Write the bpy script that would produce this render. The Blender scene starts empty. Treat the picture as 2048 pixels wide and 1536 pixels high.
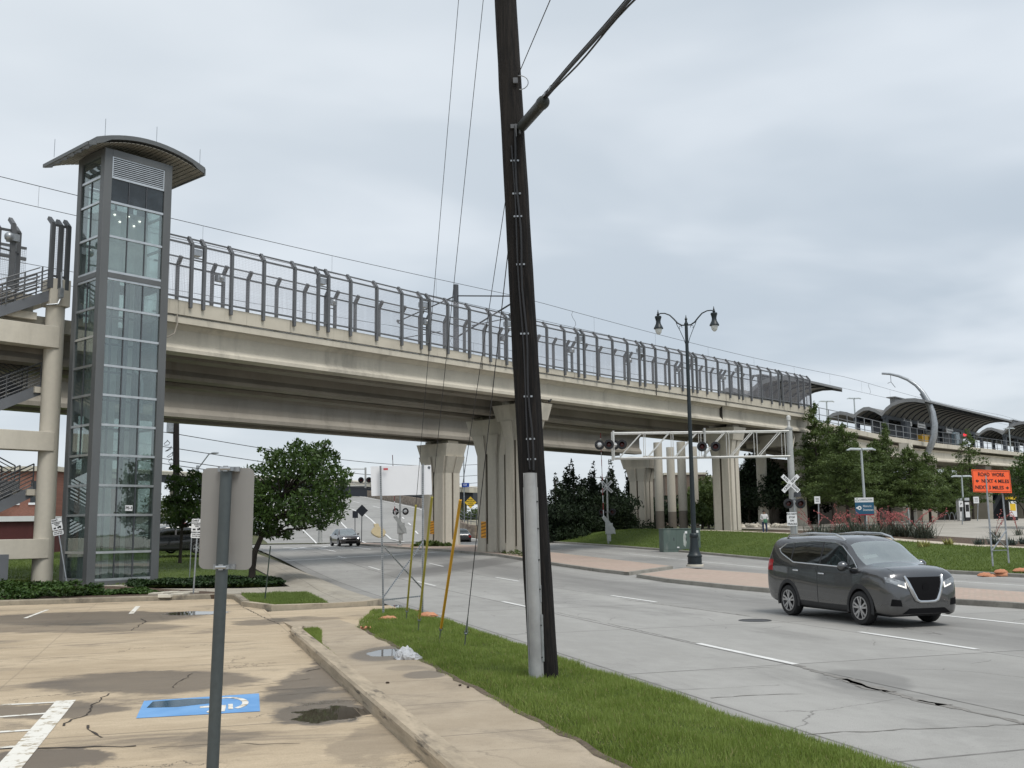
import bpy, bmesh, math, random
import numpy as np
from mathutils import Vector, Matrix
random.seed(7); rng = np.random.default_rng(11)
sc = bpy.context.scene
COL = sc.collection
rad = math.radians
# ------------------------------------------------------------------ camera model
F = 2050.0; H = 2.15
PITCH = math.atan(287 / F); ROLL = -math.atan(.0125)
_f = Vector((0, math.cos(PITCH), math.sin(PITCH))); _r = Vector((1, 0, 0)); _u = _r.cross(_f)
CR = _r * math.cos(ROLL) + _u * math.sin(ROLL); CU = -_r * math.sin(ROLL) + _u * math.cos(ROLL)
CAM = Vector((0, 0, H))
def ray(x, y): return _f + CR * ((x - 1024) / F) - CU * ((y - 768) / F)
def gp(x, y, z=0.0):
    d = ray(x, y); return CAM + d * ((z - H) / d.z)
def at(x, y, Y):
    d = ray(x, y); return CAM + d * (Y / d.y)
# frames: road (t across, s along), bridge (w along, n across)
FR = Matrix.Rotation(rad(18), 4, 'Z'); FB = Matrix.Rotation(rad(49), 4, 'Z'); I4 = Matrix.Identity(4)
def R(t, s, z=0.0): return FR @ Vector((t, s, z))
def B(w, n, z=0.0): return FB @ Vector((w, n, z))
def inR(p): return FR.inverted() @ Vector(p)
def inB(p): return FB.inverted() @ Vector(p)
def onn(x, y, n):
    d = ray(x, y); nv = FB @ Vector((0, 1, 0)); return CAM + d * (n / d.dot(nv))
_zs = [-200, 36, 44, 52, 60, 70, 80, 90, 100, 130, 2000]; _zz = [0, 0, .06, .22, .42, .6, .74, .84, .9, .95, .95]
def zr(s): return float(np.interp(s, _zs, _zz))
def sstep(a, b, x):
    x = min(1, max(0, (x - a) / (b - a))); return x * x * (3 - 2 * x)
def gz(t, s):
    z = zr(s)
    if t > 31: z += .13 + 1.0 * sstep(31.2, 37.5, t) * (0.72 + .28 * sstep(38, 55, s)) + .55 * sstep(40, 75, t) - .5 * sstep(78, 98, s) * sstep(31, 38, t)
    if t < 5.6: z = z * 1.0
    return z
# ------------------------------------------------------------------ mesh builder
class MB:
    def __init__(s): s.v = []; s.f = []; s.m = []; s.k = 0; s.sm = []; s.smooth = False
    def add(s, vs, fs):
        o = len(s.v); s.v += [tuple(x) for x in vs]
        for f in fs: s.f.append([i + o for i in f]); s.m.append(s.k); s.sm.append(s.smooth)
        return s
    def box(s, x0, x1, y0, y1, z0, z1, M=None):
        p = [Vector((x, y, z)) for z in (z0, z1) for y in (y0, y1) for x in (x0, x1)]
        if M is not None: p = [M @ q for q in p]
        return s.add(p, [(0, 2, 3, 1), (4, 5, 7, 6), (0, 1, 5, 4), (1, 3, 7, 5), (3, 2, 6, 7), (2, 0, 4, 6)])
    def bar(s, a, b, wx, wy, up=(0, 0, 1)):
        a = Vector(a); b = Vector(b); d = (b - a).normalized(); up = Vector(up)
        if abs(d.dot(up)) > .98: up = Vector((1, 0, 0))
        x = d.cross(up).normalized(); y = x.cross(d).normalized()
        p = [q + x * (i * wx / 2) + y * (j * wy / 2) for q in (a, b) for i, j in ((-1, -1), (1, -1), (1, 1), (-1, 1))]
        return s.add(p, [(0, 1, 2, 3), (7, 6, 5, 4), (0, 4, 5, 1), (1, 5, 6, 2), (2, 6, 7, 3), (3, 7, 4, 0)])
    def tube(s, pts, r, n=8, cap=True):
        pts = [Vector(p) for p in pts]; L = len(pts)
        rs = [r] * L if isinstance(r, (int, float)) else list(r)
        vs = []; ref = None
        for i, p in enumerate(pts):
            d = (pts[min(i + 1, L - 1)] - pts[max(i - 1, 0)]).normalized()
            if ref is None:
                ref = Vector((0, 0, 1)) if abs(d.z) < .9 else Vector((1, 0, 0))
            x = d.cross(ref).normalized(); y = x.cross(d).normalized(); ref = y
            for k in range(n):
                a = 2 * math.pi * k / n; vs.append(p + (x * math.cos(a) + y * math.sin(a)) * rs[i])
        fs = [(i * n + k, i * n + (k + 1) % n, (i + 1) * n + (k + 1) % n, (i + 1) * n + k) for i in range(L - 1) for k in range(n)]
        if cap: fs += [tuple(reversed(range(n))), tuple(range((L - 1) * n, L * n))]
        sm = s.smooth; s.smooth = n > 5; s.add(vs, fs); s.smooth = sm; return s
    def lathe(s, prof, c=(0, 0, 0), n=20, M=None, sx=1, sy=1):
        c = Vector(c); vs = []
        for r_, z in prof:
            for k in range(n):
                a = 2 * math.pi * k / n; q = Vector((r_ * math.cos(a) * sx, r_ * math.sin(a) * sy, z))
                vs.append((M @ q if M is not None else q) + c)
        L = len(prof)
        fs = [(i * n + k, i * n + (k + 1) % n, (i + 1) * n + (k + 1) % n, (i + 1) * n + k) for i in range(L - 1) for k in range(n)]
        fs += [tuple(reversed(range(n))), tuple(range((L - 1) * n, L * n))]
        sm = s.smooth; s.smooth = True; s.add(vs, fs); s.smooth = sm; return s
    def sweep(s, prof, path, caps=True):
        """prof: closed list of (a,b); path: list of functions (a,b)->point"""
        n = len(prof); vs = []
        for fn in path: vs += [fn(a, b) for a, b in prof]
        L = len(path)
        fs = [(i * n + k, i * n + (k + 1) % n, (i + 1) * n + (k + 1) % n, (i + 1) * n + k) for i in range(L - 1) for k in range(n)]
        if caps: fs += [tuple(reversed(range(n))), tuple(range((L - 1) * n, L * n))]
        return s.add(vs, fs)
    def poly(s, pts, h=None, d=None):
        """flat polygon, or prism along vector d"""
        pts = [Vector(p) for p in pts]; n = len(pts)
        if d is None: return s.add(pts, [tuple(range(n))])
        d = Vector(d)
        return s.add(pts + [p + d for p in pts], [tuple(reversed(range(n))), tuple(range(n, 2 * n))] + [(k, (k + 1) % n, n + (k + 1) % n, n + k) for k in range(n)])
    def sphere(s, c, r, n=12, m=8, M=None):
        rx, ry, rz = (r, r, r) if isinstance(r, (int, float)) else r
        prof = [(max(1e-4, math.sin(math.pi * i / m)), -math.cos(math.pi * i / m)) for i in range(m + 1)]
        S = Matrix.Diagonal((rx, ry, rz, 1)); S = (M @ S) if M is not None else S
        return s.lathe(prof, c, n, S)
WM = {}
def wm(o): return WM.get(o.name, I4)
def link(o, parent=None, M=None):
    COL.objects.link(o)
    if parent is not None:
        o.parent = parent; WM[o.name] = wm(parent).copy()
    else: WM[o.name] = M.copy() if M is not None else I4.copy()
    return o
def mesh_of(name, mb, mats, Minv=None, fr=None):
    me = bpy.data.meshes.new(name)
    v = np.array([tuple(x) for x in mb.v], dtype=float).reshape(-1, 3)
    M = I4
    if fr is not None: M = fr
    if Minv is not None: M = Minv @ M
    Mn = np.array(M); v = v @ Mn[:3, :3].T + Mn[:3, 3]
    me.from_pydata(v.tolist(), [], mb.f)
    mats = mats if isinstance(mats, (list, tuple)) else [mats]
    for m in mats: me.materials.append(m)
    if len(mats) > 1: me.polygons.foreach_set('material_index', mb.m)
    if any(mb.sm):
        me.polygons.foreach_set('use_smooth', [True] * len(mb.f) if all(mb.sm) else mb.sm)
        try: me.set_sharp_from_angle(angle=rad(38))
        except Exception: pass
    me.update(); return me
ONE = {'lettering', 'foliage', 'wire_screen', 'emblem', 'interior', 'screen', 'crown', 'railing', 'lens', 'stair_flight', 'shaft_panel', 'sticker', 'drop_wire'}
def pieces(mb):
    """split a builder into pieces that stand well apart"""
    n = len(mb.v); par = list(range(n))
    def find(a):
        while par[a] != a: par[a] = par[par[a]]; a = par[a]
        return a
    for f in mb.f:
        r0 = find(f[0])
        for i in f[1:]: par[find(i)] = r0
    roots = {}; 
    for i in range(n): roots.setdefault(find(i), []).append(i)
    isl = list(roots.values()); k = len(isl)
    if k < 2 or k > 260: return None
    V = np.array([tuple(x) for x in mb.v]); lo = np.array([V[i].min(0) for i in isl]); hi = np.array([V[i].max(0) for i in isl]); sz = (hi - lo).max(1)
    gap = np.maximum(0, np.maximum(lo[:, None] - hi[None], lo[None] - hi[:, None])); near = np.sqrt((gap ** 2).sum(2)) <= np.maximum(.02, .45 * np.maximum(sz[:, None], sz[None]))
    grp = list(range(k))
    def fg(a):
        while grp[a] != a: a = grp[a]
        return a
    for a in range(k):
        for b in range(a + 1, k):
            if near[a, b]: grp[fg(b)] = fg(a)
    gs = {}
    for a in range(k): gs.setdefault(fg(a), []).extend(isl[a])
    if len(gs) < 2: return None
    where = {}; out = []
    for g, idx in gs.items():
        m = MB(); idx = sorted(idx); mp = {o: i for i, o in enumerate(idx)}; m.v = [mb.v[i] for i in idx]; out.append((m, mp))
        for i in idx: where[i] = len(out) - 1
    for f, mi, sm in zip(mb.f, mb.m, mb.sm): m, mp = out[where[f[0]]]; m.f.append([mp[i] for i in f]); m.m.append(mi); m.sm.append(sm)
    return [m for m, _ in out]
def part(name, mb, mats, parent, fr=None, label=None, local=False, kind=None, bevel=0):
    """a mesh under parent; verts in world (or frame fr) unless local; pieces standing apart become parts of their own"""
    if name not in ONE and kind is None and len(mb.v) < 6000:
        ps = pieces(mb)
        if ps: return [part1(name, m, mats, parent, fr, label, local, kind, bevel) for m in ps][0]
    return part1(name, mb, mats, parent, fr, label, local, kind, bevel)
def part1(name, mb, mats, parent, fr=None, label=None, local=False, kind=None, bevel=0):
    me = mesh_of(name, mb, mats, None if local else wm(parent).inverted(), fr)
    o = bpy.data.objects.new(name, me); link(o, parent)
    if label: o['label'] = label
    if kind: o['kind'] = kind
    if bevel: bev(o, bevel)
    return o
def bev(o, w, seg=2):
    m = o.modifiers.new('bevel', 'BEVEL'); m.width = w; m.segments = seg; m.limit_method = 'ANGLE'; m.angle_limit = rad(40)
def tag(o, label=None, cat=None, group=None, kind=None):
    if label: o['label'] = label
    if cat: o['category'] = cat
    if group: o['group'] = group
    if kind: o['kind'] = kind
    return o
def thing(name, label, cat, loc=(0, 0, 0), rotz=0.0, group=None):
    o = bpy.data.objects.new(name, None); o.empty_display_size = .2
    o.location = loc; o.rotation_euler = (0, 0, rotz)
    link(o, None, Matrix.Translation(Vector(loc)) @ Matrix.Rotation(rotz, 4, 'Z'))
    return tag(o, label, cat, group)
def solo(name, mb, mats, label, cat, loc=(0, 0, 0), rotz=0.0, fr=None, group=None, local=False, kind=None, bevel=0):
    M = Matrix.Translation(Vector(loc)) @ Matrix.Rotation(rotz, 4, 'Z')
    me = mesh_of(name, mb, mats, None if local else M.inverted(), fr)
    o = bpy.data.objects.new(name, me); o.location = loc; o.rotation_euler = (0, 0, rotz); link(o, None, M)
    if bevel: bev(o, bevel)
    return tag(o, label, cat, group, kind)
def struct(name, mb, mats, label=None, rot=None):
    """setting sheet: verts in frame FR, object rotated so that local x,y = t,s"""
    me = mesh_of(name, mb, mats)
    o = bpy.data.objects.new(name, me); rz = rad(18) if rot is None else rot; o.rotation_euler = (0, 0, rz)
    link(o, None, Matrix.Rotation(rz, 4, 'Z')); o['kind'] = 'structure'
    if label: o['label'] = label
    return o
def copy_tree(o, loc=None, rotz=None, label=None, parent=None, scale=None):
    c = o.copy(); COL.objects.link(c); WM[c.name] = wm(o).copy()
    if parent is not None: c.parent = parent
    else:
        if loc is not None: c.location = loc
        if rotz is not None: c.rotation_euler = (0, 0, rotz)
        if scale is not None: c.scale = (scale, scale, scale)
        if label: c['label'] = label
    for ch in list(o.children): copy_tree(ch, parent=c)
    return c
# ------------------------------------------------------------------ fast card clouds (numpy)
def cards(name, P, X, Y, mat, parent=None, M=None, extra=None, shape='leaf', mats=None, midx=None):
    """quads (or rhombic leaves) centred at P spanned by half vectors X (width) and Y (length); P in parent-local coords"""
    n = len(P)
    if shape == 'leaf': V = np.stack([P - Y, P + X, P + Y, P - X], 1)
    elif shape == 'blade': V = np.stack([P - X, P + X, P + X * .12 + Y * 2, P - X * .12 + Y * 2], 1)
    else: V = np.stack([P - X - Y, P + X - Y, P + X + Y, P - X + Y], 1)
    me = bpy.data.meshes.new(name); me.vertices.add(4 * n); me.vertices.foreach_set('co', V.reshape(-1).astype(np.float32))
    me.loops.add(4 * n); me.loops.foreach_set('vertex_index', np.arange(4 * n, dtype=np.int32))
    me.polygons.add(n); me.polygons.foreach_set('loop_start', np.arange(0, 4 * n, 4, dtype=np.int32)); me.polygons.foreach_set('loop_total', np.full(n, 4, dtype=np.int32))
    for m in (mats or [mat]): me.materials.append(m)
    if midx is not None: me.polygons.foreach_set('material_index', midx.astype(np.int32))
    me.update(calc_edges=True); me.validate()
    o = bpy.data.objects.new(name, me); link(o, parent, M); return o
def unit(n):
    a = rng.normal(size=(n, 3)); return a / np.linalg.norm(a, axis=1)[:, None]
def crown_leaves(cl, per, size, asp=.5, droop=0.0, shell=.75):
    """cl: list of (x,y,z,rx,ry,rz); returns P,X,Y"""
    Ps = []; 
    for (x, y, z, rx, ry, rz) in cl:
        m = max(8, int(per * (rx * ry * rz) ** (2 / 3)))
        d = unit(m); r_ = (shell + (1 - shell) * rng.random(m)) * (.55 + .45 * rng.random(m) ** .5)
        Ps.append(np.array([x, y, z]) + d * r_[:, None] * np.array([rx, ry, rz]) + rng.normal(size=(m, 3)) * .08 * rx)
    P = np.concatenate(Ps); n = len(P)
    Yv = unit(n); Yv[:, 2] -= droop; Yv /= np.linalg.norm(Yv, axis=1)[:, None]
    Z = unit(n); Xv = np.cross(Yv, Z); Xv /= np.linalg.norm(Xv, axis=1)[:, None] + 1e-6
    s_ = size * (.6 + .8 * rng.random(n))[:, None]
    return P, Xv * s_ * asp, Yv * s_
# ------------------------------------------------------------------ materials
def nodes(m):
    m.use_nodes = True; nt = m.node_tree; nt.nodes.clear(); return nt
class NT:
    def __init__(s, nt): s.nt = nt
    def n(s, typ, **kw):
        nd = s.nt.nodes.new(typ)
        for k, v in kw.items():
            if k.startswith('i_'):
                key = k[2:]; key = int(key) if key.isdigit() else key.replace('_', ' ')
                s.set(nd.inputs[key], v)
            else: setattr(nd, k, v)
        return nd
    def set(s, inp, v):
        if hasattr(v, 'is_output') or isinstance(v, bpy.types.NodeSocket): s.nt.links.new(v, inp)
        else: inp.default_value = v
    def math(s, op, a, b=0.0, c=None):
        nd = s.nt.nodes.new('ShaderNodeMath'); nd.operation = op; s.set(nd.inputs[0], a); s.set(nd.inputs[1], b)
        if c is not None: s.set(nd.inputs[2], c)
        return nd.outputs[0]
    def mix(s, f, a, b, mode='MIX'):
        nd = s.nt.nodes.new('ShaderNodeMix'); nd.data_type = 'RGBA'; nd.blend_type = mode
        s.set(nd.inputs[0], f); s.set(nd.inputs[6], a if hasattr(a, 'node') else (*a, 1) if len(a) == 3 else a); s.set(nd.inputs[7], b if hasattr(b, 'node') else (*b, 1) if len(b) == 3 else b)
        return nd.outputs[2]
    def ramp(s, f, p0, p1, v0=0.0, v1=1.0):
        nd = s.nt.nodes.new('ShaderNodeMapRange'); nd.interpolation_type = 'SMOOTHSTEP'
        s.set(nd.inputs[0], f); nd.inputs[1].default_value = p0; nd.inputs[2].default_value = p1; nd.inputs[3].default_value = v0; nd.inputs[4].default_value = v1
        return nd.outputs[0]
    def noise(s, vec, scale, detail=4, rough=.55, dist=0.0):
        nd = s.n('ShaderNodeTexNoise'); s.set(nd.inputs['Vector'], vec); nd.inputs['Scale'].default_value = scale; nd.inputs['Detail'].default_value = detail; nd.inputs['Roughness'].default_value = rough; nd.inputs['Distortion'].default_value = dist
        return nd.outputs[0]
    def scale(s, vec, sc_, rot=(0, 0, 0), loc=(0, 0, 0)):
        nd = s.n('ShaderNodeMapping'); s.set(nd.inputs[0], vec); nd.inputs['Scale'].default_value = sc_; nd.inputs['Rotation'].default_value = rot; nd.inputs['Location'].default_value = loc
        return nd.outputs[0]
    def coord(s): return s.n('ShaderNodeTexCoord').outputs['Object']
    def bsdf(s, col, rough=.6, metal=0.0, height=None, bstr=.2, bdist=.02, spec=.5, **kw):
        b = s.n('ShaderNodeBsdfPrincipled'); s.set(b.inputs['Base Color'], col if hasattr(col, 'node') else (*col, 1)); s.set(b.inputs['Roughness'], rough); s.set(b.inputs['Metallic'], metal); b.inputs['Specular IOR Level'].default_value = spec
        for k, v in kw.items(): s.set(b.inputs[k.replace('_', ' ')], v)
        if height is not None:
            bp = s.n('ShaderNodeBump'); bp.inputs['Strength'].default_value = bstr; bp.inputs['Distance'].default_value = bdist; s.set(bp.inputs['Height'], height); s.nt.links.new(bp.outputs[0], b.inputs['Normal'])
        return b
    def out(s, sh):
        o = s.n('ShaderNodeOutputMaterial'); s.nt.links.new(sh.outputs[0] if hasattr(sh, 'outputs') else sh, o.inputs[0]); return o
def mat(name, col, rough=.6, metal=0.0, var=.18, scale=2.0, bump=.15, bscale=30.0, dirt=None, dirtamt=.5, dscale=.8, stretch=(1, 1, 1), spec=.5, bdist=.01, **kw):
    m = bpy.data.materials.new(name); t = NT(nodes(m)); c = t.coord(); cs = t.scale(c, stretch)
    a = t.noise(cs, scale, 6, .6); b2 = t.noise(c, scale * 9, 3)
    f = t.math('ADD', t.math('MULTIPLY', a, .75), t.math('MULTIPLY', b2, .25))
    f = t.ramp(f, .3, .7)
    lo = tuple(x * (1 - var) for x in col); hi = tuple(min(1, x * (1 + var)) for x in col)
    k = t.mix(f, lo, hi)
    if dirt is not None:
        d = t.ramp(t.noise(t.scale(c, stretch, loc=(3.1, 7.7, 1.3)), dscale, 8, .65), .52, .72, 0, dirtamt)
        k = t.mix(d, k, dirt)
    h = t.noise(c, bscale, 4)
    r_ = t.ramp(b2, .2, .8, max(0, rough - .08), min(1, rough + .08))
    t.out(t.bsdf(k, r_, metal, h if bump else None, bump, bdist, spec, **kw)); return m
def flat(name, col, rough=.5, metal=0.0, spec=.5, **kw):
    m = bpy.data.materials.new(name); t = NT(nodes(m)); t.out(t.bsdf(col, rough, metal, None, spec=spec, **kw)); return m
def emit(name, col, st):
    m = bpy.data.materials.new(name); t = NT(nodes(m)); e = t.n('ShaderNodeEmission'); e.inputs[0].default_value = (*col, 1); e.inputs[1].default_value = st; t.out(e); return m
def glass(name, tint, refl=.06, rough=.02, dens=.0, body=(.02, .03, .03)):
    """thin pane: tinted transparency + fresnel reflection + a diffuse body (a little dirt, painted sheen on the windscreen)"""
    m = bpy.data.materials.new(name); t = NT(nodes(m)); c = t.coord()
    tr = t.n('ShaderNodeBsdfTransparent'); tr.inputs[0].default_value = (*tint, 1)
    gl = t.n('ShaderNodeBsdfGlossy'); gl.inputs['Roughness'].default_value = rough; gl.inputs[0].default_value = (.9, .95, .95, 1)
    geo = t.n('ShaderNodeNewGeometry'); dp = t.n('ShaderNodeVectorMath', operation='DOT_PRODUCT'); t.nt.links.new(geo.outputs['Normal'], dp.inputs[0]); t.nt.links.new(geo.outputs['Incoming'], dp.inputs[1])
    f5 = t.math('POWER', t.math('SUBTRACT', 1.0, t.math('ABSOLUTE', dp.outputs['Value'])), 5.0)
    bp = t.n('ShaderNodeBump'); bp.inputs['Strength'].default_value = .03; bp.inputs['Distance'].default_value = .05; t.set(bp.inputs['Height'], t.noise(c, .9, 2)); t.nt.links.new(bp.outputs[0], gl.inputs['Normal'])
    f = t.math('ADD', t.math('MULTIPLY', f5, .9), .045 + refl)
    df = t.n('ShaderNodeBsdfDiffuse'); df.inputs[0].default_value = (*body, 1)
    m0 = t.n('ShaderNodeMixShader'); d = t.ramp(t.noise(c, 1.3, 6), .35, .75, dens * .5, dens * 1.5) if dens else 0.0
    t.set(m0.inputs[0], d); t.nt.links.new(tr.outputs[0], m0.inputs[1]); t.nt.links.new(df.outputs[0], m0.inputs[2])
    m1 = t.n('ShaderNodeMixShader'); t.set(m1.inputs[0], f); t.nt.links.new(m0.outputs[0], m1.inputs[1]); t.nt.links.new(gl.outputs[0], m1.inputs[2])
    t.out(m1); return m
def leafmat(name, c1, c2, rough=.55, trans=.25, scale=.9):
    m = bpy.data.materials.new(name); t = NT(nodes(m)); c = t.coord()
    g = t.n('ShaderNodeNewGeometry').outputs['Random Per Island']
    f = t.math('ADD', t.math('MULTIPLY', g, .55), t.math('MULTIPLY', t.ramp(t.noise(c, scale, 3), .35, .65), .45))
    k = t.mix(f, c1, c2)
    b = t.bsdf(k, rough, spec=.3); tl = t.n('ShaderNodeBsdfTranslucent'); t.set(tl.inputs[0], t.mix(.5, k, (c2[0] * 1.3, c2[1] * 1.3, c2[2] * .7)))
    mx = t.n('ShaderNodeMixShader'); mx.inputs[0].default_value = trans; t.nt.links.new(b.outputs[0], mx.inputs[1]); t.nt.links.new(tl.outputs[0], mx.inputs[2]); t.out(mx); return m
# ------------------------------------------------------------------ lettering
def text_mb(txt, size, M, mb=None, align='CENTER', ext=.002, bold=0.0, sx=1.0, fit=None):
    """text laid in M's xy plane, returned as faces in an MB"""
    cu = bpy.data.curves.new('txt', 'FONT'); cu.body = txt; cu.size = size; cu.align_x = align; cu.align_y = 'CENTER'; cu.extrude = ext; cu.offset = bold; cu.resolution_u = 3
    ob = bpy.data.objects.new('txt', cu); COL.objects.link(ob)
    dg = bpy.context.evaluated_depsgraph_get(); me = bpy.data.meshes.new_from_object(ob.evaluated_get(dg))
    if fit:
        xs = [v.co.x for v in me.vertices]; sx = fit / (max(xs) - min(xs))
    mb = mb or MB(); S = M @ Matrix.Diagonal((sx, 1, 1, 1))
    mb.add([S @ v.co for v in me.vertices], [tuple(p.vertices) for p in me.polygons])
    bpy.data.objects.remove(ob); bpy.data.curves.remove(cu); bpy.data.meshes.remove(me); return mb
def facing(p, ydir, up=(0, 0, 1)):
    """matrix at p whose z axis points along ydir (the reader's side), y up"""
    z = Vector(ydir).normalized(); u = Vector(up); x = u.cross(z).normalized(); y = z.cross(x)
    return Matrix(((x.x, y.x, z.x, p[0]), (x.y, y.y, z.y, p[1]), (x.z, y.z, z.z, p[2]), (0, 0, 0, 1)))
# shared materials
CONC = mat('precast concrete', (.55, .51, .425), .85, var=.1, scale=.5, bump=.25, bscale=25, dirt=(.2, .185, .155), dirtamt=.55, dscale=.55, stretch=(1, 1, .22))
CONC_C = mat('column concrete', (.6, .56, .475), .82, var=.1, scale=.6, bump=.2, bscale=20, dirt=(.3, .27, .22), dirtamt=.4, dscale=.5, stretch=(1, 1, .3))
CONC_B = mat('pier concrete', (.56, .52, .44), .85, var=.12, scale=.6, bump=.25, bscale=22, dirt=(.24, .215, .17), dirtamt=.6, dscale=.4, stretch=(1.6, 1.6, .18))
STEEL = mat('painted grey steel', (.118, .123, .13), .5, .2, var=.1, scale=1.5, bump=.05)
STEELD = mat('dark grey steel', (.07, .075, .085), .5, .2, var=.12, scale=2, bump=.05)
GALV = mat('galvanised steel', (.36, .38, .4), .42, .7, var=.18, scale=6, bump=.05)
ALU = mat('brushed aluminium', (.55, .57, .58), .35, .8, var=.1, scale=4, bump=.03)
BLACKP = mat('black plastic', (.012, .012, .014), .45, var=.2, scale=5, bump=.03)
WHITEP = mat('white sign sheeting', (.75, .76, .77), .5, var=.04, scale=2, bump=0)
BLACKT = flat('black lettering', (.01, .01, .012), .6)
RUBBER = mat('tyre rubber', (.014, .014, .015), .75, var=.2, scale=8, bump=.1)
WIRE = flat('dark wire', (.03, .03, .032), .6)
# ================================================================== SETTING
def grid(ts, ss, zf):
    mb = MB(); vs = [(t, s, zf(t, s)) for s in ss for t in ts]; n = len(ts)
    mb.smooth = True
    mb.add(vs, [(j * n + i, j * n + i + 1, (j + 1) * n + i + 1, (j + 1) * n + i) for j in range(len(ss) - 1) for i in range(n - 1)]); return mb
def lin(a, b, n): return [a + (b - a) * i / (n - 1) for i in range(n)]
def blob(x0, y0, x1, y1, a=.8, wet=.6, z=0.0, edge=.25):
    """a stain on the ground: centre, radii in (t,s), strength, wetness"""
    c = inR(gp((x0 + x1) / 2, (y0 + y1) / 2, z)); l = inR(gp(x0, (y0 + y1) / 2, z)); r_ = inR(gp(x1, (y0 + y1) / 2, z)); n_ = inR(gp((x0 + x1) / 2, y0, z)); f_ = inR(gp((x0 + x1) / 2, y1, z))
    dx = r_ - l; dy = n_ - f_
    return (c.x, c.y, abs(dx.x) / 2 + .0, abs(dy.y) / 2, a, wet, edge, math.atan2(dx.y, dx.x))
def paving(name, c1, c2, dark, blobs=(), joints=(), cracks=.5, rough=.85, stretch=(1, 1, 1), grain=220, lanes=(), stain=.35, sscale=.35, bump=.35, warp=.35, streak=0.0, slab=0.0):
    m = bpy.data.materials.new(name); t = NT(nodes(m)); c = t.coord()
    big = t.noise(t.scale(c, stretch), sscale, 7, .62); mid = t.noise(t.scale(c, stretch, loc=(5, 9, 0)), 2.3, 6, .65); fine = t.noise(c, grain, 3, .7)
    f = t.ramp(t.math('ADD', t.math('MULTIPLY', big, .6), t.math('MULTIPLY', mid, .4)), .36, .64)
    k = t.mix(f, c1, c2)
    k = t.mix(t.ramp(fine, .4, .68, 0, .5), k, tuple(x * .55 for x in c1))
    sp = t.ramp(t.noise(c, grain * .35, 2), .66, .74, 0, .6); k = t.mix(sp, k, tuple(x * .4 for x in c1))
    d = t.ramp(t.noise(t.scale(c, stretch, loc=(1.7, 4.2, 0)), sscale * 1.7, 9, .7, .6), .5, .68, 0, stain); k = t.mix(d, k, dark)
    if streak:
        sk = t.noise(t.scale(c, (.55, 3.2, 1), loc=(2, 3, 0)), 2.4, 8, .72, .4); k = t.mix(t.ramp(sk, .55, .74, 0, streak), k, tuple(x * .55 for x in c1)); k = t.mix(t.ramp(sk, .45, .28, 0, streak * .7), k, tuple(min(1, x * 1.22) for x in c2))
    if slab:
        sp0 = t.n('ShaderNodeSeparateXYZ'); t.nt.links.new(c, sp0.inputs[0]); cb0 = t.n('ShaderNodeCombineXYZ'); t.set(cb0.inputs[0], t.math('FLOOR', t.math('DIVIDE', t.math('SUBTRACT', sp0.outputs[0], 5.25), 3.87))); t.set(cb0.inputs[1], t.math('FLOOR', t.math('DIVIDE', t.math('SUBTRACT', sp0.outputs[1], 2.1), 6.05)))
        w_ = t.n('ShaderNodeTexWhiteNoise'); t.nt.links.new(cb0.outputs[0], w_.inputs['Vector']); k = t.mix(t.math('MULTIPLY', w_.outputs['Value'], slab), k, tuple(x * .6 for x in c1))
    r_ = rough
    wn = t.n('ShaderNodeTexNoise'); t.set(wn.inputs['Vector'], c); wn.inputs['Scale'].default_value = 1.4; wn.inputs['Detail'].default_value = 6; wn.inputs['Roughness'].default_value = .65
    sub = t.n('ShaderNodeVectorMath', operation='SUBTRACT'); t.nt.links.new(wn.outputs['Color'], sub.inputs[0]); sub.inputs[1].default_value = (.5, .5, .5)
    scl = t.n('ShaderNodeVectorMath', operation='SCALE'); t.nt.links.new(sub.outputs[0], scl.inputs[0]); scl.inputs['Scale'].default_value = warp
    addv = t.n('ShaderNodeVectorMath', operation='ADD'); t.nt.links.new(c, addv.inputs[0]); t.nt.links.new(scl.outputs[0], addv.inputs[1]); cw = addv.outputs[0]
    sep = t.n('ShaderNodeSeparateXYZ'); t.nt.links.new(c, sep.inputs[0]); sx, sy = sep.outputs[0], sep.outputs[1]
    sep2 = t.n('ShaderNodeSeparateXYZ'); t.nt.links.new(cw, sep2.inputs[0]); wx, wy = sep2.outputs[0], sep2.outputs[1]
    for (t0, wd, amt) in lanes:
        g = t.ramp(t.math('ABSOLUTE', t.math('SUBTRACT', wx, t0)), wd * .35, wd, amt, 0); g = t.math('MULTIPLY', g, t.ramp(t.noise(t.scale(c, (1, .12, 1)), 1.2, 5), .25, .7, .45, 1)); k = t.mix(g, k, dark)
    wetall = 0.0
    for (cx, cy, rx, ry, a, wet, edge, ang) in blobs:
        mp = t.n('ShaderNodeMapping', vector_type='TEXTURE'); t.nt.links.new(cw, mp.inputs[0]); mp.inputs['Location'].default_value = (cx, cy, 0); mp.inputs['Rotation'].default_value = (0, 0, ang); mp.inputs['Scale'].default_value = (rx, ry, 1)
        ln = t.n('ShaderNodeVectorMath', operation='LENGTH'); t.nt.links.new(mp.outputs[0], ln.inputs[0])
        g = t.ramp(ln.outputs['Value'], 1 - edge, 1.0, 1, 0)
        k = t.mix(t.math('MULTIPLY', g, a), k, t.mix(.25, dark, k, 'MULTIPLY') if wet < .9 else tuple(x * .45 for x in dark)); r_ = t.math('MULTIPLY_ADD', g, -wet * rough if wet < .9 else -(rough - .02), r_) if wet else r_
        if wet >= .9: wetall = t.math('MAXIMUM', g, wetall)
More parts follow.
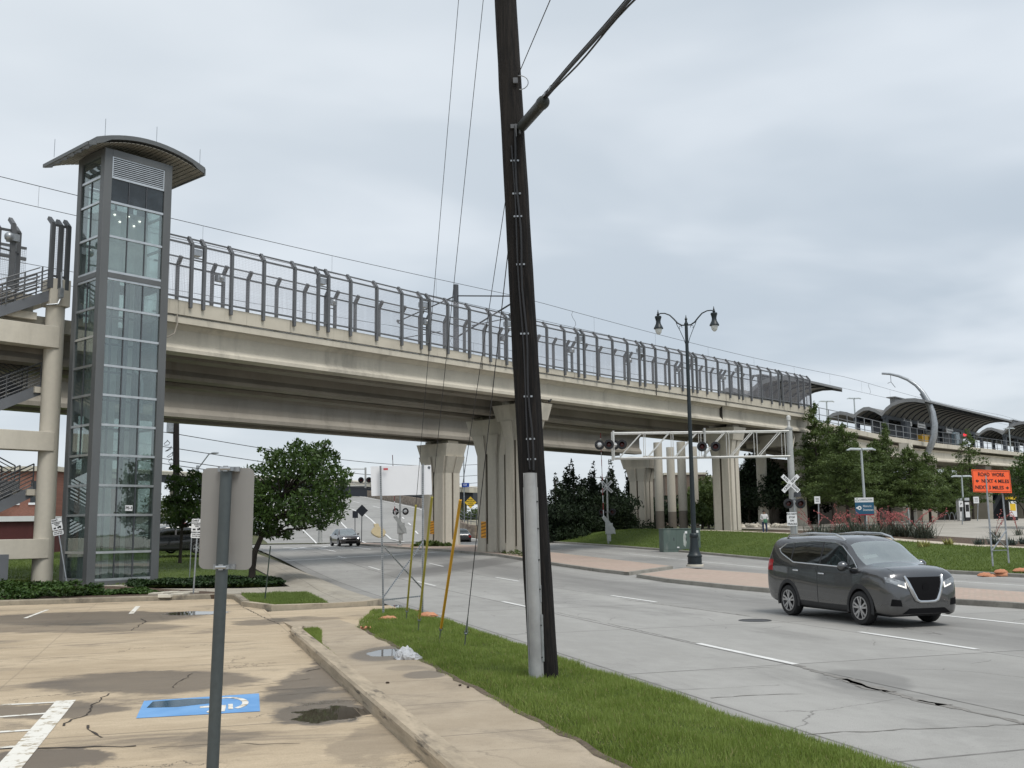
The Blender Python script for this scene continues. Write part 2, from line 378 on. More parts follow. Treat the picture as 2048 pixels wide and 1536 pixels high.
    if cracks:
        vo = t.n('ShaderNodeTexVoronoi', feature='DISTANCE_TO_EDGE'); t.set(vo.inputs['Vector'], cw); vo.inputs['Scale'].default_value = .38
        ms = t.ramp(t.noise(c, .45, 2), .5, .6)
        g = t.math('MULTIPLY', t.ramp(vo.outputs['Distance'], .0, .006, cracks, 0), ms); k = t.mix(g, k, (.035, .03, .025))
    for (axis, pos, per, wd, amt) in joints:
        a = (sx if axis == 't' else sy)
        a = t.math('ADD', a, t.math('MULTIPLY', t.math('SUBTRACT', big, .5), .08))
        if per: q = t.math('ABSOLUTE', t.math('SUBTRACT', t.math('MODULO', t.math('ADD', a, 1000.0 * per - pos + per / 2), per), per / 2))
        else: q = t.math('ABSOLUTE', t.math('SUBTRACT', a, pos))
        g = t.math('MULTIPLY', t.ramp(q, wd * .4, wd, amt, 0), t.ramp(mid, .3, .6, .35, 1)); k = t.mix(g, k, (.05, .045, .04))
    r_ = t.math('MAXIMUM', r_, .02) if hasattr(r_, 'node') else r_
    hgt = t.math('ADD', t.math('MULTIPLY', fine, .5), mid); hgt = t.math('MULTIPLY', hgt, t.math('SUBTRACT', 1.0, wetall)) if hasattr(wetall, 'node') else hgt
    t.out(t.bsdf(k, r_, 0, hgt, bump, .008, .5)); return m
def grassmat(name, c1, c2, c3, sc_=1.2, bump=.8):
    m = bpy.data.materials.new(name); t = NT(nodes(m)); c = t.coord()
    a = t.ramp(t.noise(c, .22, 5, .6), .35, .65); b = t.noise(c, 45, 4, .7); d = t.ramp(t.noise(c, 3.0, 5, .6), .3, .7)
    k = t.mix(t.math('ADD', t.math('MULTIPLY', a, .5), t.math('MULTIPLY', d, .5)), c1, c2); k = t.mix(t.ramp(b, .45, .8, 0, .7), k, c3)
    k = t.mix(t.ramp(b, .5, .2, 0, .6), k, tuple(x * .4 for x in c1))
    t.out(t.bsdf(k, .8, 0, b, bump, .04, .2)); return m
GRASS_G = grassmat('lawn grass', (.055, .092, .019), (.105, .15, .034), (.17, .2, .065))
DIRT_G = grassmat('rough ground', (.07, .085, .035), (.12, .115, .06), (.16, .15, .09))
MULCH = mat('mulch', (.09, .06, .04), .95, var=.4, scale=12, bump=.8, bscale=60, bdist=.03)
ROADM = paving('road concrete', (.33, .322, .302), (.42, .412, .39), (.165, .16, .152), rough=.8, cracks=.6, stain=.55, sscale=.16, stretch=(1, .45, 1), grain=90, streak=.25, slab=.3,
    lanes=((15.0, 2.4, .72), (11.0, 1.5, .22), (25, 1.6, .45), (29, 1.4, .4), (6.0, .45, .5)),
    joints=(('t', 9.05, 0, .035, .8), ('t', 12.9, 0, .03, .7), ('t', 17.1, 0, .025, .5), ('t', 6.3, 0, .03, .7), ('t', 27.1, 0, .03, .6), ('s', 2.1, 6.05, .035, .7)),
    blobs=(blob(1180, 1360, 1330, 1374, .5, .1), blob(1330, 1432, 1500, 1470, .75, .25), blob(1620, 1330, 1840, 1390, .5, .1), blob(960, 1108, 1100, 1150, .6, 0), blob(800, 1128, 980, 1160, .45, 0), blob(560, 1108, 900, 1126, .5, 0), blob(736, 1208, 800, 1226, .9, .97)))
LOTM = paving('old tan concrete', (.42, .33, .222), (.56, .452, .315), (.14, .115, .09), rough=.8, cracks=1.0, stain=.75, sscale=.3, grain=120, warp=1.3, stretch=(.6, 1.6, 1), streak=.6,
    joints=(('s', 12.2, 5.1, .03, .5), ('t', 2.3, 4.6, .02, .25)),
    blobs=(blob(-120, 1222, 450, 1250, .85, .35), blob(-150, 1246, 430, 1266, .6, .2), blob(30, 1340, 560, 1388, .8, .3), blob(590, 1270, 790, 1400, .85, .3), blob(520, 1370, 760, 1410, .6, .2), blob(520, 1396, 770, 1448, .9, .5), blob(575, 1412, 755, 1441, .95, .97, edge=.15), blob(-60, 1404, 250, 1440, .8, .3), blob(-80, 1494, 235, 1545, .9, .3), blob(320, 1222, 470, 1231, .9, .97), blob(520, 1160 + 73, 690, 1243, .5, .2), blob(330, 1460, 520, 1500, .45, .1), blob(455, 1236, 600, 1252, .7, .3), blob(660, 1440, 860, 1530, .4, .05)))
WALKM = paving('sidewalk concrete', (.37, .3, .215), (.47, .39, .29), (.15, .125, .1), rough=.82, cracks=.35, stain=.45, sscale=.45, grain=130, joints=(('s', 12.2, 1.9, .018, .6),), warp=.3, streak=.22,
    blobs=(blob(690, 1288, 862, 1324, .8, .45, .1), blob(728, 1297, 826, 1313, .95, .97, .1, edge=.12), blob(795, 1340, 900, 1358, .7, .3, .1), blob(760, 1330, 860, 1342, .35, .1, .1)))
WALKG = paving('far sidewalk concrete', (.33, .3, .25), (.42, .38, .31), (.17, .155, .13), rough=.85, cracks=.3, stain=.5, joints=(('s', 1.0, 1.8, .02, .6), ('t', 1.0, 1.8, .02, .5)))
CURBM = mat('kerb concrete', (.4, .34, .255), .85, var=.16, scale=1.5, bump=.5, bscale=90, dirt=(.13, .11, .09), dirtamt=.75, dscale=1.6)
PAINT = paving('road paint', (.72, .72, .7), (.8, .8, .78), (.4, .39, .37), rough=.7, cracks=0, stain=.35, sscale=1.5)
# --- base ground to the horizon
ts = [-900, -400, -200, -120, -80, -50, -30, -15, -5, 2, 5.6, 12, 20, 31, 31.4, 33, 34, 35, 36, 37, 38, 40, 44, 48, 55, 65, 80, 110, 160, 300, 500, 1200]
ss = [-120, -60, -20, 0, 15, 30, 38] + lin(42, 104, 32) + [110, 125, 150, 200, 300, 500, 900, 2200]
struct('ground', grid(ts, ss, lambda t, s: gz(t, s) - (.1 if t < 31.2 else .06)), DIRT_G)
struct('road', grid(lin(5.8, 31.0, 8), [-60, -20, 0, 20, 34] + lin(36, 97, 40), lambda t, s: zr(s)), ROADM)
# right lawn (bank), follows gz
def lawn_right():
    return grid([31.15] + lin(31.3, 37.6, 14), lin(-20, 104, 63), lambda t, s: gz(t, s))
struct('lawn', lawn_right(), GRASS_G)
struct('sidewalk', grid([37.6, 38.4, 39.2], lin(-20, 104, 40), lambda t, s: gz(t, s) + .02), mat('pale walk', (.5, .44, .35), .85, var=.1))
struct('planting_bed', grid([39.2, 40.5, 42, 43.6], lin(-20, 68, 30), lambda t, s: gz(t, s) + .0), MULCH)
PLAZA = paving('plaza concrete', (.36, .335, .29), (.44, .41, .36), (.24, .22, .19), rough=.85, cracks=.1, stain=.4, joints=(('s', 1.0, 3.0, .03, .5), ('t', 1.0, 3.0, .03, .5)))
struct('plaza', grid([43.6, 46, 50, 58, 70, 90, 140], lin(-20, 104, 30), lambda t, s: gz(t, s) + .01), PLAZA)
# right kerb
def kerb(path, w=.16, h=.14, name='kerb', m=None):
    """path: list of (t,s,z) on the road side; kerb stands to +t (or by normal)"""
    mb = MB(); L = len(path); vs = []; 
    for i, (t, s, z) in enumerate(path):
        a = Vector(path[max(0, i - 1)][:2]); b = Vector(path[min(L - 1, i + 1)][:2]); d = (b - a).normalized(); nx, ny = d.y, -d.x
        for off, hh in ((0, -.1), (.01, h * .8), (.035, h), (w, h), (w, -.1)): vs.append((t + nx * off, s + ny * off, z + hh))
    fs = [(i * 5 + k, i * 5 + (k + 1) % 5, (i + 1) * 5 + (k + 1) % 5, (i + 1) * 5 + k) for i in range(L - 1) for k in range(5)] + [(0, 1, 2, 3, 4), tuple(reversed(range(5 * L - 5, 5 * L)))]
    mb.add(vs, fs); return struct(name, mb, m or CURBM)
CURBG = mat('grey kerb', (.3, .285, .25), .85, var=.15, scale=1.2, bump=.4, bscale=60, dirt=(.12, .11, .1), dirtamt=.6, dscale=1.2)
kerb([(31.0, s, zr(s)) for s in lin(-20, 97, 50)], m=CURBG)
# --- near left: lot, walk, kerb, verge
lot = MB(); lot.poly([(-60, -12, .004), (2.35, -12, .004), (2.35, 22.2, .004), (2.35, 34.78, .004), (-60, 34.78, .004)])
lot.poly([(2.35, 23.0, .004), (5.8, 23.6, .004), (5.8, 29.4, .004), (2.35, 28.6, .004)])
struct('parking_lot', lot, LOTM)
wk = MB(); 
wk.sweep([(2.44, -.05), (2.44, .1), (3.75, .1), (3.75, -.05)], [lambda a, b: (a, -12, b), lambda a, b: (a, 20.5, b), lambda a, b: (a, 22.8, b * .95), lambda a, b: (a, 25.2, .012 if b > 0 else -.05)])
struct('sidewalk', wk, WALKM)
LOTK = mat('lot kerb concrete', (.4, .33, .24), .85, var=.25, scale=3, bump=.8, bscale=110, dirt=(.05, .043, .036), dirtamt=.95, dscale=2.6, stretch=(2, .45, 5))
kerb([(2.23, s, 0) for s in lin(-6, 21.6, 30)] + [(2.27, 22.0, 0), (2.36, 22.25, 0)], w=.24, h=.17, m=LOTK)
def verge_z(t, s):
    e = min(t - 3.72, 5.85 - t, 26.3 - s) ; return .07 + .08 * sstep(0, .4, e) + .025 * math.sin(t * 4.1 + s * .9) * math.sin(s * 2.3)
def verge_l(s): return 3.72 + max(0, s - 22.2) * .27 + .016 * math.sin(s * 2.1) + .02 * math.sin(s * 5.3 + 1)
vb = MB(); vs = []; S_ = lin(-8, 26.2, 120)
for s in S_:
    l = verge_l(s); r_ = 5.83 + .05 * math.sin(s * 1.7) - max(0, s - 25.2) * .5
    for k in range(9): t_ = l + (r_ - l) * k / 8; vs.append((t_, s, verge_z(t_, s) if 0 < k < 8 else -.02))
vb.smooth = True; vb.add(vs, [(j * 9 + i, j * 9 + i + 1, (j + 1) * 9 + i + 1, (j + 1) * 9 + i) for j in range(119) for i in range(8)])
struct('verge', vb, grassmat('verge turf', (.045, .075, .015), (.08, .115, .025), (.12, .14, .05)))
# --- far island, left walks and lawn (rising with the road)
zl = lambda s: zr(s) + .1
isl = MB(); isl.smooth = True
def lsheet(name, pts, m, dz=0.0, th=.14):
    """polygon slab on the left bank, pts (t,s)"""
    mb = MB(); mb.poly([(t, s, zl(s) + dz) for t, s in pts], d=None)
    n = len(pts); vs = [(t, s, zl(s) + dz) for t, s in pts] + [(t, s, zl(s) + dz - th) for t, s in pts]
    mb.add(vs, [(k, n + k, n + (k + 1) % n, (k + 1) % n) for k in range(n)]); return struct(name, mb, m)
lsheet('sidewalk', [(4.1, 29.3), (5.1, 29.6), (5.55, 30.3), (5.65, 31), (5.6, 36), (5.6, 44), (5.5, 52), (5.2, 60), (4.9, 70), (4.6, 84), (2.2, 84), (3.0, 66), (3.6, 54), (3.9, 44), (4.0, 36)], WALKG, .0)
lsheet('lawn', [(1.95, 31.2), (2.6, 29.4), (4.1, 29.3), (4.05, 34.4), (2.1, 34.6)], grassmat('island turf', (.07, .11, .022), (.12, .165, .04), (.17, .2, .07)), .03)
lsheet('kerb', [(1.8, 31.1), (2.5, 29.15), (3.2, 29.0), (4.1, 29.1), (5.15, 29.4), (5.75, 30.2), (5.62, 30.4), (5.05, 29.62), (4.1, 29.32), (2.65, 29.42), (2.0, 31.2)], CURBM, .035, .17)
lsheet('sidewalk', [(-14, 35.4), (2.0, 35.6), (4.0, 35.2), (4.0, 38.6), (2.2, 38.4), (-2.5, 40.5), (-14, 41.5)], WALKG, .005)
lsheet('planting_bed', [(-30, 35.0), (-.5, 35.0), (1.8, 34.9), (1.2, 36.6), (-2.2, 41.6), (-5, 43.5), (-30, 48)], MULCH, .03)
lsheet('lawn', [(-40, 49), (-14, 46), (-5.5, 47.5), (-1.5, 43.2), (3.85, 40.8), (3.4, 54), (2.6, 66), (1.8, 84), (-60, 84)], GRASS_G, .02)
kerb([(-30, 34.78, 0), (-10, 34.78, 0), (-.5, 34.8, 0), (1.4, 34.95, 0), (1.75, 34.2, 0), (1.85, 31.1, 0)][::-1], w=.2, h=.16, m=mat('stained kerb', (.27, .235, .18), .85, var=.25, scale=1.5, bump=.5, bscale=70, dirt=(.07, .06, .05), dirtamt=.8, dscale=1.1))
# small strip of grass between lot kerb and walk
# --- medians
def median(near, far, name='median', seg=.0):
    mb = MB(); pts = near + far[::-1]; n = len(pts)
    top = [(t, s, zr(s) + .14) for t, s in pts]; bot = [(t, s, zr(s) - .1) for t, s in pts]
    c = Vector((sum(p[0] for p in pts) / n, sum(p[1] for p in pts) / n))
    ins = []
    for i, (t, s) in enumerate(pts):
        a = Vector(pts[i - 1]); b = Vector(pts[(i + 1) % n]); d = (b - a).normalized(); nn = Vector((d.y, -d.x))
        q = Vector((t, s)) + nn * .16; ins.append((q.x, q.y, zr(q.y) + .145))
    mb.add(bot + top + ins, [(k, (k + 1) % n, n + (k + 1) % n, n + k) for k in range(n)] + [(n + k, n + (k + 1) % n, 2 * n + (k + 1) % n, 2 * n + k) for k in range(n)])
    struct('kerb', mb, CURBG)
    m2 = MB(); h = len(near); q = [(x, y, z + .002) for x, y, z in ins]; L = q[:h]; Rr = q[h:][::-1]
    m2.add(L + Rr, [(i, h + i, h + i + 1, i + 1) for i in range(h - 1)])
    return struct(name, m2, BRICKP)
mB = bpy.data.materials.new('median brick pavers'); t = NT(nodes(mB)); c = t.coord()
bk = t.n('ShaderNodeTexBrick'); t.set(bk.inputs['Vector'], c); bk.inputs['Scale'].default_value = 2.2; bk.inputs['Color1'].default_value = (.4, .29, .235, 1); bk.inputs['Color2'].default_value = (.47, .36, .295, 1); bk.inputs['Mortar'].default_value = (.34, .29, .245, 1); bk.inputs['Mortar Size'].default_value = .025; bk.inputs['Brick Width'].default_value = .45
k = t.mix(t.ramp(t.noise(c, .5, 6), .4, .7, 0, .5), bk.outputs[0], (.36, .3, .24)); t.out(t.bsdf(k, .85, 0, bk.outputs['Fac'], -.3, .01)); BRICKP = mB
def rs(pts, n=5):
    out = []
    for i in range(len(pts) - 1):
        for k in range(n): f = k / n; out.append((pts[i][0] + (pts[i + 1][0] - pts[i][0]) * f, pts[i][1] + (pts[i + 1][1] - pts[i][1]) * f))
    return out + [pts[-1]]
median(rs([(18.6, 41.2), (18.5, 46), (18.5, 55), (18.5, 60), (17.8, 66), (16.7, 72), (15.8, 76), (15.2, 82), (14.7, 88), (14.9, 90.5)]), rs([(22.7, 45.2), (22.8, 48), (22.7, 55), (22.5, 60), (22.3, 66), (22.1, 72), (21.8, 77), (20.5, 82), (16.8, 88), (15.5, 90.5)]))
median(rs([(20.4, -20), (20.2, 15), (19.9, 21), (19.2, 23.8), (18.0, 27.2), (17.75, 31), (17.8, 36), (18.2, 39.6)]), rs([(23.2, -20), (23.2, 15), (23.2, 21), (23.2, 24), (23.2, 28), (23.1, 32), (23.0, 38), (22.4, 43.6)]))
# --- painted markings
mk = MB()
def strip(a, b, w, z=.006):
    a = Vector(a); b = Vector(b); d = (b - a).normalized(); nn = Vector((-d.y, d.x)) * w / 2; n = max(1, int((b - a).length / 3))
    P_ = [a.lerp(b, i / n) for i in range(n + 1)]
    mk.add([(p.x + e * nn.x, p.y + e * nn.y, zr(p.y) + z) for p in P_ for e in (-1, 1)], [(2 * i, 2 * i + 2, 2 * i + 3, 2 * i + 1) for i in range(n)])
for k in range(-1, 5):
    s0 = 17.3 + 12.0 * k; strip((9.15 + .4 * max(0, k - 1) ** 1.2 * .3, s0 - 3.15), (9.15 + .4 * max(0, k - 1) ** 1.2 * .3, s0), .13)
    s0 = 17.8 + 12.4 * k; strip((13.0, s0 - 3.2), (13.0, s0), .13)
strip((17.05, -20), (17.0, 21.5), .14); strip((27.1, -20), (27.1, 60), .12); strip((24.3, 10), (24.2, 40), .1)
strip((5.9, 60.3), (16.6, 68.0), .5); strip((6.2, 70.5), (15.6, 79.5), .14); strip((5.6, 73), (15.2, 82), .12); strip((23, 74), (31, 80), .4)
for c0 in ((9.0, 82), (11.9, 86.5)):
    strip((c0[0] - .9, c0[1] - 3), (c0[0] + .9, c0[1] + 3), .4); strip((c0[0] + .9, c0[1] - 3), (c0[0] - .9, c0[1] + 3), .4)
strip((10.6, 73), (10.4, 81), .15); strip((13.6, 76), (13.0, 95), .15); strip((7.6, 93), (14.5, 96), .3)
struct('lane_marking', mk, PAINT)
# lot markings: hatched bay, stall ticks, blue accessible-parking panel
WORN = bpy.data.materials.new('worn white paint'); t = NT(nodes(WORN)); c = t.coord(); k = t.mix(t.ramp(t.noise(c, 5, 8, .7), .5, .62), (.72, .7, .64), (.34, .28, .19)); k = t.mix(t.ramp(t.noise(c, 2.2, 6, .7), .6, .7, 0, .8), k, (.2, .17, .13)); t.out(t.bsdf(k, .8))
lm = MB()
def lstrip(p, q, w, z=.009, mb=None):
    a = inR(gp(*p)); b = inR(gp(*q)); d = (b - a); d.z = 0; d.normalize(); nn = Vector((-d.y, d.x, 0)) * w / 2
    (mb or lm).poly([(a.x - nn.x, a.y - nn.y, z), (b.x - nn.x, b.y - nn.y, z), (b.x + nn.x, b.y + nn.y, z), (a.x + nn.x, a.y + nn.y, z)])
lstrip((132, 1402), (-30, 1592), .24); 
for i, (p, q) in enumerate((((-160, 1419), (128, 1405)), ((-200, 1450), (94, 1428)), ((-200, 1478), (68, 1461)), ((-200, 1512), (36, 1494)))): lstrip(p, q, .1, .0095 + i * .0)
lstrip((262, 1228), (276, 1213), .13); lstrip((50, 1237), (95, 1220), .1); lstrip((-200, 1232), (-100, 1216), .1)
struct('parking_marking', lm, WORN)
bl = MB(); q = [inR(gp(*p)) for p in ((272, 1438), (520, 1424), (518, 1388), (288, 1403))]; bl.poly([(p.x, p.y, .009) for p in q])
BLUE = bpy.data.materials.new('worn blue paint'); t = NT(nodes(BLUE)); c = t.coord(); k = t.mix(t.ramp(t.noise(c, 1.6, 4), .35, .7), (.12, .29, .56), (.17, .36, .64)); 
k = t.mix(t.ramp(t.noise(c, 7, 8, .7), .62, .72, 0, .8), k, (.3, .3, .26)); t.out(t.bsdf(k, .75)); struct('parking_marking', bl, BLUE)
# wheelchair symbol, painted: local axes of the panel
a, b_, d_ = q[0], q[1], q[3]; ex = (b_ - a); ey = (d_ - a)
def sy(x, y): p = a + ex * x + ey * y; return (p.x, p.y, .0125)
sm_ = MB()
def arc(cx, cy, rx, ry, a0, a1, w, n=18):
    P_ = [sy(cx + (rx + e) * math.cos(rad(a0 + (a1 - a0) * i / n)), cy + (ry + e * 1.3) * math.sin(rad(a0 + (a1 - a0) * i / n))) for i in range(n + 1) for e in (-w / 2, w / 2)]
    sm_.add(P_, [(2 * i, 2 * i + 2, 2 * i + 3, 2 * i + 1) for i in range(n)])
arc(.72, .55, .17, .36, -60, 130, .055); 
sm_.poly([sy(.5, .36), sy(.72, .36), sy(.72, .46), (sy(.5, .46))]); sm_.poly([sy(.66, .1), sy(.71, .1), sy(.72, .36), sy(.67, .36)]); sm_.poly([sy(.74, .2), sy(.78, .2), sy(.78, .5), sy(.74, .5)])
sm_.poly([sy(.62 + .06 * math.cos(i * .5236), .12 + .1 * math.sin(i * .5236)) for i in range(12)])
struct('parking_marking', sm_, WORN)
wp = MB(); wp.poly([sy(.05, .55)[:2] + (.0105,), sy(.3, .5)[:2] + (.0105,), sy(.6, .62)[:2] + (.0105,), sy(.62, .9)[:2] + (.0105,), sy(.4, .97)[:2] + (.0105,), sy(.08, .92)[:2] + (.0105,)])
struct('puddle', wp, flat('wet blue patch', (.02, .075, .13), .12))
# --- far road climbing away, kerbed island of dry grass, embankment
st = [(R(5.8, 96, .93), R(33, 96, .93)), (at(540, 1093, 104), at(925, 1074, 112)), (at(505, 1062, 128), at(893, 1042, 130)), (at(470, 1034, 152), at(862, 1021, 152)), (at(452, 1010, 202), at(770, 1001, 202)), (at(440, 992, 262), at(690, 987, 262)), (at(430, 992, 330), at(640, 990, 330))]
fr_ = MB(); fr_.smooth = True; vs = []
N_ = 12
def hermite(i, f, k):
    p = [st[max(0, min(len(st) - 1, j))][k] for j in (i - 1, i, i + 1, i + 2)]
    return .5 * ((2 * p[1]) + (-p[0] + p[2]) * f + (2 * p[0] - 5 * p[1] + 4 * p[2] - p[3]) * f * f + (-p[0] + 3 * p[1] - 3 * p[2] + p[3]) * f ** 3)
RAMP = []
for i in range(len(st) - 1):
    for f in range(6): RAMP.append((hermite(i, f / 6, 0), hermite(i, f / 6, 1)))
RAMP.append(st[-1])
for l, r_ in RAMP: vs += [l.lerp(r_, k / N_) for k in range(N_ + 1)]
fr_.add(vs, [(j * 13 + i, j * 13 + i + 1, (j + 1) * 13 + i + 1, (j + 1) * 13 + i) for j in range(len(RAMP) - 1) for i in range(N_)])
FRM = paving('far road concrete', (.27, .265, .25), (.35, .345, .33), (.17, .165, .155), cracks=.0, stain=.5, sscale=.1, grain=20)
struct('road', fr_, FRM, rot=0)
em = MB(); em.smooth = True; vs = []
for l, r_ in RAMP:
    d = (l - r_); d.z = 0; d.normalize(); vs += [l + Vector((0, 0, -.02)), l + d * 30 + Vector((0, 0, -l.z * .9 - .3))]
em.add(vs, [(2 * i, 2 * i + 1, 2 * i + 3, 2 * i + 2) for i in range(len(RAMP) - 1)]); struct('embankment', em, DIRT_G, rot=0)
mk2 = MB()
def rstrip(k0, x, k1, x1, w, n=10):
    P_ = []
    for i in range(n + 1):
        kk = k0 + (k1 - k0) * i / n; j = min(len(RAMP) - 2, int(kk)); f = kk - j; l = RAMP[j][0].lerp(RAMP[j + 1][0], f); r_ = RAMP[j][1].lerp(RAMP[j + 1][1], f); d = (r_ - l); L_ = d.length; p = l + d * (x + (x1 - x) * i / n); d = d / L_
        P_ += [p - d * w / 2 + Vector((0, 0, .03)), p + d * w / 2 + Vector((0, 0, .03))]
    mk2.add(P_, [(2 * i, 2 * i + 2, 2 * i + 3, 2 * i + 1) for i in range(n)])
rstrip(2, .22, 30, .3, .18); rstrip(1, .44, 30, .52, .2); rstrip(4, .62, 30, .66, .2); rstrip(4, .97, 34, .97, .25); 
for k in range(8): rstrip(5 + k * 3, .8, 6 + k * 3, .8, .2, 2)
struct('lane_marking', mk2, PAINT, rot=0)
dg = MB(); vs = []
for i in range(13):
    kk = 7.4 + 4.6 * i / 12; j = int(kk); f = kk - j; l = RAMP[j][0].lerp(RAMP[j + 1][0], f); r_ = RAMP[j][1].lerp(RAMP[j + 1][1], f); wd = .012 + .026 * math.sin(math.pi * min(1, i / 9)) ; c0 = .585 + .004 * i
    for e, z in ((-wd, -.1), (-wd, .13), (wd, .13), (wd, -.1)): vs.append(l.lerp(r_, c0 + e) + Vector((0, 0, z)))
dg.add(vs, [(4 * i + k, 4 * i + k + 1, 4 * i + k + 5, 4 * i + k + 4) for i in range(12) for k in range(3)] + [(0, 1, 2, 3), (51, 50, 49, 48)])
struct('grass_island', dg, mat('dry grass', (.34, .27, .15), .9, var=.25, scale=3, bump=.4, bscale=20), rot=0)
# --- grass blades on the verge
def blades(name, label, region, n, h, w, m, seedz, lean=.5):
    P, X, Y = [], [], []
    pts = region(n); N = len(pts)
    pat = .5 + .5 * np.sin(pts[:, 0] * 5.1 + 2 * np.sin(pts[:, 1] * 1.9)) * np.sin(pts[:, 1] * 3.7 + pts[:, 0]); a = rng.random(N) * 6.283; hh = h * (.4 + .9 * rng.random(N)) * (.6 + .6 * pat); ln = lean * (.3 + 1.3 * rng.random(N))
    b2 = rng.random(N) * 6.283
    X = np.stack([np.cos(a), np.sin(a), np.zeros(N)], 1) * (w * (.6 + .8 * rng.random(N)))[:, None]
    Y = np.stack([np.cos(b2) * ln, np.sin(b2) * ln, np.ones(N)], 1); Y = Y / np.linalg.norm(Y, axis=1)[:, None] * hh[:, None] * .5
    o = cards(name, pts, X, Y, m, shape='blade'); o.rotation_euler = (0, 0, rad(18)); WM[o.name] = FR.copy(); o['kind'] = 'stuff'; o['label'] = label; o['category'] = 'grass'; return o
BLADE = leafmat('grass blade', (.125, .185, .03), (.25, .32, .085), .6, .3, 1.3)
BLADE2 = leafmat('lawn blade', (.11, .165, .035), (.2, .255, .075), .6, .25, .5)
def reg_verge(n):
    s = 6.5 + 20 * rng.random(n * 3) ** 1.55; t_ = 3.6 + 2.35 * rng.random(n * 3)
    l = np.array([verge_l(x) for x in s]); ok = (t_ > l - .05) & (t_ < 5.88 - np.maximum(0, s - 25.2) * .5 + .05 * np.sin(s * 1.7)); s, t_ = s[ok][:n], t_[ok][:n]
    z = np.array([verge_z(a, b) for a, b in zip(t_, s)]) - .01; return np.stack([t_, s, z], 1)
blades('grass', 'short mown green grass on the verge round the utility pole', reg_verge, 150000, .075, .0042, BLADE, 0)
def reg_isl(n):
    t_ = 2 + 2.05 * rng.random(n); s = 29.35 + 5.2 * rng.random(n); ok = s > 29.4 + (2.6 - t_) * 2.9; return np.stack([t_[ok], s[ok], np.full(ok.sum(), .12)], 1)
blades('grass', 'mown grass triangle at the driveway corner', reg_isl, 22000, .09, .008, BLADE2, 0)
def reg_r(n):
    t_ = 31.2 + 6.4 * rng.random(n); s = 22 + 62 * rng.random(n) ** 1.3; return np.stack([t_, s, np.array([gz(a, b) for a, b in zip(t_, s)])], 1)
blades('grass', 'mown lawn grass on the bank across the road', reg_r, 90000, .1, .014, BLADE2, 0)
def reg_l(n):
    t_ = -12 + 15.5 * rng.random(n); s = 42 + 36 * rng.random(n); ok = (t_ < 3.6 - (s - 42) * .04) & (s > 46 - np.clip(t_ + 5.5, 0, 4) * 1.0); t_, s = t_[ok], s[ok]; return np.stack([t_, s, np.array([zl(x) for x in s])], 1)
blades('grass', 'lawn grass behind the elevator tower and the tree', reg_l, 50000, .11, .014, BLADE2, 0)
def reg_strip(n):
    s = 17 + 5.2 * rng.random(n) ** .6; w = .04 + .34 * np.clip((s - 19) / 2.5, 0, 1); t_ = 2.47 + w * rng.random(n); return np.stack([t_, s, np.full(n, .1)], 1)
blades('grass', 'narrow tuft of grass along the parking lot kerb', reg_strip, 7000, .06, .005, BLADE, 0)

STRAW = leafmat('straw blade', (.26, .22, .1), (.4, .35, .18), .7, .2, 2)
blades('grass', 'dry straw coloured blades scattered in the verge', reg_verge, 14000, .07, .004, STRAW, 0, lean=1.1)
so_ = MB(); vs = []; SS = lin(-8, 22.4, 130)
for s in SS:
    l = verge_l(s); vs += [(l - .01 - .045 * abs(math.sin(s * 3.3) * math.sin(s * 7.1)) - .025 * rng.random(), s, .104), (l + .03, s, .112)]
so_.add(vs, [(2 * i, 2 * i + 1, 2 * i + 3, 2 * i + 2) for i in range(129)]); struct('soil_edge', so_, mat('dark soil', (.13, .1, .068), .95, var=.4, scale=14, bump=.9, bscale=80, bdist=.02))

# irregular cracks, traced where the paving shows them
def crack(pts, w, z, name='paving_crack'):
    mb = MB(); P_ = []
    Q = [inR(gp(x, y, 0)) for x, y in pts]
    for a, b in zip(Q[:-1], Q[1:]):
        n = max(2, int((b - a).length / .12))
        for i in range(n): p = a.lerp(b, i / n); P_.append(Vector((p.x + rng.normal() * .018, p.y + rng.normal() * .018, 0)))
    P_.append(Q[-1]); vs = []
    for i, p in enumerate(P_):
        d = (P_[min(i + 1, len(P_) - 1)] - P_[max(0, i - 1)]); d.z = 0; d.normalize(); q = Vector((-d.y, d.x, 0)) * w * (.25 + rng.random()) * .5; vs += [(p.x - q.x, p.y - q.y, z), (p.x + q.x, p.y + q.y, z)]
    mb.add(vs, [(2 * i, 2 * i + 2, 2 * i + 3, 2 * i + 1) for i in range(len(P_) - 1)]); return mb
ck = MB()
for pts, w in (([(128, 1452), (150, 1440), (172, 1432), (186, 1415), (205, 1396), (218, 1388)], .025), ([(176, 1452), (184, 1464), (192, 1470), (204, 1476)], .03), ([(262, 1262), (278, 1252), (292, 1243), (282, 1238)], .03), ([(346, 1377), (354, 1366), (372, 1356), (386, 1347)], .02), ([(487, 1215), (520, 1232), (560, 1250)], .03), ([(-60, 1502), (60, 1498), (160, 1496), (272, 1493)], .05), ([(0, 1320), (120, 1316), (260, 1322), (420, 1312)], .012), ([(460, 1374), (520, 1372), (620, 1358)], .014), ([(230, 1410), (340, 1398), (440, 1396), (560, 1380), (640, 1376)], .012), ([(560, 1392), (620, 1386), (700, 1380)], .012), ([(300, 1496), (420, 1490), (600, 1488)], .012), ([(610, 1344), (640, 1338)], .03)):
    m_ = crack(pts, w, .0085); ck.add(m_.v, m_.f)
struct('paving_crack', ck, mat('dark crack', (.045, .036, .028), .95, var=.4, scale=9))  # dark brown strips drawn along the cracks
rc = MB()
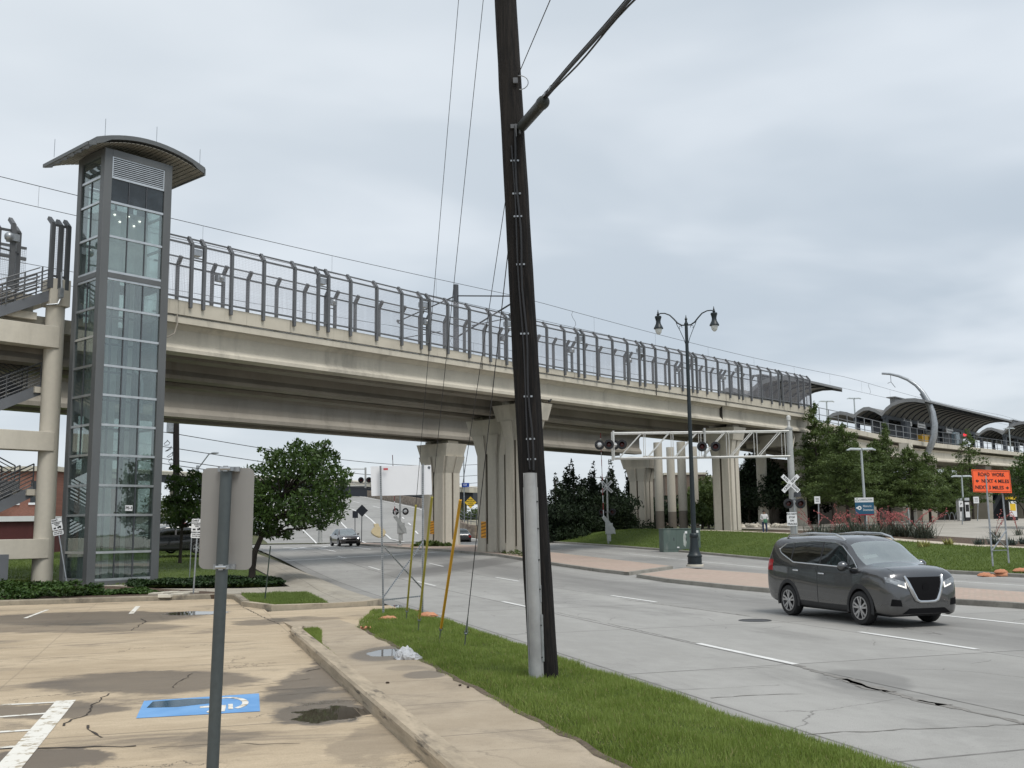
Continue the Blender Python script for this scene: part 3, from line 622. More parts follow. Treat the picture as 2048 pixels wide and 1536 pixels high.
for pts, w in (([(1592, 1331), (1640, 1345), (1700, 1362), (1740, 1376), (1790, 1388), (1850, 1404), (1910, 1416), (2000, 1436), (2060, 1450)], .12), ([(1690, 1358), (1730, 1372), (1780, 1384)], .3), ([(1840, 1400), (1890, 1411)], .22), ([(1300, 1500), (1380, 1488), (1470, 1478), (1600, 1470), (1760, 1461), (1900, 1456), (2060, 1448)], .035), ([(1240, 1198), (1330, 1210), (1420, 1222), (1500, 1232)], .05), ([(1395, 1288), (1480, 1304), (1592, 1331)], .03), ([(1100, 1222), (1220, 1248), (1330, 1273), (1395, 1287)], .03), ([(1290, 1382), (1400, 1378), (1560, 1370)], .015), ([(1360, 1345), (1480, 1338), (1580, 1332)], .015), ([(1420, 1396), (1520, 1390), (1610, 1388)], .03)):
    m_ = crack(pts, w, .0045); rc.add(m_.v, m_.f)
struct('paving_crack', rc, mat('tar crack', (.21, .2, .185), .9, var=.35, scale=7))
# ================================================================== BRIDGES
_pw = [-5, 20, 23, 36, 48, 60, 70, 85, 100]; _pz = [9.95, 9.8, 9.8, 9.83, 9.88, 9.95, 10.02, 10.09, 10.2]
_tw = [-5, 20, 23, 34, 41, 48, 55, 60, 67, 85, 100]; _tz = [12.1, 12.03, 12.03, 11.97, 11.88, 11.8, 11.86, 11.98, 12.14, 12.34, 12.4]
_bw = [-5, 20, 24, 32, 39, 48, 54, 61, 67, 82, 100]; _bz = [14.7, 14.62, 14.6, 14.52, 14.43, 14.34, 14.42, 14.52, 14.57, 14.75, 14.85]
zbot = lambda w: float(np.interp(w, _pw, _pz)); ztop = lambda w: float(np.interp(w, _tw, _tz)) - .05; zfen = lambda w: float(np.interp(w, _bw, _bz)) - .08
N0 = 39.26
CONC_SHADE = mat('shade-toned concrete', (.29, .264, .222), .88, var=.12, scale=.5, bump=.25, bscale=25, dirt=(.15, .135, .11), dirtamt=.6, dscale=.5, stretch=(1, 1, .22))  # shade under the bridges put into the girder colour; a conduit reuses it
bridge = thing('pedestrian_bridge', 'long pale concrete footbridge with a wire screen crossing the whole road', 'bridge', B(22, 40.7, 0), rad(49))
def bsweep(prof, ws, zf, caps=True, mb=None):
    mb = mb or MB(); mb.sweep(prof, [(lambda a, b, w=w: Vector((w, a, zf(w) + b))) for w in ws], caps); return mb
WS = lin(22.4, 85.0, 26)
I_PROF = [(N0, 0), (N0, .16), (N0 + .24, .4), (N0 + .24, 1.0), (N0 + .0, 1.2), (N0 + .9, 1.2), (N0 + .66, 1.0), (N0 + .66, .4), (N0 + .9, .16), (N0 + .9, 0)][::-1]
part('girder', bsweep(I_PROF, WS, zbot), CONC, bridge, FB)
part('girder', bsweep([(a + 1.55, b) for a, b in I_PROF], WS, lambda w: zbot(w) - .02), CONC_SHADE, bridge, FB)
DK = [(38.96, 1.2), (38.96, 1.47), (39.08, 1.55), (42.1, 1.55), (42.24, 1.47), (42.24, 1.2)][::-1]
part('deck', bsweep(DK, lin(22.35, 85.1, 26), zbot), CONC, bridge, FB)
def parapet(n0, n1):
    mb = MB()
    mb.sweep([(n1, 0), (n0, 0), (n0, 1), (n1, 1)], [(lambda a, b, w=w: Vector((w, a, (zbot(w) + 1.55) * (1 - b) + ztop(w) * b))) for w in lin(22.35, 85.1, 26)]); return mb
PARA = bpy.data.materials.new('parapet concrete with rust runs'); t = NT(nodes(PARA)); c = t.coord()
k = t.mix(t.ramp(t.noise(c, .7, 6), .35, .65), (.46, .425, .35), (.55, .51, .425)); v = t.noise(t.scale(c, (2.2, 1, .12)), 1.6, 6, .7); k = t.mix(t.ramp(v, .56, .72, 0, .65), k, (.13, .12, .1)); t.out(t.bsdf(k, .88, 0, t.noise(c, 25, 4), .25, .01))
part('parapet', parapet(38.9, 39.06), PARA, bridge, FB); part('parapet', parapet(42.12, 42.28), PARA, bridge, FB)
pj = MB()
for w in (42.2, 60.1, 69.8): pj.box(w - .012, w + .012, 38.885, 38.93, zbot(w) + 1.2, ztop(w))
pj.box(69.8 - .02, 69.8 + .02, N0 - .004, N0 + .3, zbot(69.8), zbot(69.8) + 1.2)
part('expansion_joint', pj, flat('dark joint', (.04, .036, .03), .9), bridge, FB)  # thin dark strips marking the joints
cd = MB(); cd.tube([B(23.0, 38.86, 11.35), B(22.98, 38.8, 10.9), B(22.8, 38.7, 10.45), B(22.4, 38.72, 10.2), B(22.15, 38.8, 10.1)], .03, 6); part('conduit', cd, CONC_SHADE, bridge)
# ---- piers
def pier(parent, w, n, z0, ztp, sw=1.55, sn=2.0, cap_n=3.3, cap_w=1.9):
    """cross-shaped shaft with corner grooves, flared head and a wide hammerhead cap; w,n in bridge frame"""
    mb = MB()
    def plus(a, b, g): return [(-a, -b + g), (-a + g, -b + g), (-a + g, -b), (-.1, -b), (-.1, -b + .1), (.1, -b + .1), (.1, -b), (a - g, -b), (a - g, -b + g), (a, -b + g), (a, b - g), (a - g, b - g), (a - g, b), (.1, b), (.1, b - .1), (-.1, b - .1), (-.1, b), (-a + g, b), (-a + g, b - g), (-a, b - g), (-a, .1), (-a + .1, .1), (-a + .1, -.1), (-a, -.1)]
    P0 = plus(sw / 2, sn / 2, .16)
    def lev(z, kx, ky): return lambda a, b: B(w + a * kx, n + b * ky, z)
    mb.sweep([(a, b) for a, b in P0], [lev(z0 - .3, 1.06, 1.05), lev(z0 + 1.2, 1, 1), lev(ztp - 2.3, 1, 1), lev(ztp - 1.0, 1.22, 1.35)])
    part('pier_shaft', mb, CONC_B, parent)
    cp = MB(); a, b = cap_w / 2, cap_n / 2
    cp.sweep([(-1, -1), (1, -1), (1, 1), (-1, 1)], [(lambda x, y: B(w + x * a * .86, n + y * b * .84, ztp - 1.0)), (lambda x, y: B(w + x * a, n + y * b, ztp))])
    cp.box(w - a * .5, w + a * .5, n - b * .75, n - b * .35, ztp, ztp + .25, FB); cp.box(w - a * .5, w + a * .5, n + b * .35, n + b * .75, ztp, ztp + .25, FB)
    part('pier_cap', cp, CONC_B, parent)
    gr = MB(); gr.box(w - .09, w + .09, n - sn / 2 + .085, n - sn / 2 + .1, z0, ztp - 2.2, FB); gr.box(w - sw / 2 + .085, w - sw / 2 + .1, n - .1, n + .1, z0, ztp - 2.2, FB)
    part('drain_groove', gr, flat('dark drain stain', (.085, .07, .05), .9), parent)
def gnd(w, n): q = inR(B(w, n)); return gz(q.x, q.y)
cC = inB(onn(1048, 1100, 41.0)); eE = inB(onn(1456, 1060, 41.0))
pier(bridge, cC.x, 41.0, .4, zbot(cC.x) - .22, sw=1.5, sn=1.8)
pier(bridge, eE.x, 41.0, 1.0, zbot(eE.x) - .22, sw=1.55, sn=1.7, cap_n=2.9, cap_w=1.9)
# end bent: two round columns and a cap beam
eb = MB(); we = 83.9
eb.box(we - .55, we + .55, 39.2, 44.6, zbot(we) - 1.15, zbot(we) - .1, FB); part('cap_beam', eb, CONC_C, bridge)
for nn in (39.9, 43.5):
    c_ = MB(); c_.lathe([(.5, .8), (.46, 5), (.46, zbot(we) - 1.15)], B(we, nn), 20); part('column', c_, CONC_C, bridge)
cp_ = MB()
for k_ in range(3): cp_.tube([B(we - 1.4, 39.6 + k_ * .12, zbot(we) - .2), B(we - 1.3, 39.6 + k_ * .12, zbot(we) - .6), B(we - 2.1, 39.5 + k_ * .12, zbot(we) - 1.9)], .05, 6)
part('conduit', cp_, CONC_C, bridge)
# ---- rail guideways behind
def guideway(name, label, girders, n0, n1, w0, w1, zb, zdeck, top):
    g = thing(name, label, 'rail bridge', B(40, n0, 0), rad(49))
    ws = lin(w0, w1, 12)
    for a in girders:
        part('girder', bsweep([(a - N0 + p, q * (zdeck - zb) / 1.2) for p, q in I_PROF], ws, lambda w: zb), CONC_SHADE, g, FB)
    part('deck', bsweep([(n0, zdeck), (n0, top - .4), (n0 - .05, top), (n0 + .2, top), (n0 + .25, zdeck + .3), (n1 - .25, zdeck + .3), (n1 - .2, top), (n1 + .05, top), (n1, zdeck)][::-1], ws, lambda w: 0.0), CONC, g, FB)
    return g
gB = guideway('rail_viaduct', 'concrete rail viaduct close behind the footbridge, on the second pier from the pole', [43.1, 45.4], 42.75, 47.0, -20, 83.0, 9.25, 10.6, 11.2)
gA = guideway('rail_viaduct', 'farther concrete rail viaduct whose long lowest face shows under the footbridge', [56.3, 58.9], 55.9, 60.6, -30, 84.0, 9.1, 10.9, 11.5)
cB = inB(gp(984, 1108, .48)); cA = inB(onn(884, 1090, 57.9))
pier(gB, cB.x, 44.6, .5, 9.05, sw=1.5, sn=1.9, cap_n=3.2); pier(gA, cA.x, 57.9, .5, 8.75, sw=1.9, sn=2.4, cap_n=3.4, cap_w=2.3)
dD = inB(onn(1285, 1060, 57.9)); pier(gA, dD.x, 57.9, .9, 8.8, sw=1.5, sn=2.0, cap_n=3.6)
# four round two-tone columns under the station end
for i, (px, nn) in enumerate(((1321, 55), (1346, 57.5), (1368, 53), (1392, 55.5))):
    p = onn(px, 1070, nn); c_ = MB(); zb = .8
    c_.k = 1; c_.lathe([(.42, zb - .6), (.42, 3.55)], (p.x, p.y, 0), 18); c_.k = 0; c_.lathe([(.42, 3.55), (.42, 10.2)], (p.x, p.y, 0), 18)
    solo('round_column', c_, [CONC_C, mat('taupe column paint %d' % i, (.2, .175, .145), .8, var=.08)], ['pale round column with taupe foot, first left of the four under the bridge', 'shaded round column with taupe foot, second of the four, with a small sign', 'pale round column with taupe foot, third of the four under the bridge', 'shaded round column with taupe foot, partly behind the street lamp'][i], 'column', (p.x, p.y, zb), group='round two-tone columns under the viaduct')
# ---- fence along the footbridge
def fence(label, n, inn, ws_posts, lights, with_arms=1, arm=.75):
    f = thing('screen_fence', label, 'fence', B(23, n, 12), rad(49)); sg = 1 if inn > 0 else -1
    for w in ws_posts:
        mb = MB(); z0 = ztop(w) - .28; z1 = zfen(w)
        mb.bar(B(w, n, z0), B(w, n, z1), .15, .13, up=B(1, 0, 0)); part('post', mb, STEEL, f)
        ar = MB(); ar.bar(B(w, n, z1 - .02), B(w, n + sg * .3, z1 + .36), .15, .15, up=B(1, 0, 0)); part('post_arm', ar, STEEL, f)
    rl = MB(); W_ = lin(ws_posts[0] - 1.2, ws_posts[-1], 24)
    def rail(off, zf, r_):
        for i in range(len(W_) - 1): rl.bar(B(W_[i], n + off, zf(W_[i])), B(W_[i + 1], n + off, zf(W_[i + 1])), r_, r_)
    rail(0, lambda w: zfen(w) - .02, .07); rail(sg * .26, lambda w: zfen(w) + .31, .06); rail(0, lambda w: ztop(w) + .14, .07)
    part('rail', rl, STEEL, f)
    # wire screen bay by bay
    allp = [ws_posts[0] - 1.2] + list(ws_posts)
    for a, b in zip(allp[:-1], allp[1:]):
        if b - a < .8: continue
        mb = MB(); k = int((b - a) / .075); r_ = .0034
        def wire(p, q):
            d = (q - p).normalized(); x = d.cross(FB @ Vector((0, 1, 0))).normalized() * r_; y = (FB @ Vector((0, 1, 0))) * r_
            mb.add([p + x, p - x * .5 + y, p - x * .5 - y, q + x, q - x * .5 + y, q - x * .5 - y], [(0, 1, 4, 3), (1, 2, 5, 4), (2, 0, 3, 5)])
        for i in range(1, k):
            w = a + (b - a) * i / k; wire(B(w, n, ztop(w) + .12), B(w, n, zfen(w))); wire(B(w, n, zfen(w)), B(w, n + sg * .26, zfen(w) + .31))
        zz = .12
        while zz < 2.45:
            wire(B(a, n, ztop(a) + zz), B(b, n, ztop(b) + zz)); zz += .075
        for e in (.2, .4): wire(B(a, n + sg * .26 * e * 1.6, zfen(a) + .3 * e * 1.6), B(b, n + sg * .26 * e * 1.6, zfen(b) + .3 * e * 1.6))
        part('wire_screen', mb, GALVF, f)
    for w in lights:
        z1 = zfen(w) - .28
        lt = MB(); lt.box(w - .2, w + .2, n + sg * .02, n + sg * .34, z1 - .16, z1 + .12, FB); lt.sphere(B(w, n + sg * .3, z1), (.15, .15, .15), 10, 6); o = part('light_fixture', lt, GALV, f)
        b2 = MB(); b2.bar(B(w - .3, n, z1 - .3), B(w + .3, n, z1 - .3), .05, .05); b2.bar(B(w - .3, n, z1 + .18), B(w + .3, n, z1 + .18), .05, .05); part('light_bracket', b2, STEEL, f)
    return f
GALVF = mat('screen wire', (.34, .34, .37), .5, .5, var=.05)
posts = []; lts = []
w = 23.6
for k in range(9):
    posts += [w, w + .62, w + 2.02, w + 3.74, w + 5.48]; lts.append(w + .31); w += 6.88
posts = [p for p in posts if p < 81.5] + [82.2, 83.3, 84.6]; lts = [l for l in lts if l < 81]
fence('near grey screen fence with inward arms along the road side of the footbridge', 38.84, 1, posts, lts)
post2 = [p + 3.25 for p in posts if p + 3.25 < 84.9]; post2 = [25.0] + [p for p in post2 if p > 25.5]
fence('far grey screen fence seen through the near one on the footbridge', 42.34, -1, post2, [l + 3.25 for l in lts if l + 3.25 < 82])
# railing at the right end of the footbridge
er = MB()
for w in lin(82.4, 85, 12): er.bar(B(w, 39.0, ztop(w)), B(w, 39.0, ztop(w) + 1.1), .03, .03)
for z in (.1, 1.1): er.bar(B(82.4, 39.0, ztop(83) + z), B(85, 39.0, ztop(85) + z), .05, .05)
for nn in lin(39.1, 42.2, 12): er.bar(B(85, nn, ztop(85)), B(85, nn, ztop(85) + 1.1), .03, .03)
for z in (.1, 1.1): er.bar(B(85, 39.0, ztop(85) + z), B(85, 42.3, ztop(85) + z), .05, .05)
part('end_railing', er, STEEL, bridge)
# ---- overhead line: pole with cantilevers, wires
oc = onn(912, 640, 51.0); ow = inB(oc).x
pl = thing('catenary_pole', 'dark steel tram pole with two bracket arms rising behind the bridge screen', 'pole', B(ow, 51, 11), rad(49))
mb = MB(); mb.tube([B(ow, 51, 10.9), B(ow, 51, 19.75)], [.24, .2], 10); part('mast', mb, STEELD, pl)
for sg, nn in ((-1, 44.8), (1, 57.2)):
    mb = MB(); mb.tube([B(ow, 51 + sg * .2, 18.9), B(ow, nn - sg * .2, 17.95)], .05, 6); mb.tube([B(ow, 51 + sg * .2, 15.9), B(ow, nn, 17.8)], .06, 6); mb.tube([B(ow, 51 + sg * 1.6, 16.5), B(ow, nn - sg * .1, 16.55)], .035, 6); mb.sphere(B(ow, nn, 17.95), .12, 8, 6); part('bracket_arm', mb, STEELD, pl)
def catenary(n, label, w0, w1, zc, zm, drops=True, w_anchor=None):
    mb = MB(); sag = lambda w, w0=ow: -.35 * math.sin(math.pi * ((w - ow) % 55.0) / 55.0)
    W_ = lin(w0, w1, 60)
    mb.tube([B(w, n, zm + sag(w)) for w in W_], .016, 4); mb.tube([B(w, n, zc) for w in W_], .014, 4)
    w = w0 + 3
    while w < w1: mb.tube([B(w, n, zc), B(w, n, zm + sag(w))], .007, 3); w += 8.3
    for w in (58.5, 113): mb.tube([B(w + .25 * math.sin(i * 1.2), n, zc + (zm + sag(w) - zc) * i / 5) for i in range(6)], .016, 4)
    return solo('overhead_wire', mb, WIRE, label, 'wire', B(ow, n, zc))
catenary(44.8, 'upper pair of tram wires running above the footbridge screen', -25, 190, 16.55, 17.85)
catenary(57.2, 'tram wires over the farther track, seen through the bridge screen', -25, 86, 16.3, 17.5)
# ================================================================== ELEVATOR TOWER
TW0, TN0, TL, TD = 19.2, 38.25, 3.0, 2.25
tower = thing('elevator_tower', 'tall glass elevator tower with grey frame and curved overhanging roof', 'elevator tower', B(TW0 + TL / 2, TN0 + TD / 2, 0), rad(49))
TG = glass('tower glass', (.8, .86, .84), refl=.11, rough=.015, dens=.12, body=(.2, .23, .23)); TGD = glass('tinted spandrel glass', (.1, .12, .14), refl=.02, rough=.05, dens=.5, body=(.05, .06, .07))
FRAME = mat('tower frame paint', (.118, .125, .128), .5, .15, var=.1, scale=1.2, bump=.03, dirt=(.09, .09, .09), dirtamt=.4, dscale=.8, stretch=(1, 1, .2))
ZT = 17.55
def tbox(mb, w0, w1, n0, n1, z0, z1): mb.box(TW0 + w0, TW0 + w1, TN0 + n0, TN0 + n1, z0, z1, FB)
pw = .34
for a, b in ((0, 0), (TL - pw, 0), (0, TD - pw), (TL - pw, TD - pw)):
    mb = MB(); tbox(mb, a, a + pw, b, b + pw, .12, ZT); part('corner_post', mb, FRAME, tower, bevel=.02)
zs = [.35, 1.39, 2.83, 3.98, 5.16, 6.34, 7.52, 8.69, 9.85, 11.02, 12.2, 12.5, 13.94, 15.36, 16.4]
mu = MB(); ms = MB()
for z in zs[:]:
    tbox(mu, pw - .01, TL - pw + .01, .03, .12, z - .045, z + .045); tbox(mu, .03, .12, pw - .01, TD - pw + .01, z - .045, z + .045)
    tbox(mu, pw - .01, TL - pw + .01, TD - .12, TD - .03, z - .045, z + .045); tbox(mu, TL - .12, TL - .03, pw - .01, TD - pw + .01, z - .045, z + .045)
part('mullion', mu, ALU, tower)
for z0, z1 in ((12.25, 12.45), (17.28, ZT), (.12, .3)):
    tbox(ms, pw, TL - pw, .0, .2, z0, z1); tbox(ms, .0, .2, pw, TD - pw, z0, z1); tbox(ms, pw, TL - pw, TD - .2, TD, z0, z1); tbox(ms, TL - .2, TL, pw, TD - pw, z0, z1)
part('spandrel_beam', ms, FRAME, tower)
vm = MB()
for f_ in (1 / 3, 2 / 3): tbox(vm, pw + (TL - 2 * pw) * f_ - .018, pw + (TL - 2 * pw) * f_ + .018, .045, .1, .4, 16.4)
tbox(vm, .045, .1, TD / 2 - .018, TD / 2 + .018, 5, 16.4); part('glazing_bar', vm, STEELD, tower)
def pane(w0, w1, n0, n1, z0, z1, m):
    mb = MB(); tbox(mb, w0, w1, n0, n1, z0, z1); part('window_pane', mb, m, tower)
for z0, z1 in zip(zs[:-1], zs[1:]):
    if z1 - z0 < .5: continue
    pane(pw, TL - pw, .075, .087, z0, z1, TGD if z0 > 15 else TG); pane(.075, .087, pw, TD - pw, z0, z1, TG); pane(pw, TL - pw, TD - .087, TD - .075, z0, z1, TG); pane(TL - .087, TL - .075, pw, TD - pw, z0, z1, TG)
pane(.075, .087, pw, TD - pw, 16.4, 17.3, TG)
lv = MB()
for i in range(10):
    z = 16.5 + i * .082; lv.bar(B(TW0 + pw + .03, TN0 + .06, z), B(TW0 + TL - pw - .03, TN0 + .06, z), .03, .035)
tbox(lv, pw, pw + .05, .03, .12, 16.44, 17.3); tbox(lv, TL - pw - .05, TL - pw, .03, .12, 16.44, 17.3); tbox(lv, pw, TL - pw, .03, .12, 17.26, 17.31)
lv.k = 1; tbox(lv, pw, TL - pw, .13, .15, 16.44, 17.3); part('louvre', lv, [ALU, BLACKP], tower)
bs = MB(); tbox(bs, -.2, TL + .2, -.2, TD + .2, -.2, .13); part('plinth', bs, CONC, tower, bevel=.02)
# inside: rails, concrete columns of the shaft, cabin with lamps
sh = MB()
for a, b, wd, dp in ((.55, 1.75, .55, .16), (1.35, 1.9, .5, .12), (2.15, 1.75, .3, .14), (.42, .9, .16, .5)): tbox(sh, a, a + wd, b, b + dp, .2, 12.6)
part('shaft_panel', sh, mat('shaft panel grey', (.5, .51, .5), .6, var=.15, scale=.5, stretch=(1, 1, .15)), tower)
rl = MB()
for a, b in ((.75, 1.1), (1.2, 1.3), (1.9, 1.25), (2.3, 1.1), (1.55, .8)): tbox(rl, a, a + .07, b, b + .07, .2, 16)
part('guide_rail', rl, STEELD, tower)
ra = MB(); 
for z in zs[1:10]: tbox(ra, .5, TL - .4, 1.55, 1.62, z - .04, z + .04)
part('shaft_bracket', ra, STEELD, tower)
tb_ = MB(); tb_.tube([B(TW0 + 2.35, TN0 + .7, 7.0), B(TW0 + 2.36, TN0 + .7, 8.2), B(TW0 + 2.3, TN0 + .8, 8.6), B(TW0 + 2.15, TN0 + .95, 8.75)], .07, 8); tb_.tube([B(TW0 + .5, TN0 + .5, 5.9)] + [B(TW0 + .95 + .42 * math.sin(a_), TN0 + .5, 5.55 - .4 * math.cos(a_)) for a_ in lin(-1.4, 1.5, 8)], .03, 6); part('travelling_cable', tb_, GALV, tower)
cbm = MB(); tbox(cbm, .42, TL - .75, .5, TD - .35, 12.62, 15.2); part('elevator_cabin', cbm, mat('cabin panel', (.42, .45, .45), .5, var=.1, scale=1.5), tower)
pnl = MB(); 
for a in (.55, 1.2): tbox(pnl, a, a + .5, .485, .5, 12.75, 13.7); tbox(pnl, a, a + .5, .485, .5, 13.9, 15.0)
part('cabin_panel', pnl, mat('cabin panel light', (.5, .53, .53), .5, var=.06), tower)
lp = MB()
for a, z in ((.75, 15.0), (.98, 14.75), (1.35, 15.05), (1.6, 14.7), (1.85, 14.95)): lp.sphere(B(TW0 + a, TN0 + .46, z), (.05, .05, .025), 8, 5)
part('cabin_lamp', lp, emit('cabin lamp glow', (1, .96, .85), 3), tower)
dk_ = MB(); tbox(dk_, pw, TL - pw, .4, TD - .2, 16.45, 17.2); part('machine_housing', dk_, STEELD, tower)
# curved roof, arched along w, slotted eaves
RW0, RW1, RN0, RN1 = 18.62, 23.5, 38.15 - .3, 42.7 - 1.0
rf = MB(); ch = RW1 - RW0; rise = .52
arc_z = lambda f: 17.72 + rise * (1 - (2 * f - 1) ** 2)
prof = [(f, .0) for f in lin(0, 1, 17)] + [(f, -.28) for f in lin(1, 0, 17)]
rf.sweep(prof, [(lambda a, b, n=n: B(RW0 + a * ch, n, arc_z(a) + b + (.1 if b < 0 and .12 < a < .88 else 0))) for n in (RN0, RN1)]); part('roof', rf, FRAME, tower)
sf = MB()
for i in range(26):
    f0, f1 = i / 26 + .004, (i + 1) / 26 - .004
    sf.poly([B(RW0 + f0 * ch, RN0 + .06, arc_z(f0) - .3), B(RW0 + f1 * ch, RN0 + .06, arc_z(f1) - .3), B(RW0 + f1 * ch, RN1 - .06, arc_z(f1) - .3), B(RW0 + f0 * ch, RN1 - .06, arc_z(f0) - .3)], d=(0, 0, .02))
part('soffit', sf, mat('soffit slats', (.26, .245, .21), .7, var=.1), tower)
fl = MB()
for k in range(7):
    n = RN0 + .02 + (RN1 - RN0 - .1) * k / 6; fl.bar(B(RW0 - .02, n, 17.45), B(RW0 - .32, n, 17.36), .1, .16)
fl.bar(B(RW0 - .34, RN0, 17.36), B(RW0 - .34, RN1, 17.36), .06, .14); fl.bar(B(RW1 + .0, RN0, 17.52), B(RW1 + .0, RN1, 17.52), .06, .3); part('eaves_slot_frame', fl, FRAME, tower)
for px, py, f_, n in ((205, 232, .1, RN0 + .3), (300, 250, .56, RN0 + .3), (389, 288, .97, RN0 + .2), (107, 288, -.02, RN1 - .4)):
    b0 = B(RW0 + f_ * ch, n, arc_z(min(1, max(0, f_)))); mb = MB(); mb.tube([b0, b0 + Vector((0, 0, .78))], .012, 5); part('lightning_rod', mb, GALV, tower)
pe = MB(); p0 = B(TW0 + 1.62, TN0 + .02, 3.1); d_ = FB @ Vector((0, -1, 0)); M = facing(p0, d_); pe.box(-.15, .15, -.11, .11, -.01, .01, M); s_ = part('number_plate', pe, WHITEP, tower)
part('lettering', text_mb('PE-3', .15, M @ Matrix.Translation((0, 0, .012)), bold=.004), BLACKT, s_)
# ================================================================== STAIR STRUCTURE (left edge)
stair = thing('stair_tower', 'pale concrete stair frame with grey steel flights beside the elevator tower', 'stairs', B(19, 42, 0), rad(49))
NF = 41.9
col = MB(); col.lathe([(.41, -.2), (.39, 4), (.38, 11.8)], B(19.38, 42.35), 26); part('column', col, CONC_C, stair)
for w, n, z1 in ((15.0, 42.3, 11.2), (18.5, 46.4, 11.0), (14.5, 46.4, 11.0)):
    c_ = MB(); c_.lathe([(.36, -.2), (.33, z1)], B(w, n), 18); part('column', c_, CONC_C, stair)
for z in (1.15, 5.5, 9.8):
    b_ = MB(); b_.box(10.0, 19.42, 41.92, 42.62, z, z + (.9 if z > 6 else .78), FB); part('beam', b_, CONC_C, stair, bevel=.015)
    b_ = MB(); b_.box(10.0, 18.9, 46.1, 46.7, z + .1, z + .85, FB); part('beam', b_, CONC_C, stair)
hd = MB(); hd.box(18.95, 19.8, 41.92, 42.75, 11.6, 12.75, FB); part('column_head', hd, CONC_C, stair, bevel=.02)
def flight(w0, z0, w1, z1, n, d=1.3, front=True):
    mb = MB()
    for nn in (n, n + d): mb.sweep([(-.04, -.36), (.04, -.36), (.04, .1), (-.04, .1)], [(lambda a, b: B(w0, nn + a, z0 + b)), (lambda a, b: B(w1, nn + a, z1 + b))])
    k = max(4, int(abs(z1 - z0) / .17))
    for i in range(k):
        w = w0 + (w1 - w0) * (i + .5) / k; z = z0 + (z1 - z0) * (i + .5) / k; mb.box(w - .17, w + .17, n, n + d, z - .03, z, FB)
    f = part('stair_flight', mb, STRG, stair)
    r_ = MB()
    for nn in (n, n + d):
        for h in (.2, .36, .52, .68, .84, 1.0): r_.tube([B(w0, nn, z0 + h), B(w1, nn, z1 + h)], .022 if h < 1 else .03, 5)
        for i in range(5): w = w0 + (w1 - w0) * i / 4; z = z0 + (z1 - z0) * i / 4; r_.bar(B(w, nn, z), B(w, nn, z + 1.0), .05, .04)
    part('railing', r_, STEEL, f)
STRG = mat('grey stringer paint', (.15, .16, .175), .55, .1, var=.08, bump=.04)
flight(13.6, 5.5, 19.1, 8.25, 42.75); flight(13.4, 1.2, 19.0, 4.0, 42.75); flight(19.0, 8.2, 13.6, 10.9, 44.3); flight(18.9, 4.0, 13.6, 6.6, 44.3); flight(18.0, .1, 13.5, 1.5, 42.7); flight(18.9, .6, 13.6, 3.2, 45.0, front=False)
flight(13.4, 9.35, 19.0, 12.15, 42.1)
for w0, w1, z in ((18.8, 19.4, 8.2), (18.7, 19.4, 3.95), (12.0, 13.8, 5.5), (12, 13.8, 1.4)):
    l_ = MB(); l_.box(w0, w1, 42.6, 45.8, z - .25, z, FB); part('landing', l_, CONC_C, stair)
ur = MB()
for h in (.25, .45, .65, .85, 1.05): ur.tube([B(13.4, 42.0, 9.5 + h), B(16.4, 42.0, 11.0 + h), B(18.5, 42.0, 12.05 + h)], .025, 5)
for w in lin(13, 18.6, 9): ur.bar(B(w, 42.0, 9.3 + (w - 13) * .5), B(w, 42.0, 10.35 + (w - 13) * .5), .05, .05)
part('railing', ur, STEEL, stair)
dk2 = MB(); dk2.box(16.5, 19.6, 43.5, 46.5, 11.9, 12.25, FB); dk2.box(16.8, 19.0, 43.6, 46.2, 11.5, 11.9, FB); dk2.box(17.0, 18.6, 42.3, 43.3, 10.95, 11.25, FB); part('upper_deck', dk2, CONC_C, stair)
def lampcage(w, n, z):
    mb = MB(); mb.box(w - .02, w + .5, n - .22, n + .2, z - .16, z + .2, FB); o = part('light_fixture', mb, STEELD, stair); g = MB(); g.box(w - .1, w - .02, n - .2, n + .18, z - .14, z + .16, FB); part('lens', g, flat('lamp lens', (.4, .4, .38), .2), o)
lampcage(18.1, 45.9, 7.35); lampcage(17.9, 45.9, 10.4); lampcage(18.0, 45.9, 3.5)
sg_ = MB(); sg_.box(17.3, 17.7, 41.6, 42.3, -.1, 1.35, FB); part('newel_panel', sg_, STRG, stair)
# screen portal on the landing beside the tower
pf = MB()
for w, n, z1 in ((18.95, 42.0, 15.1), (19.3, 42.0, 15.05), (19.62, 42.0, 15.1), (17.0, 43.0, 14.7), (17.4, 43.6, 14.9), (17.75, 43.0, 15.0), (18.15, 43.4, 14.8)):
    pf.bar(B(w, n, 12.3), B(w, n, z1), .17, .17, up=B(1, 0, 0)); pf.bar(B(w, n, z1 - .02), B(w - .02, n + .35, z1 + .3), .15, .15)
pf.bar(B(18.95, 42.0, 15.05), B(19.62, 42.0, 15.05), .09, .09); pf.bar(B(16.0, 46, 14.9), B(19.6, 46, 14.9), .1, .1); pf.bar(B(16.0, 46, 14.4), B(19.6, 46, 14.4), .12, .14); pf.bar(B(18.95, 42.0, 12.85), B(19.62, 42.0, 12.85), .08, .08); pf.bar(B(17.0, 43.0, 14.7), B(18.15, 43.3, 14.8), .08, .1); pf.bar(B(17.0, 43.0, 13.9), B(18.15, 43.3, 13.9), .06, .06)
part('portal_frame', pf, STEEL, stair)
ps = MB()
for w in lin(15.8, 19.6, 50): ps.bar(B(w, 46, 12.3), B(w, 46, 14.9), .008, .008)
for z in lin(12.3, 14.9, 34): ps.bar(B(15.8, 46, z), B(19.6, 46, z), .008, .008)
for w in lin(18.97, 19.6, 9): ps.bar(B(w, 42, 12.8), B(w, 42, 15), .008, .008)
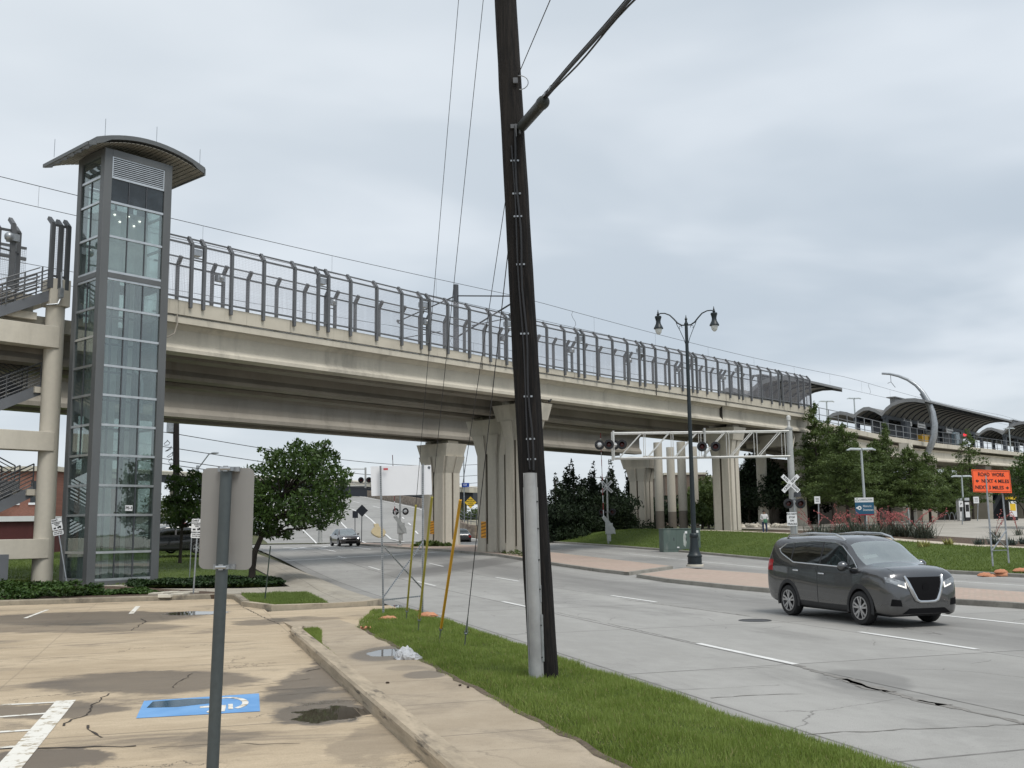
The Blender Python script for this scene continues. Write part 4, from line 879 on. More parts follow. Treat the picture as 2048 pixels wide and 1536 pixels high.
for z in lin(12.8, 15, 30): ps.bar(B(18.97, 42, z), B(19.6, 42, z), .008, .008)
part('wire_screen', ps, GALVF, stair)
pl_ = MB(); pl_.sphere(B(17.55, 42.9, 14.4), (.2, .2, .2), 10, 6); pl_.box(17.55, 17.95, 42.8, 43.2, 14.25, 14.55, FB); part('light_fixture', pl_, GALV, stair)
jb = MB(); jb.tube([B(19.3, 41.8, 13.0), B(19.32, 41.7, 12.0), B(19.15, 41.65, 11.6), B(18.7, 41.7, 11.5)], .04, 6); jb.box(19.2, 19.36, 41.6, 41.8, 11.9, 12.3, FB); part('conduit', jb, GALV, stair)
tc = MB(); tc.lathe([(.26, 0), (.3, .2), (.3, .95), (.26, 1.0)], B(17.95, 43.2, .1), 14); solo('trash_can', tc, BLACKP, 'black ribbed trash can standing behind the round stair column', 'trash can', B(17.95, 43.2, .1))
# ================================================================== UTILITY POLE, GUYS, CABLES
WOOD = bpy.data.materials.new('creosoted timber'); t = NT(nodes(WOOD)); c = t.coord()
v = t.noise(t.scale(c, (9, 9, .35)), 3.0, 8, .7); v2 = t.noise(t.scale(c, (40, 40, .8)), 2.0, 4, .6)
k = t.mix(t.ramp(v, .35, .7), (.002, .002, .0025), (.02, .016, .014)); k = t.mix(t.ramp(v2, .58, .68, 0, .8), k, (.001, .001, .001)); k = t.mix(t.ramp(t.noise(t.scale(c, (5, 5, .4)), 1.4, 7, .7), .54, .74, 0, .75), k, (.04, .03, .022))
sp_ = t.n('ShaderNodeSeparateXYZ'); t.nt.links.new(c, sp_.inputs[0]); k = t.mix(t.ramp(sp_.outputs[2], 4.5, 9.0, 0, .6), k, t.mix(t.ramp(v, .3, .7), (.01, .0095, .0095), (.036, .031, .027)))
t.out(t.bsdf(k, .9, 0, t.math('ADD', v, t.math('MULTIPLY', v2, .6)), .9, .03, .3))
PB = gp(1088, 1358, .12); PT = at(1011, 0, PB.y + .25); PD = (PT - PB).normalized()
def onpole(y, dx=0):  # point on the pole axis at image row y
    lo, hi = 0.0, 30.0
    for _ in range(50):
        m = (lo + hi) / 2; q = PB + PD * m; v_ = q - CAM; w_ = v_.dot(_f); yy = 768 - F * v_.dot(CU) / w_
        if yy > y: lo = m
        else: hi = m
    return PB + PD * lo
pole = thing('utility_pole', 'tall dark weathered wooden utility pole leaning left, standing in the grass verge', 'utility pole', PB)
mb = MB(); n_ = 28; L_ = 16.0; vs = []; K = 40
px_ = PD.cross(Vector((0, 1, 0))).normalized(); py_ = px_.cross(PD).normalized()
for i in range(K + 1):
    f = i / K; z = -.3 + L_ * f; r0 = .198 - .052 * f
    for k_ in range(n_):
        a = 2 * math.pi * k_ / n_; r_ = r0 * (1 + .025 * math.sin(a * 3 + f * 5) + .02 * math.sin(a * 7 + f * 11) + .012 * rng.normal()); p = PB + PD * z + (px_ * math.cos(a) + py_ * math.sin(a)) * r_; vs.append(p)
mb.smooth = True; mb.add(vs, [(i * n_ + k_, i * n_ + (k_ + 1) % n_, (i + 1) * n_ + (k_ + 1) % n_, (i + 1) * n_ + k_) for i in range(K) for k_ in range(n_)] + [tuple(range(K * n_, K * n_ + n_))]); part('pole_shaft', mb, WOOD, pole)
# grey conduit riser with flange and bolts
toC = (CAM - PB); toC.z = 0; toC.normalize(); side = Vector((-toC.y, toC.x, 0))
c0 = gp(1073, 1366, .1) ; c1 = at(1060, 946, (PB - toC * -.05).y - .2)
mb = MB(); d = (c1 - c0); prof = [(math.cos(a) * .078, math.sin(a) * .1) for a in lin(0, math.pi, 11)] + [(-.1, 0), (-.1, -.012), (.1, -.012), (.1, 0)]
sx_ = side if side.x > 0 else -side
mb.smooth = True; mb.sweep(prof, [(lambda a, b, q=q: q + sx_ * a + toC * b) for q in (c0 - d * .05, c0.lerp(c1, .93))]); mb.sweep([(a * .93, b * .93) for a, b in prof], [(lambda a, b, q=q: q + sx_ * a + toC * b) for q in (c0.lerp(c1, .93), c1)]); CONDM = mat('grey pvc riser', (.34, .345, .345), .45, var=.1, scale=2, bump=.04, dirt=(.2, .2, .2), dirtamt=.5, dscale=1.5); con = part('conduit_riser', mb, CONDM, pole)
mb = MB()
for f in (.86, .73, .58, .44, .27, .12): q = c0.lerp(c1, f) + sx_ * .085 + toC * .012; mb.sphere(q, .012, 6, 4)
part('bolt', mb, BLACKP, con)
sp2 = MB(); q = c0.lerp(c1, .1); sp2.bar(q + sx_ * .1, q + sx_ * .1 + d * .22, .012, .03); sp2.bar(c0.lerp(c1, .38) + sx_ * .095, c0.lerp(c1, .46) + sx_ * .095, .01, .02); part('ground_strap', sp2, GALV, con)
for y in (330, 395, 440, 535, 672, 796, 880, 920):
    q = onpole(y) + toC * .175; mb = MB()
    for e in (-.045, .0, .05): mb.box(-.014 + e, .014 + e, -.012, .012, -.012, .012, facing(q - sx_ * .0 + Vector((0, 0, .004 * e)), toC))
    part('cable_staple', mb, GALV, pole)
cb = MB(); cb.tube([onpole(y) + toC * .185 + sx_ * (.02 + .015 * math.sin(y * .03)) for y in range(262, 960, 40)], .016, 6); cb.tube([onpole(y) + toC * .18 + sx_ * (-.03 + .01 * math.sin(y * .02)) for y in range(300, 960, 40)], .012, 6); part('riser_cable', cb, BLACKP, pole)
br = MB(); q = onpole(262) + toC * .16 + sx_ * .07; br.box(-.1, .1, -.03, .03, -.01, .03, facing(q, toC)); br.box(-.04, -.01, -.16, .03, .0, .04, facing(q, toC)); br.box(.02, .05, -.12, .03, .0, .04, facing(q, toC)); q2 = onpole(172) + toC * .165 + sx_ * .08; br.box(-.035, .035, -.04, .04, 0, .035, facing(q2, toC)); part('bracket', br, STEEL, pole)
jl = MB(); q3 = onpole(165) + toC * .12 + sx_ * .12; jl.tube([q3 + sx_ * (.02 + .13 * math.sin(a)) + Vector((0, 0, -.06 + .11 * math.cos(a))) for a in lin(-.2, 3.3, 10)], .008, 5); part('bonding_loop', jl, GALV, pole)
# guy wires
YEL = mat('faded yellow guard', (.38, .33, .05), .5, var=.15, scale=1.5, bump=.03, dirt=(.16, .17, .06), dirtamt=.5, dscale=1.2); ORG = mat('orange yellow guard', (.62, .33, .02), .45, var=.1, scale=1.5, bump=.03)
def polepix(y): return onpole(y)
for lab, base, gtop, top, gm, gr in (('far left guy wire with a faded yellow guard', (812, 1244), (835, 1010), -664, YEL, .022), ('second guy wire from the left with a longer faded yellow guard', (836, 1264), (865, 994), -278, YEL, .024), ('guy wire with the orange yellow guard', (878, 1284), (913, 1000), 290, ORG, .026), ('bare guy wire nearest the pole, without a guard', (929, 1294), None, 362, None, 0)):
    b0 = gp(base[0], base[1], .13); e = polepix(top); g = thing('guy_wire', lab, 'guy wire', b0, group='guy wires of the utility pole'); d = (e - b0)
    mb = MB(); mb.tube([b0 + d * .02, e], .0055 if gm else .0075, 5); part('strand', mb, WIRE, g)
    mb = MB(); mb.tube([b0 - d.normalized() * .1, b0 + d.normalized() * .26], .011, 6); mb.lathe([(.016, 0), (.03, .02), (.016, .05)], b0 + d.normalized() * .24, 8); u_ = d.normalized(); mb.tube([b0 + u_ * .26 + sx_ * .03 * math.sin(a) + u_ * .035 * (1 - math.cos(a)) for a in lin(0, 6.28, 12)], .008, 5); part('anchor_rod', mb, GALV, g)
    if gm:
        # guard length: to the image row of its top
        lo, hi = 0.0, 1.0
        for _ in range(40):
            m = (lo + hi) / 2; v_ = b0 + d * m - CAM; yy = 768 - F * v_.dot(CU) / v_.dot(_f)
            if yy > gtop[1]: lo = m
            else: hi = m
        mb = MB(); mb.tube([b0 + u_ * .3, b0 + u_ * .9, b0 + d * lo], [gr, gr, gr * 1.05], 8); part('guy_guard', mb, gm, g)
    else:
        mb = MB(); mb.tube([b0 + u_ * .33, b0 + u_ * .62], [.022, .009], 8); part('grip', mb, GALV, g)
# aerial cable with splice closure and a thin service wire
back = FR @ Vector((0, -1, 0))
def aerial(y0, target, off):
    """end point of a cable from pole row y0 running back along the road, chosen so the span passes the target pixel"""
    a = onpole(y0) + sx_ * off; best = None
    for hz in np.arange(-3, 6, .1):
        for tt in np.arange(-6, 8, .25):
            e = a + back * 22 + (FR @ Vector((1, 0, 0))) * tt + Vector((0, 0, hz)); 
            for f in (.25, .3, .35, .4):
                v_ = a.lerp(e, f) - CAM; w_ = v_.dot(_f)
                if w_ < .5: continue
                x = 1024 + F * v_.dot(CR) / w_; y = 768 - F * v_.dot(CU) / w_
                er_ = (x - target[0]) ** 2 + (y - target[1]) ** 2
                if best is None or er_ < best[0]: best = (er_, e)
    return a, best[1]
a, e = aerial(250, (1284, 4), .1)
cable = thing('aerial_cable', 'thick black aerial cable with a cylindrical splice closure leaving the pole', 'cable', a)
mb = MB(); pts = [a.lerp(e, f) + Vector((0, 0, -.05 * math.sin(math.pi * f) + .004 * math.sin(f * 60))) for f in lin(.0, 1, 60)]; mb.tube(pts, .022, 7)
mb.tube([p + sx_ * .035 + Vector((0, 0, .02 * math.sin(i * .9) - .02)) for i, p in enumerate(pts[3:])], .012, 5); mb.tube([p + Vector((0, 0, .045)) for p in pts], .008, 5); part('cable', mb, BLACKP, cable)
dd = (e - a).normalized(); s0 = a + dd * .12; mb = MB(); Mz = Vector((0, 0, 1)).rotation_difference(dd).to_matrix().to_4x4()
mb.lathe([(.03, 0), (.072, .02), (.078, .05), (.078, 1.25), (.088, 1.27), (.088, 1.36), (.07, 1.42), (.03, 1.44)], s0 - Vector((0, 0, .07)), 16, Mz); part('splice_closure', mb, mat('closure plastic', (.02, .024, .02), .5, var=.2, bump=.03), cable)
mb = MB()
for f in (1.48, 1.75): q = s0 + dd * f; mb.box(-.02, .02, -.03, .03, -.03, .05, Matrix.Translation(q) @ Mz)
part('cable_clamp', mb, GALV, cable)
a2, e2 = aerial(152, (1146, 4), .12); mb = MB(); mb.tube([a2.lerp(e2, f) + Vector((0, 0, -.04 * math.sin(math.pi * f))) for f in lin(0, 1, 16)], .0065, 5); solo('service_wire', mb, WIRE, 'thin wire rising to the right from high on the wooden pole', 'wire', a2)
# ================================================================== SIGNS ON THE NEAR SIDE
SIGNB = mat('sign back aluminium', (.27, .265, .255), .55, .25, var=.06, scale=1.0, bump=.03, stretch=(6, 1, .25), dirt=(.22, .21, .2), dirtamt=.5, dscale=.7)
SPOST = mat('grey green sign post', (.07, .085, .09), .5, .3, var=.2, scale=3, bump=.06, stretch=(1, 1, .3), dirt=(.05, .06, .06), dirtamt=.5, dscale=1.2)
Ys = 5.95; pt = at(453, 938, Ys); pb = at(425, 1536, Ys - .03); dv = (pb - pt); base = pt + dv * ((pt.z - 0) / -dv.z)
ns = thing('parking_sign', 'back of a grey rounded sign on a round post in the near parking lot', 'sign', base)
mb = MB(); mb.tube([base, pt], [.034, .034], 18); part('sign_post', mb, SPOST, ns)
cc = [at(x, y, Ys + .05) for x, y in ((405, 936), (509, 936), (503, 1140), (397, 1138))]
def rrect(cc, r_=.12, n=6):
    out = []; o = cc[0]; 
    def pt_(u_, v_): return (cc[0] * (1 - u_) * (1 - v_) + cc[1] * u_ * (1 - v_) + cc[2] * u_ * v_ + cc[3] * (1 - u_) * v_)
    ru = r_; rv = r_ * (cc[1] - cc[0]).length / (cc[3] - cc[0]).length
    for cu, cv, a0 in ((ru, rv, 180), (1 - ru, rv, 270), (1 - ru, 1 - rv, 0), (ru, 1 - rv, 90)):
        for i in range(n + 1): a = rad(a0 + 90 * i / n); out.append(pt_(cu + ru * math.cos(a), cv + rv * math.sin(a)))
    return out
mb = MB(); mb.poly(rrect(cc), d=(0, .003, 0)); part('sign_panel', mb, SIGNB, ns)
mb = MB()
for y, s_ in ((938, -1), (1134, 1)):
    q = at(455 if y < 1000 else 446, y, Ys); mb.box(q.x - .062, q.x + .062, q.y + .02, q.y + .046, q.z - .014, q.z + .014); mb.box(q.x - .012, q.x + .012, q.y - .05, q.y - .03, q.z - .016, q.z + .016); mb.tube([q + Vector((-.03, -.045, 0)), q + Vector((.03, -.045, 0))], .01, 6); mb.lathe([(.039, -.012), (.039, .012)], q, 16)
part('clamp', mb, GALV, ns)
# tow-away notices
def board(parent, M, w, h, m=WHITEP, th=.003, r_=.0):
    cc = [M @ Vector(p) for p in ((-w / 2, h / 2, 0), (w / 2, h / 2, 0), (w / 2, -h / 2, 0), (-w / 2, -h / 2, 0))]
    mb = MB(); mb.poly(rrect(cc, r_) if r_ else cc, d=(M.to_3x3() @ Vector((0, 0, -1))) * th); return part('sign_panel', mb, m, parent)
for lab, bx, tx, Y in (('white tow-away parking notice on a leaning post left of the elevator tower', (135, 1180), (112, 1036), 39.0), ('white tow-away parking notice half hidden behind the near grey sign', (386, 1188), (396, 1036), 34.2)):
    b0 = at(bx[0], bx[1], Y); b0.z = max(b0.z, 0); tp = at(tx[0], tx[1], Y); g = thing('tow_away_sign', lab, 'sign', b0, group='white tow-away notices')
    mb = MB(); mb.tube([b0 + Vector((0, .03, 0)), tp + Vector((0, .03, 0))], .026, 8); part('sign_post', mb, GALV, g)
    up = (tp - b0).normalized(); dirc = Vector((.1, -1, 0)); M = facing(tp + up * -.24 + Vector((0, -.01, 0)), dirc, up); s_ = board(g, M, .38, .42, r_=.08)
    l_ = text_mb('DART', .085, M @ Matrix.Translation((-.06, .15, .003)), bold=.003); text_mb('MAINTENANCE', .05, M @ Matrix.Translation((0, .07, .003)), l_, bold=.002); text_mb('PARKING', .05, M @ Matrix.Translation((0, .015, .003)), l_, bold=.002); text_mb('ONLY', .05, M @ Matrix.Translation((0, -.04, .003)), l_, bold=.002)
    l_.box(-.14, -.05, -.15, -.11, .003, .006, M); l_.box(.0, .14, -.15, -.1, .003, .006, M); l_.box(.05, .13, -.1, -.075, .003, .006, M)
    for x in (-.12, -.07, .03, .11): l_.lathe([(.016, .003), (.016, .006)], M @ Vector((x, -.155, 0)), 8, M.to_3x3().to_4x4())
    part('lettering', l_, BLACKT, s_)
    M2 = M @ Matrix.Translation((0, -.33, 0)); s2 = board(g, M2, .38, .17, r_=.1); part('lettering', text_mb('214 749 3333', .055, M2 @ Matrix.Translation((0, -.03, .003)), text_mb('DART POLICE', .05, M2 @ Matrix.Translation((0, .035, .003)), bold=.002), bold=.002), BLACKT, s2)
# thin stakes
for lab, b, tp, Y, cat in (('thin dark green stake in the grass triangle by the driveway', (529, 1202), (541, 1092), 30.8, 'stake'), ('thin pale stake on the lawn behind the near sign', (379, 1156), (384, 1056), 42.5, 'stake')):
    a = at(*b, Y); mb = MB(); mb.bar(a - Vector((0, 0, .1)), at(*tp, Y), .035, .03); solo('stake', mb, mat('stake paint', (.03, .045, .035), .6) if 'green' in lab else GALV, lab, cat, a)
# blank white temporary sign
def perf_post(a, b, w=.045):
    mb = MB(); mb.bar(a, b, w, w, up=(0, 1, 0)); n = int((b - a).length / .05); d = (b - a) / n; mb.k = 1; f = Vector((0, -1, 0))
    for i in range(n): q = a + d * (i + .5) + f * (w / 2 + .001); mb.box(q.x - .009, q.x + .009, q.y - .001, q.y + .0, q.z - .011, q.z + .011)
    return mb
Yb = 25.2; bsn = thing('temporary_sign', 'blank white back of a temporary sign on two perforated steel posts', 'sign', (at(806, 1226, Yb).x, Yb, .1))
PL = (at(767, 1234, Yb), at(761, 932, Yb)); PR = (at(845, 1230, Yb + .25), at(846, 928, Yb + .25))
for p in (PL, PR): part('sign_post', perf_post(*p), [GALV, BLACKP], bsn)
mb = MB(); mb.poly([at(741, 933, Yb + .06), at(862, 930, Yb + .3), at(864, 989, Yb + .3), at(743, 992, Yb + .06)], d=(0, .012, 0)); pn = part('sign_panel', mb, mat('white corrugated board', (.78, .79, .82), .45, var=.02, bump=.0), bsn)
def lp_(P_, f): return P_[0].lerp(P_[1], f)
for a, b in ((lp_(PL, .475), lp_(PR, .17)), (lp_(PL, .125), lp_(PR, .475)), (lp_(PL, .11), lp_(PR, .125))):
    o = Vector((0, -.035, 0)); part('brace', perf_post(a + o, b + o, .035), [GALV, BLACKP], bsn)
stk = MB(); q = at(767, 937, Yb + .05); stk.box(q.x, q.x + .11, q.y - .004, q.y, q.z - .04, q.z + .01); part('sticker', stk, flat('red sticker', (.5, .08, .09), .5), pn)
mb = MB(); q = at(858, 935, Yb + .29); mb.tube([q + Vector((.028 * math.cos(a_), -.004, .028 * math.sin(a_))) for a_ in lin(0, 6.28, 12)], .007, 5); mb.box(q.x - .014, q.x + .014, q.y - .008, q.y - .004, q.z - .014, q.z + .014); part('roundel', mb, flat('grey roundel', (.1, .11, .13), .5), pn)
# sandbags
SAND = mat('orange sandbag', (.5, .22, .12), .85, var=.2, scale=5, bump=.5, bscale=14, dirt=(.42, .3, .2), dirtamt=.6, dscale=3, bdist=.03)
def sandbag(label, p, L=.45, W=.22, Hh=.13, ang=0.0, group=None, flatn=1.0):
    mb = MB(); mb.smooth = True; n = 16; K = 12; vs = []
    for i in range(K + 1):
        f = i / K; x = (f - .5) * L; e = max(.08, 1 - abs(2 * f - 1) ** 3.2)
        for k_ in range(n):
            a = 2 * math.pi * k_ / n; cy, cz = math.cos(a), math.sin(a); vs.append((x + .02 * math.sin(k_ * 2.1), cy * W / 2 * (e * .8 + .2) * (1 + .06 * math.sin(i * 2.3 + k_)), max(-.3, cz) * Hh * .6 * e * (1 + .12 * math.sin(i * 1.7 + k_ * 1.3)) + Hh * .35))
    mb.add(vs, [(i * n + k_, i * n + (k_ + 1) % n, (i + 1) * n + (k_ + 1) % n, (i + 1) * n + k_) for i in range(K) for k_ in range(n)] + [tuple(reversed(range(n))), tuple(range(K * n, K * n + n))])
    return solo('sandbag', mb, SAND, label, 'sandbag', p, ang, local=True, group=group)
sandbag('pale orange sandbag in the grass in front of the blank sign', gp(776, 1242, .12), .42, .2, .12, .2); sandbag('orange sandbag half sunk in grass at the right post of the blank sign', gp(856, 1236, .13), .46, .24, .14, -.25)
for lab, px, L in (('torn orange scrap in the grass behind the blank sign', (790, 1221), .3), ('small orange scrap lying by the verge tip', (732, 1258), .22), ('orange brown scrap between the two sign posts', (833, 1224), .38)):
    p = gp(*px, .12); mb = MB(); vs = [(L * (i / 6 - .5), .05 * math.sin(i * 2.2) + j * .09, .03 + .025 * math.sin(i * 1.9 + j * 2)) for i in range(7) for j in range(2)]; mb.add(vs, [(2 * i, 2 * i + 2, 2 * i + 3, 2 * i + 1) for i in range(6)]); mb.add([(x, y, z - .02) for x, y, z in vs], [(2 * i + 1, 2 * i + 3, 2 * i + 2, 2 * i) for i in range(6)]); solo('scrap', mb, SAND, lab, 'litter', p, .3, local=True)
# plastic bag in the puddle
bg_ = MB(); bg_.smooth = True; n = 22; K = 14; vs = []
for i in range(K + 1):
    f = i / K; x = (f - .5) * .44; e = max(.06, (1 - abs(2 * f - 1.0) ** 2.4)) ** .6 * (1.0 if f < .62 else .82)
    for k_ in range(n):
        a = 2 * math.pi * k_ / n; r_ = 1 + .22 * math.sin(k_ * 2.7 + i * 1.9) * math.sin(i * 2.3 + k_) + .1 * rng.normal(); vs.append((x + .02 * math.sin(k_ * 3 + i), math.cos(a) * .13 * e * r_, max(-.02, math.sin(a)) * .17 * e * r_ * (1 if f < .6 else .8)))
bg_.add(vs, [(i * n + k_, i * n + (k_ + 1) % n, (i + 1) * n + (k_ + 1) % n, (i + 1) * n + k_) for i in range(K) for k_ in range(n)] + [tuple(reversed(range(n))), tuple(range(K * n, K * n + n))])
BAG = bpy.data.materials.new('white thin plastic'); t = NT(nodes(BAG)); b_ = t.bsdf((.72, .74, .77), .25, 0, t.noise(t.coord(), 22, 5), .8, .03); tr = t.n('ShaderNodeBsdfTransparent'); mx = t.n('ShaderNodeMixShader'); mx.inputs[0].default_value = .3; t.nt.links.new(b_.outputs[0], mx.inputs[1]); t.nt.links.new(tr.outputs[0], mx.inputs[2]); t.out(mx)
solo('plastic_bag', bg_, BAG, 'crumpled translucent white plastic bag lying in the sidewalk puddle', 'plastic bag', gp(816, 1318, .1), -.1, local=True)
for i, px in enumerate(((775, 1367), (920, 1372), (936, 1376))):
    mb = MB(); mb.sphere((0, 0, .012), (.03, .018, .014), 7, 4); solo('leaf_litter', mb, flat('dry leaf %d' % i, (.04, .025, .015), .8), 'small dark clump of litter on the near sidewalk', 'litter', gp(*px, .1), i * 1.0, local=True, group='dark litter on the sidewalk')
# manhole in the road
p = gp(1510, 1241, .0); mb = MB(); mb.lathe([(.37, -.02), (.37, .006), (.33, .008), (.33, .003), (.02, .004)], p, 28); mh = solo('manhole_cover', mb, mat('cast iron', (.07, .07, .072), .6, .4, var=.3, scale=8), 'round dark manhole cover in the near lane', 'manhole cover', p)
# ================================================================== STREET LAMP
lb = gp(1390, 1132, .2); LAMPM = mat('dark green black lamp paint', (.012, .02, .024), .45, .1, var=.2, scale=3, bump=.03)
lamp = thing('street_lamp', 'tall dark ornate street lamp with two bracket arms on the brick median', 'street lamp', lb)
def lpz(y): return (at(1378, y, lb.y).z)
ztop_ = lpz(650)
mb = MB(); mb.lathe([(.42, -.02), (.42, .06), (.4, .08), (.36, .08)], lb, 24); part('footing', mb, CONC, lamp)
mb = MB(); mb.lathe([(.36, .06), (.36, .12), (.33, .14), (.34, .2), (.335, .42), (.36, .44), (.36, .5), (.3, .56), (.26, .68), (.225, .85), (.2, 1.1), (.185, 1.35), (.21, 1.38), (.215, 1.5), (.19, 1.55), (.14, 1.58)], lb, 24); part('lamp_base', mb, LAMPM, lamp)
mb = MB(); mb.lathe([(.125, 1.5), (.105, 5), (.08, ztop_ - lb.z), (.1, ztop_ - lb.z + .02), (.1, ztop_ - lb.z + .1), (.06, ztop_ - lb.z + .14), (.05, ztop_ - lb.z + .25), (.075, ztop_ - lb.z + .3), (.03, ztop_ - lb.z + .38), (.012, ztop_ - lb.z + .5)], lb, 16); part('lamp_column', mb, LAMPM, lamp)
GLOBE = flat('frosted globe', (.62, .64, .62), .25); zt = ztop_
for sg in (-1, 1):
    ar = MB(); pts = []
    ax = Vector((.97, -.24, 0)) * sg; c_ = Vector((lb.x, lb.y, 0))
    for x, z in ((.06, .0), (.22, -.0), (.42, .12), (.6, .34), (.8, .55), (1.05, .66), (1.25, .67), (1.38, .62)): pts.append(c_ + ax * x + Vector((0, 0, zt + z)))
    ar.tube(pts, [.035, .036, .038, .036, .033, .03, .03, .03], 8); ar.lathe([(.0, .0), (.07, .03), (.075, .08), (.04, .12), (.05, .15), (.03, .2), (.008, .32)], c_ + ax * 1.38 + Vector((0, 0, zt + .55)), 10)
    ar.tube([c_ + ax * .07 + Vector((0, 0, zt - .95)), c_ + ax * .14 + Vector((0, 0, zt - .7)), c_ + ax * .3 + Vector((0, 0, zt - .3)), c_ + ax * .45 + Vector((0, 0, zt + .02)), c_ + ax * .5 + Vector((0, 0, zt + .17))], .016, 6)
    ar.tube([c_ + ax * (.28 + .07 * math.sin(a_)) + Vector((0, 0, zt - .1 - .07 * math.cos(a_))) for a_ in lin(.3, 5.2, 12)], .013, 5); part('lamp_arm', ar, LAMPM, lamp)
    hc = c_ + ax * 1.38 + Vector((0, 0, zt + .56)); hd_ = MB(); hd_.lathe([(.05, 0), (.16, -.03), (.17, -.1), (.145, -.16), (.115, -.3), (.13, -.42), (.2, -.56), (.235, -.62), (.24, -.67), (.17, -.68)], hc, 20); h_ = part('lamp_head', hd_, LAMPM, lamp)
    gl_ = MB(); gl_.lathe([(.17, -.66), (.175, -.74), (.14, -.86), (.07, -.95), (.01, -.97)], hc, 18); part('globe', gl_, GLOBE, h_)
# ================================================================== RAILROAD SIGNALS
SIG = mat('signal grey paint', (.42, .43, .42), .5, .3, var=.12, scale=3, bump=.04); SIGW = mat('truss pale grey', (.6, .6, .58), .5, .2, var=.1, scale=2, bump=.03)
REDL = flat('unlit red lens', (.06, .004, .005), .15); DOME = flat('silver housing dome', (.55, .56, .57), .3, .4)
def flasher(parent, p, d, back=False):
    M = facing(p, d); mb = MB(); mb.lathe([(.27, -.02), (.27, .0), (.16, .01)], p, 24, M.to_3x3().to_4x4()); 
    hd_ = MB(); 
    for i in range(13):
        a0 = rad(-20 + 220 * i / 12); a1 = rad(-20 + 220 * (i + 1) / 12)
        if i < 12: hd_.poly([M @ Vector((.15 * math.cos(a0), .15 * math.sin(a0), .0)), M @ Vector((.15 * math.cos(a1), .15 * math.sin(a1), .0)), M @ Vector((.14 * math.cos(a1), .14 * math.sin(a1), .28 * (.6 + .4 * math.sin(a1)))), M @ Vector((.14 * math.cos(a0), .14 * math.sin(a0), .28 * (.6 + .4 * math.sin(a0))))])
    mb.add(hd_.v, hd_.f); o = part('signal_light', mb, BLACKP, parent)
    ln = MB(); ln.sphere((0, 0, 0), (.13, .13, .03), 14, 6, M.to_3x3().to_4x4()); ln.v = [tuple(Vector(v_) + Vector(p) + (M.to_3x3() @ Vector((0, 0, .015)))) for v_ in ln.v]; part('lens', ln, REDL, o)
    dm = MB(); dm.lathe([(.15, -.02), (.14, -.08), (.09, -.16), (.02, -.18)], p, 14, M.to_3x3().to_4x4()); part('housing', dm, DOME if back else BLACKP, o)
def crossbuck(parent, p, d, w=.225, L=1.22, lean=45):
    for k_, (ang, words) in enumerate(((-lean, ('RAIL', 'ROAD')), (lean, ('CROS', 'SING')))):
        M = facing(p + Vector(d).normalized() * .012 * (k_ + 1), d) @ Matrix.Rotation(rad(ang), 4, 'Z'); mb = MB(); mb.box(-L / 2, L / 2, -w / 2, w / 2, -.004, .004, M); o = part('crossbuck_board', mb, WHITEP, parent)
        l_ = text_mb(words[0], .17, M @ Matrix.Translation((-.33 if k_ == 0 else -.27, 0, .006)), bold=.004); text_mb(words[1], .17, M @ Matrix.Translation((.33 if k_ == 0 else .27, 0, .006)), l_, bold=.004); part('lettering', l_, BLACKT, o)
toward = FR @ Vector((-.35, -1, 0)); toward.normalize()
# cantilever signal on the right bank
mp = Vector((15.15, 56.0, 0)); q = inR(mp); mp.z = gz(q.x, q.y)
cs = thing('cantilever_signal', 'railroad cantilever signal with pale truss arm over the road, crossbuck and warning notice', 'railroad signal', mp)
zA, zB = at(1400, 865, 56).z, at(1400, 915, 56).z
mb = MB(); mb.lathe([(.2, 0), (.19, 3), (.16, zA + .1 - mp.z), (.2, zA + .12 - mp.z), (.2, zA + .2 - mp.z)], mp, 16); mb.box(mp.x - .3, mp.x + .3, mp.y - .3, mp.y + .3, mp.z - .1, mp.z + .12); part('mast', mb, SIG, cs)
mb = MB(); zt2 = zA + .2; mb.lathe([(.1, 0), (.1, .08), (.07, .1), (.07, .4), (.12, .42), (.12, .62), (.05, .68)], (mp.x, mp.y, zt2), 12); part('bell', mb, SIGW, cs)
xL = at(1224, 888, 56).x; xR = mp.x - .1; tr_ = MB(); dy = .35
for yy in (-dy, dy):
    for z in (zA, zB): tr_.tube([(xL, 56 + yy, z), (xR, 56 + yy, z - .0)], .045, 8)
    nb = 6; 
    for i in range(nb):
        x0 = xL + .35 + (xR - xL - .5) * i / nb; x1 = xL + .35 + (xR - xL - .5) * (i + 1) / nb
        tr_.tube([(x0, 56 + yy, zB), (x1 - .25, 56 + yy, zA)], .028, 6); tr_.tube([(x1 - .1, 56 + yy, zB), (x1 - .1, 56 + yy, zA)], .02, 6)
for x in lin(xL + .1, xR - .2, 7):
    for z in (zA, zB): tr_.tube([(x, 56 - dy, z), (x, 56 + dy, z)], .02, 5)
for yy in (-dy, dy): tr_.tube([(xL + .05, 56 + yy, zB - .1), (xL + .05, 56 + yy, zA + .12)], .06, 8)
part('truss_arm', tr_, SIGW, cs)
hg = MB(); xm = at(1410, 880, 55.5).x
hg.tube([(xm, 55.55, zB), (xm, 55.55, zA + .2)], .06, 8); hg.tube([(xm - .4, 55.5, zB + .5), (xm + .45, 55.5, zB + .5)], .03, 6); hg.tube([(xL - .2, 55.5, zB + .72), (xL + .7, 55.5, zB + .72)], .03, 6); part('light_bracket', hg, SIG, cs)
for px in (1218, 1244): flasher(cs, at(px, 889, 55.2), (-.1, -1, 0))
for px in (1404, 1431): flasher(cs, at(px, 893, 55.2), (-.1, -1, 0))
for px in (1199, 1229): flasher(cs, at(px, 890, 56.6), (.1, 1, 0), True)
crossbuck(cs, at(1581, 967, 55.6), (.0, -1, 0))
for px in (1577, 1601): flasher(cs, at(px, 1007, 55.5), (-.1, -1, 0))
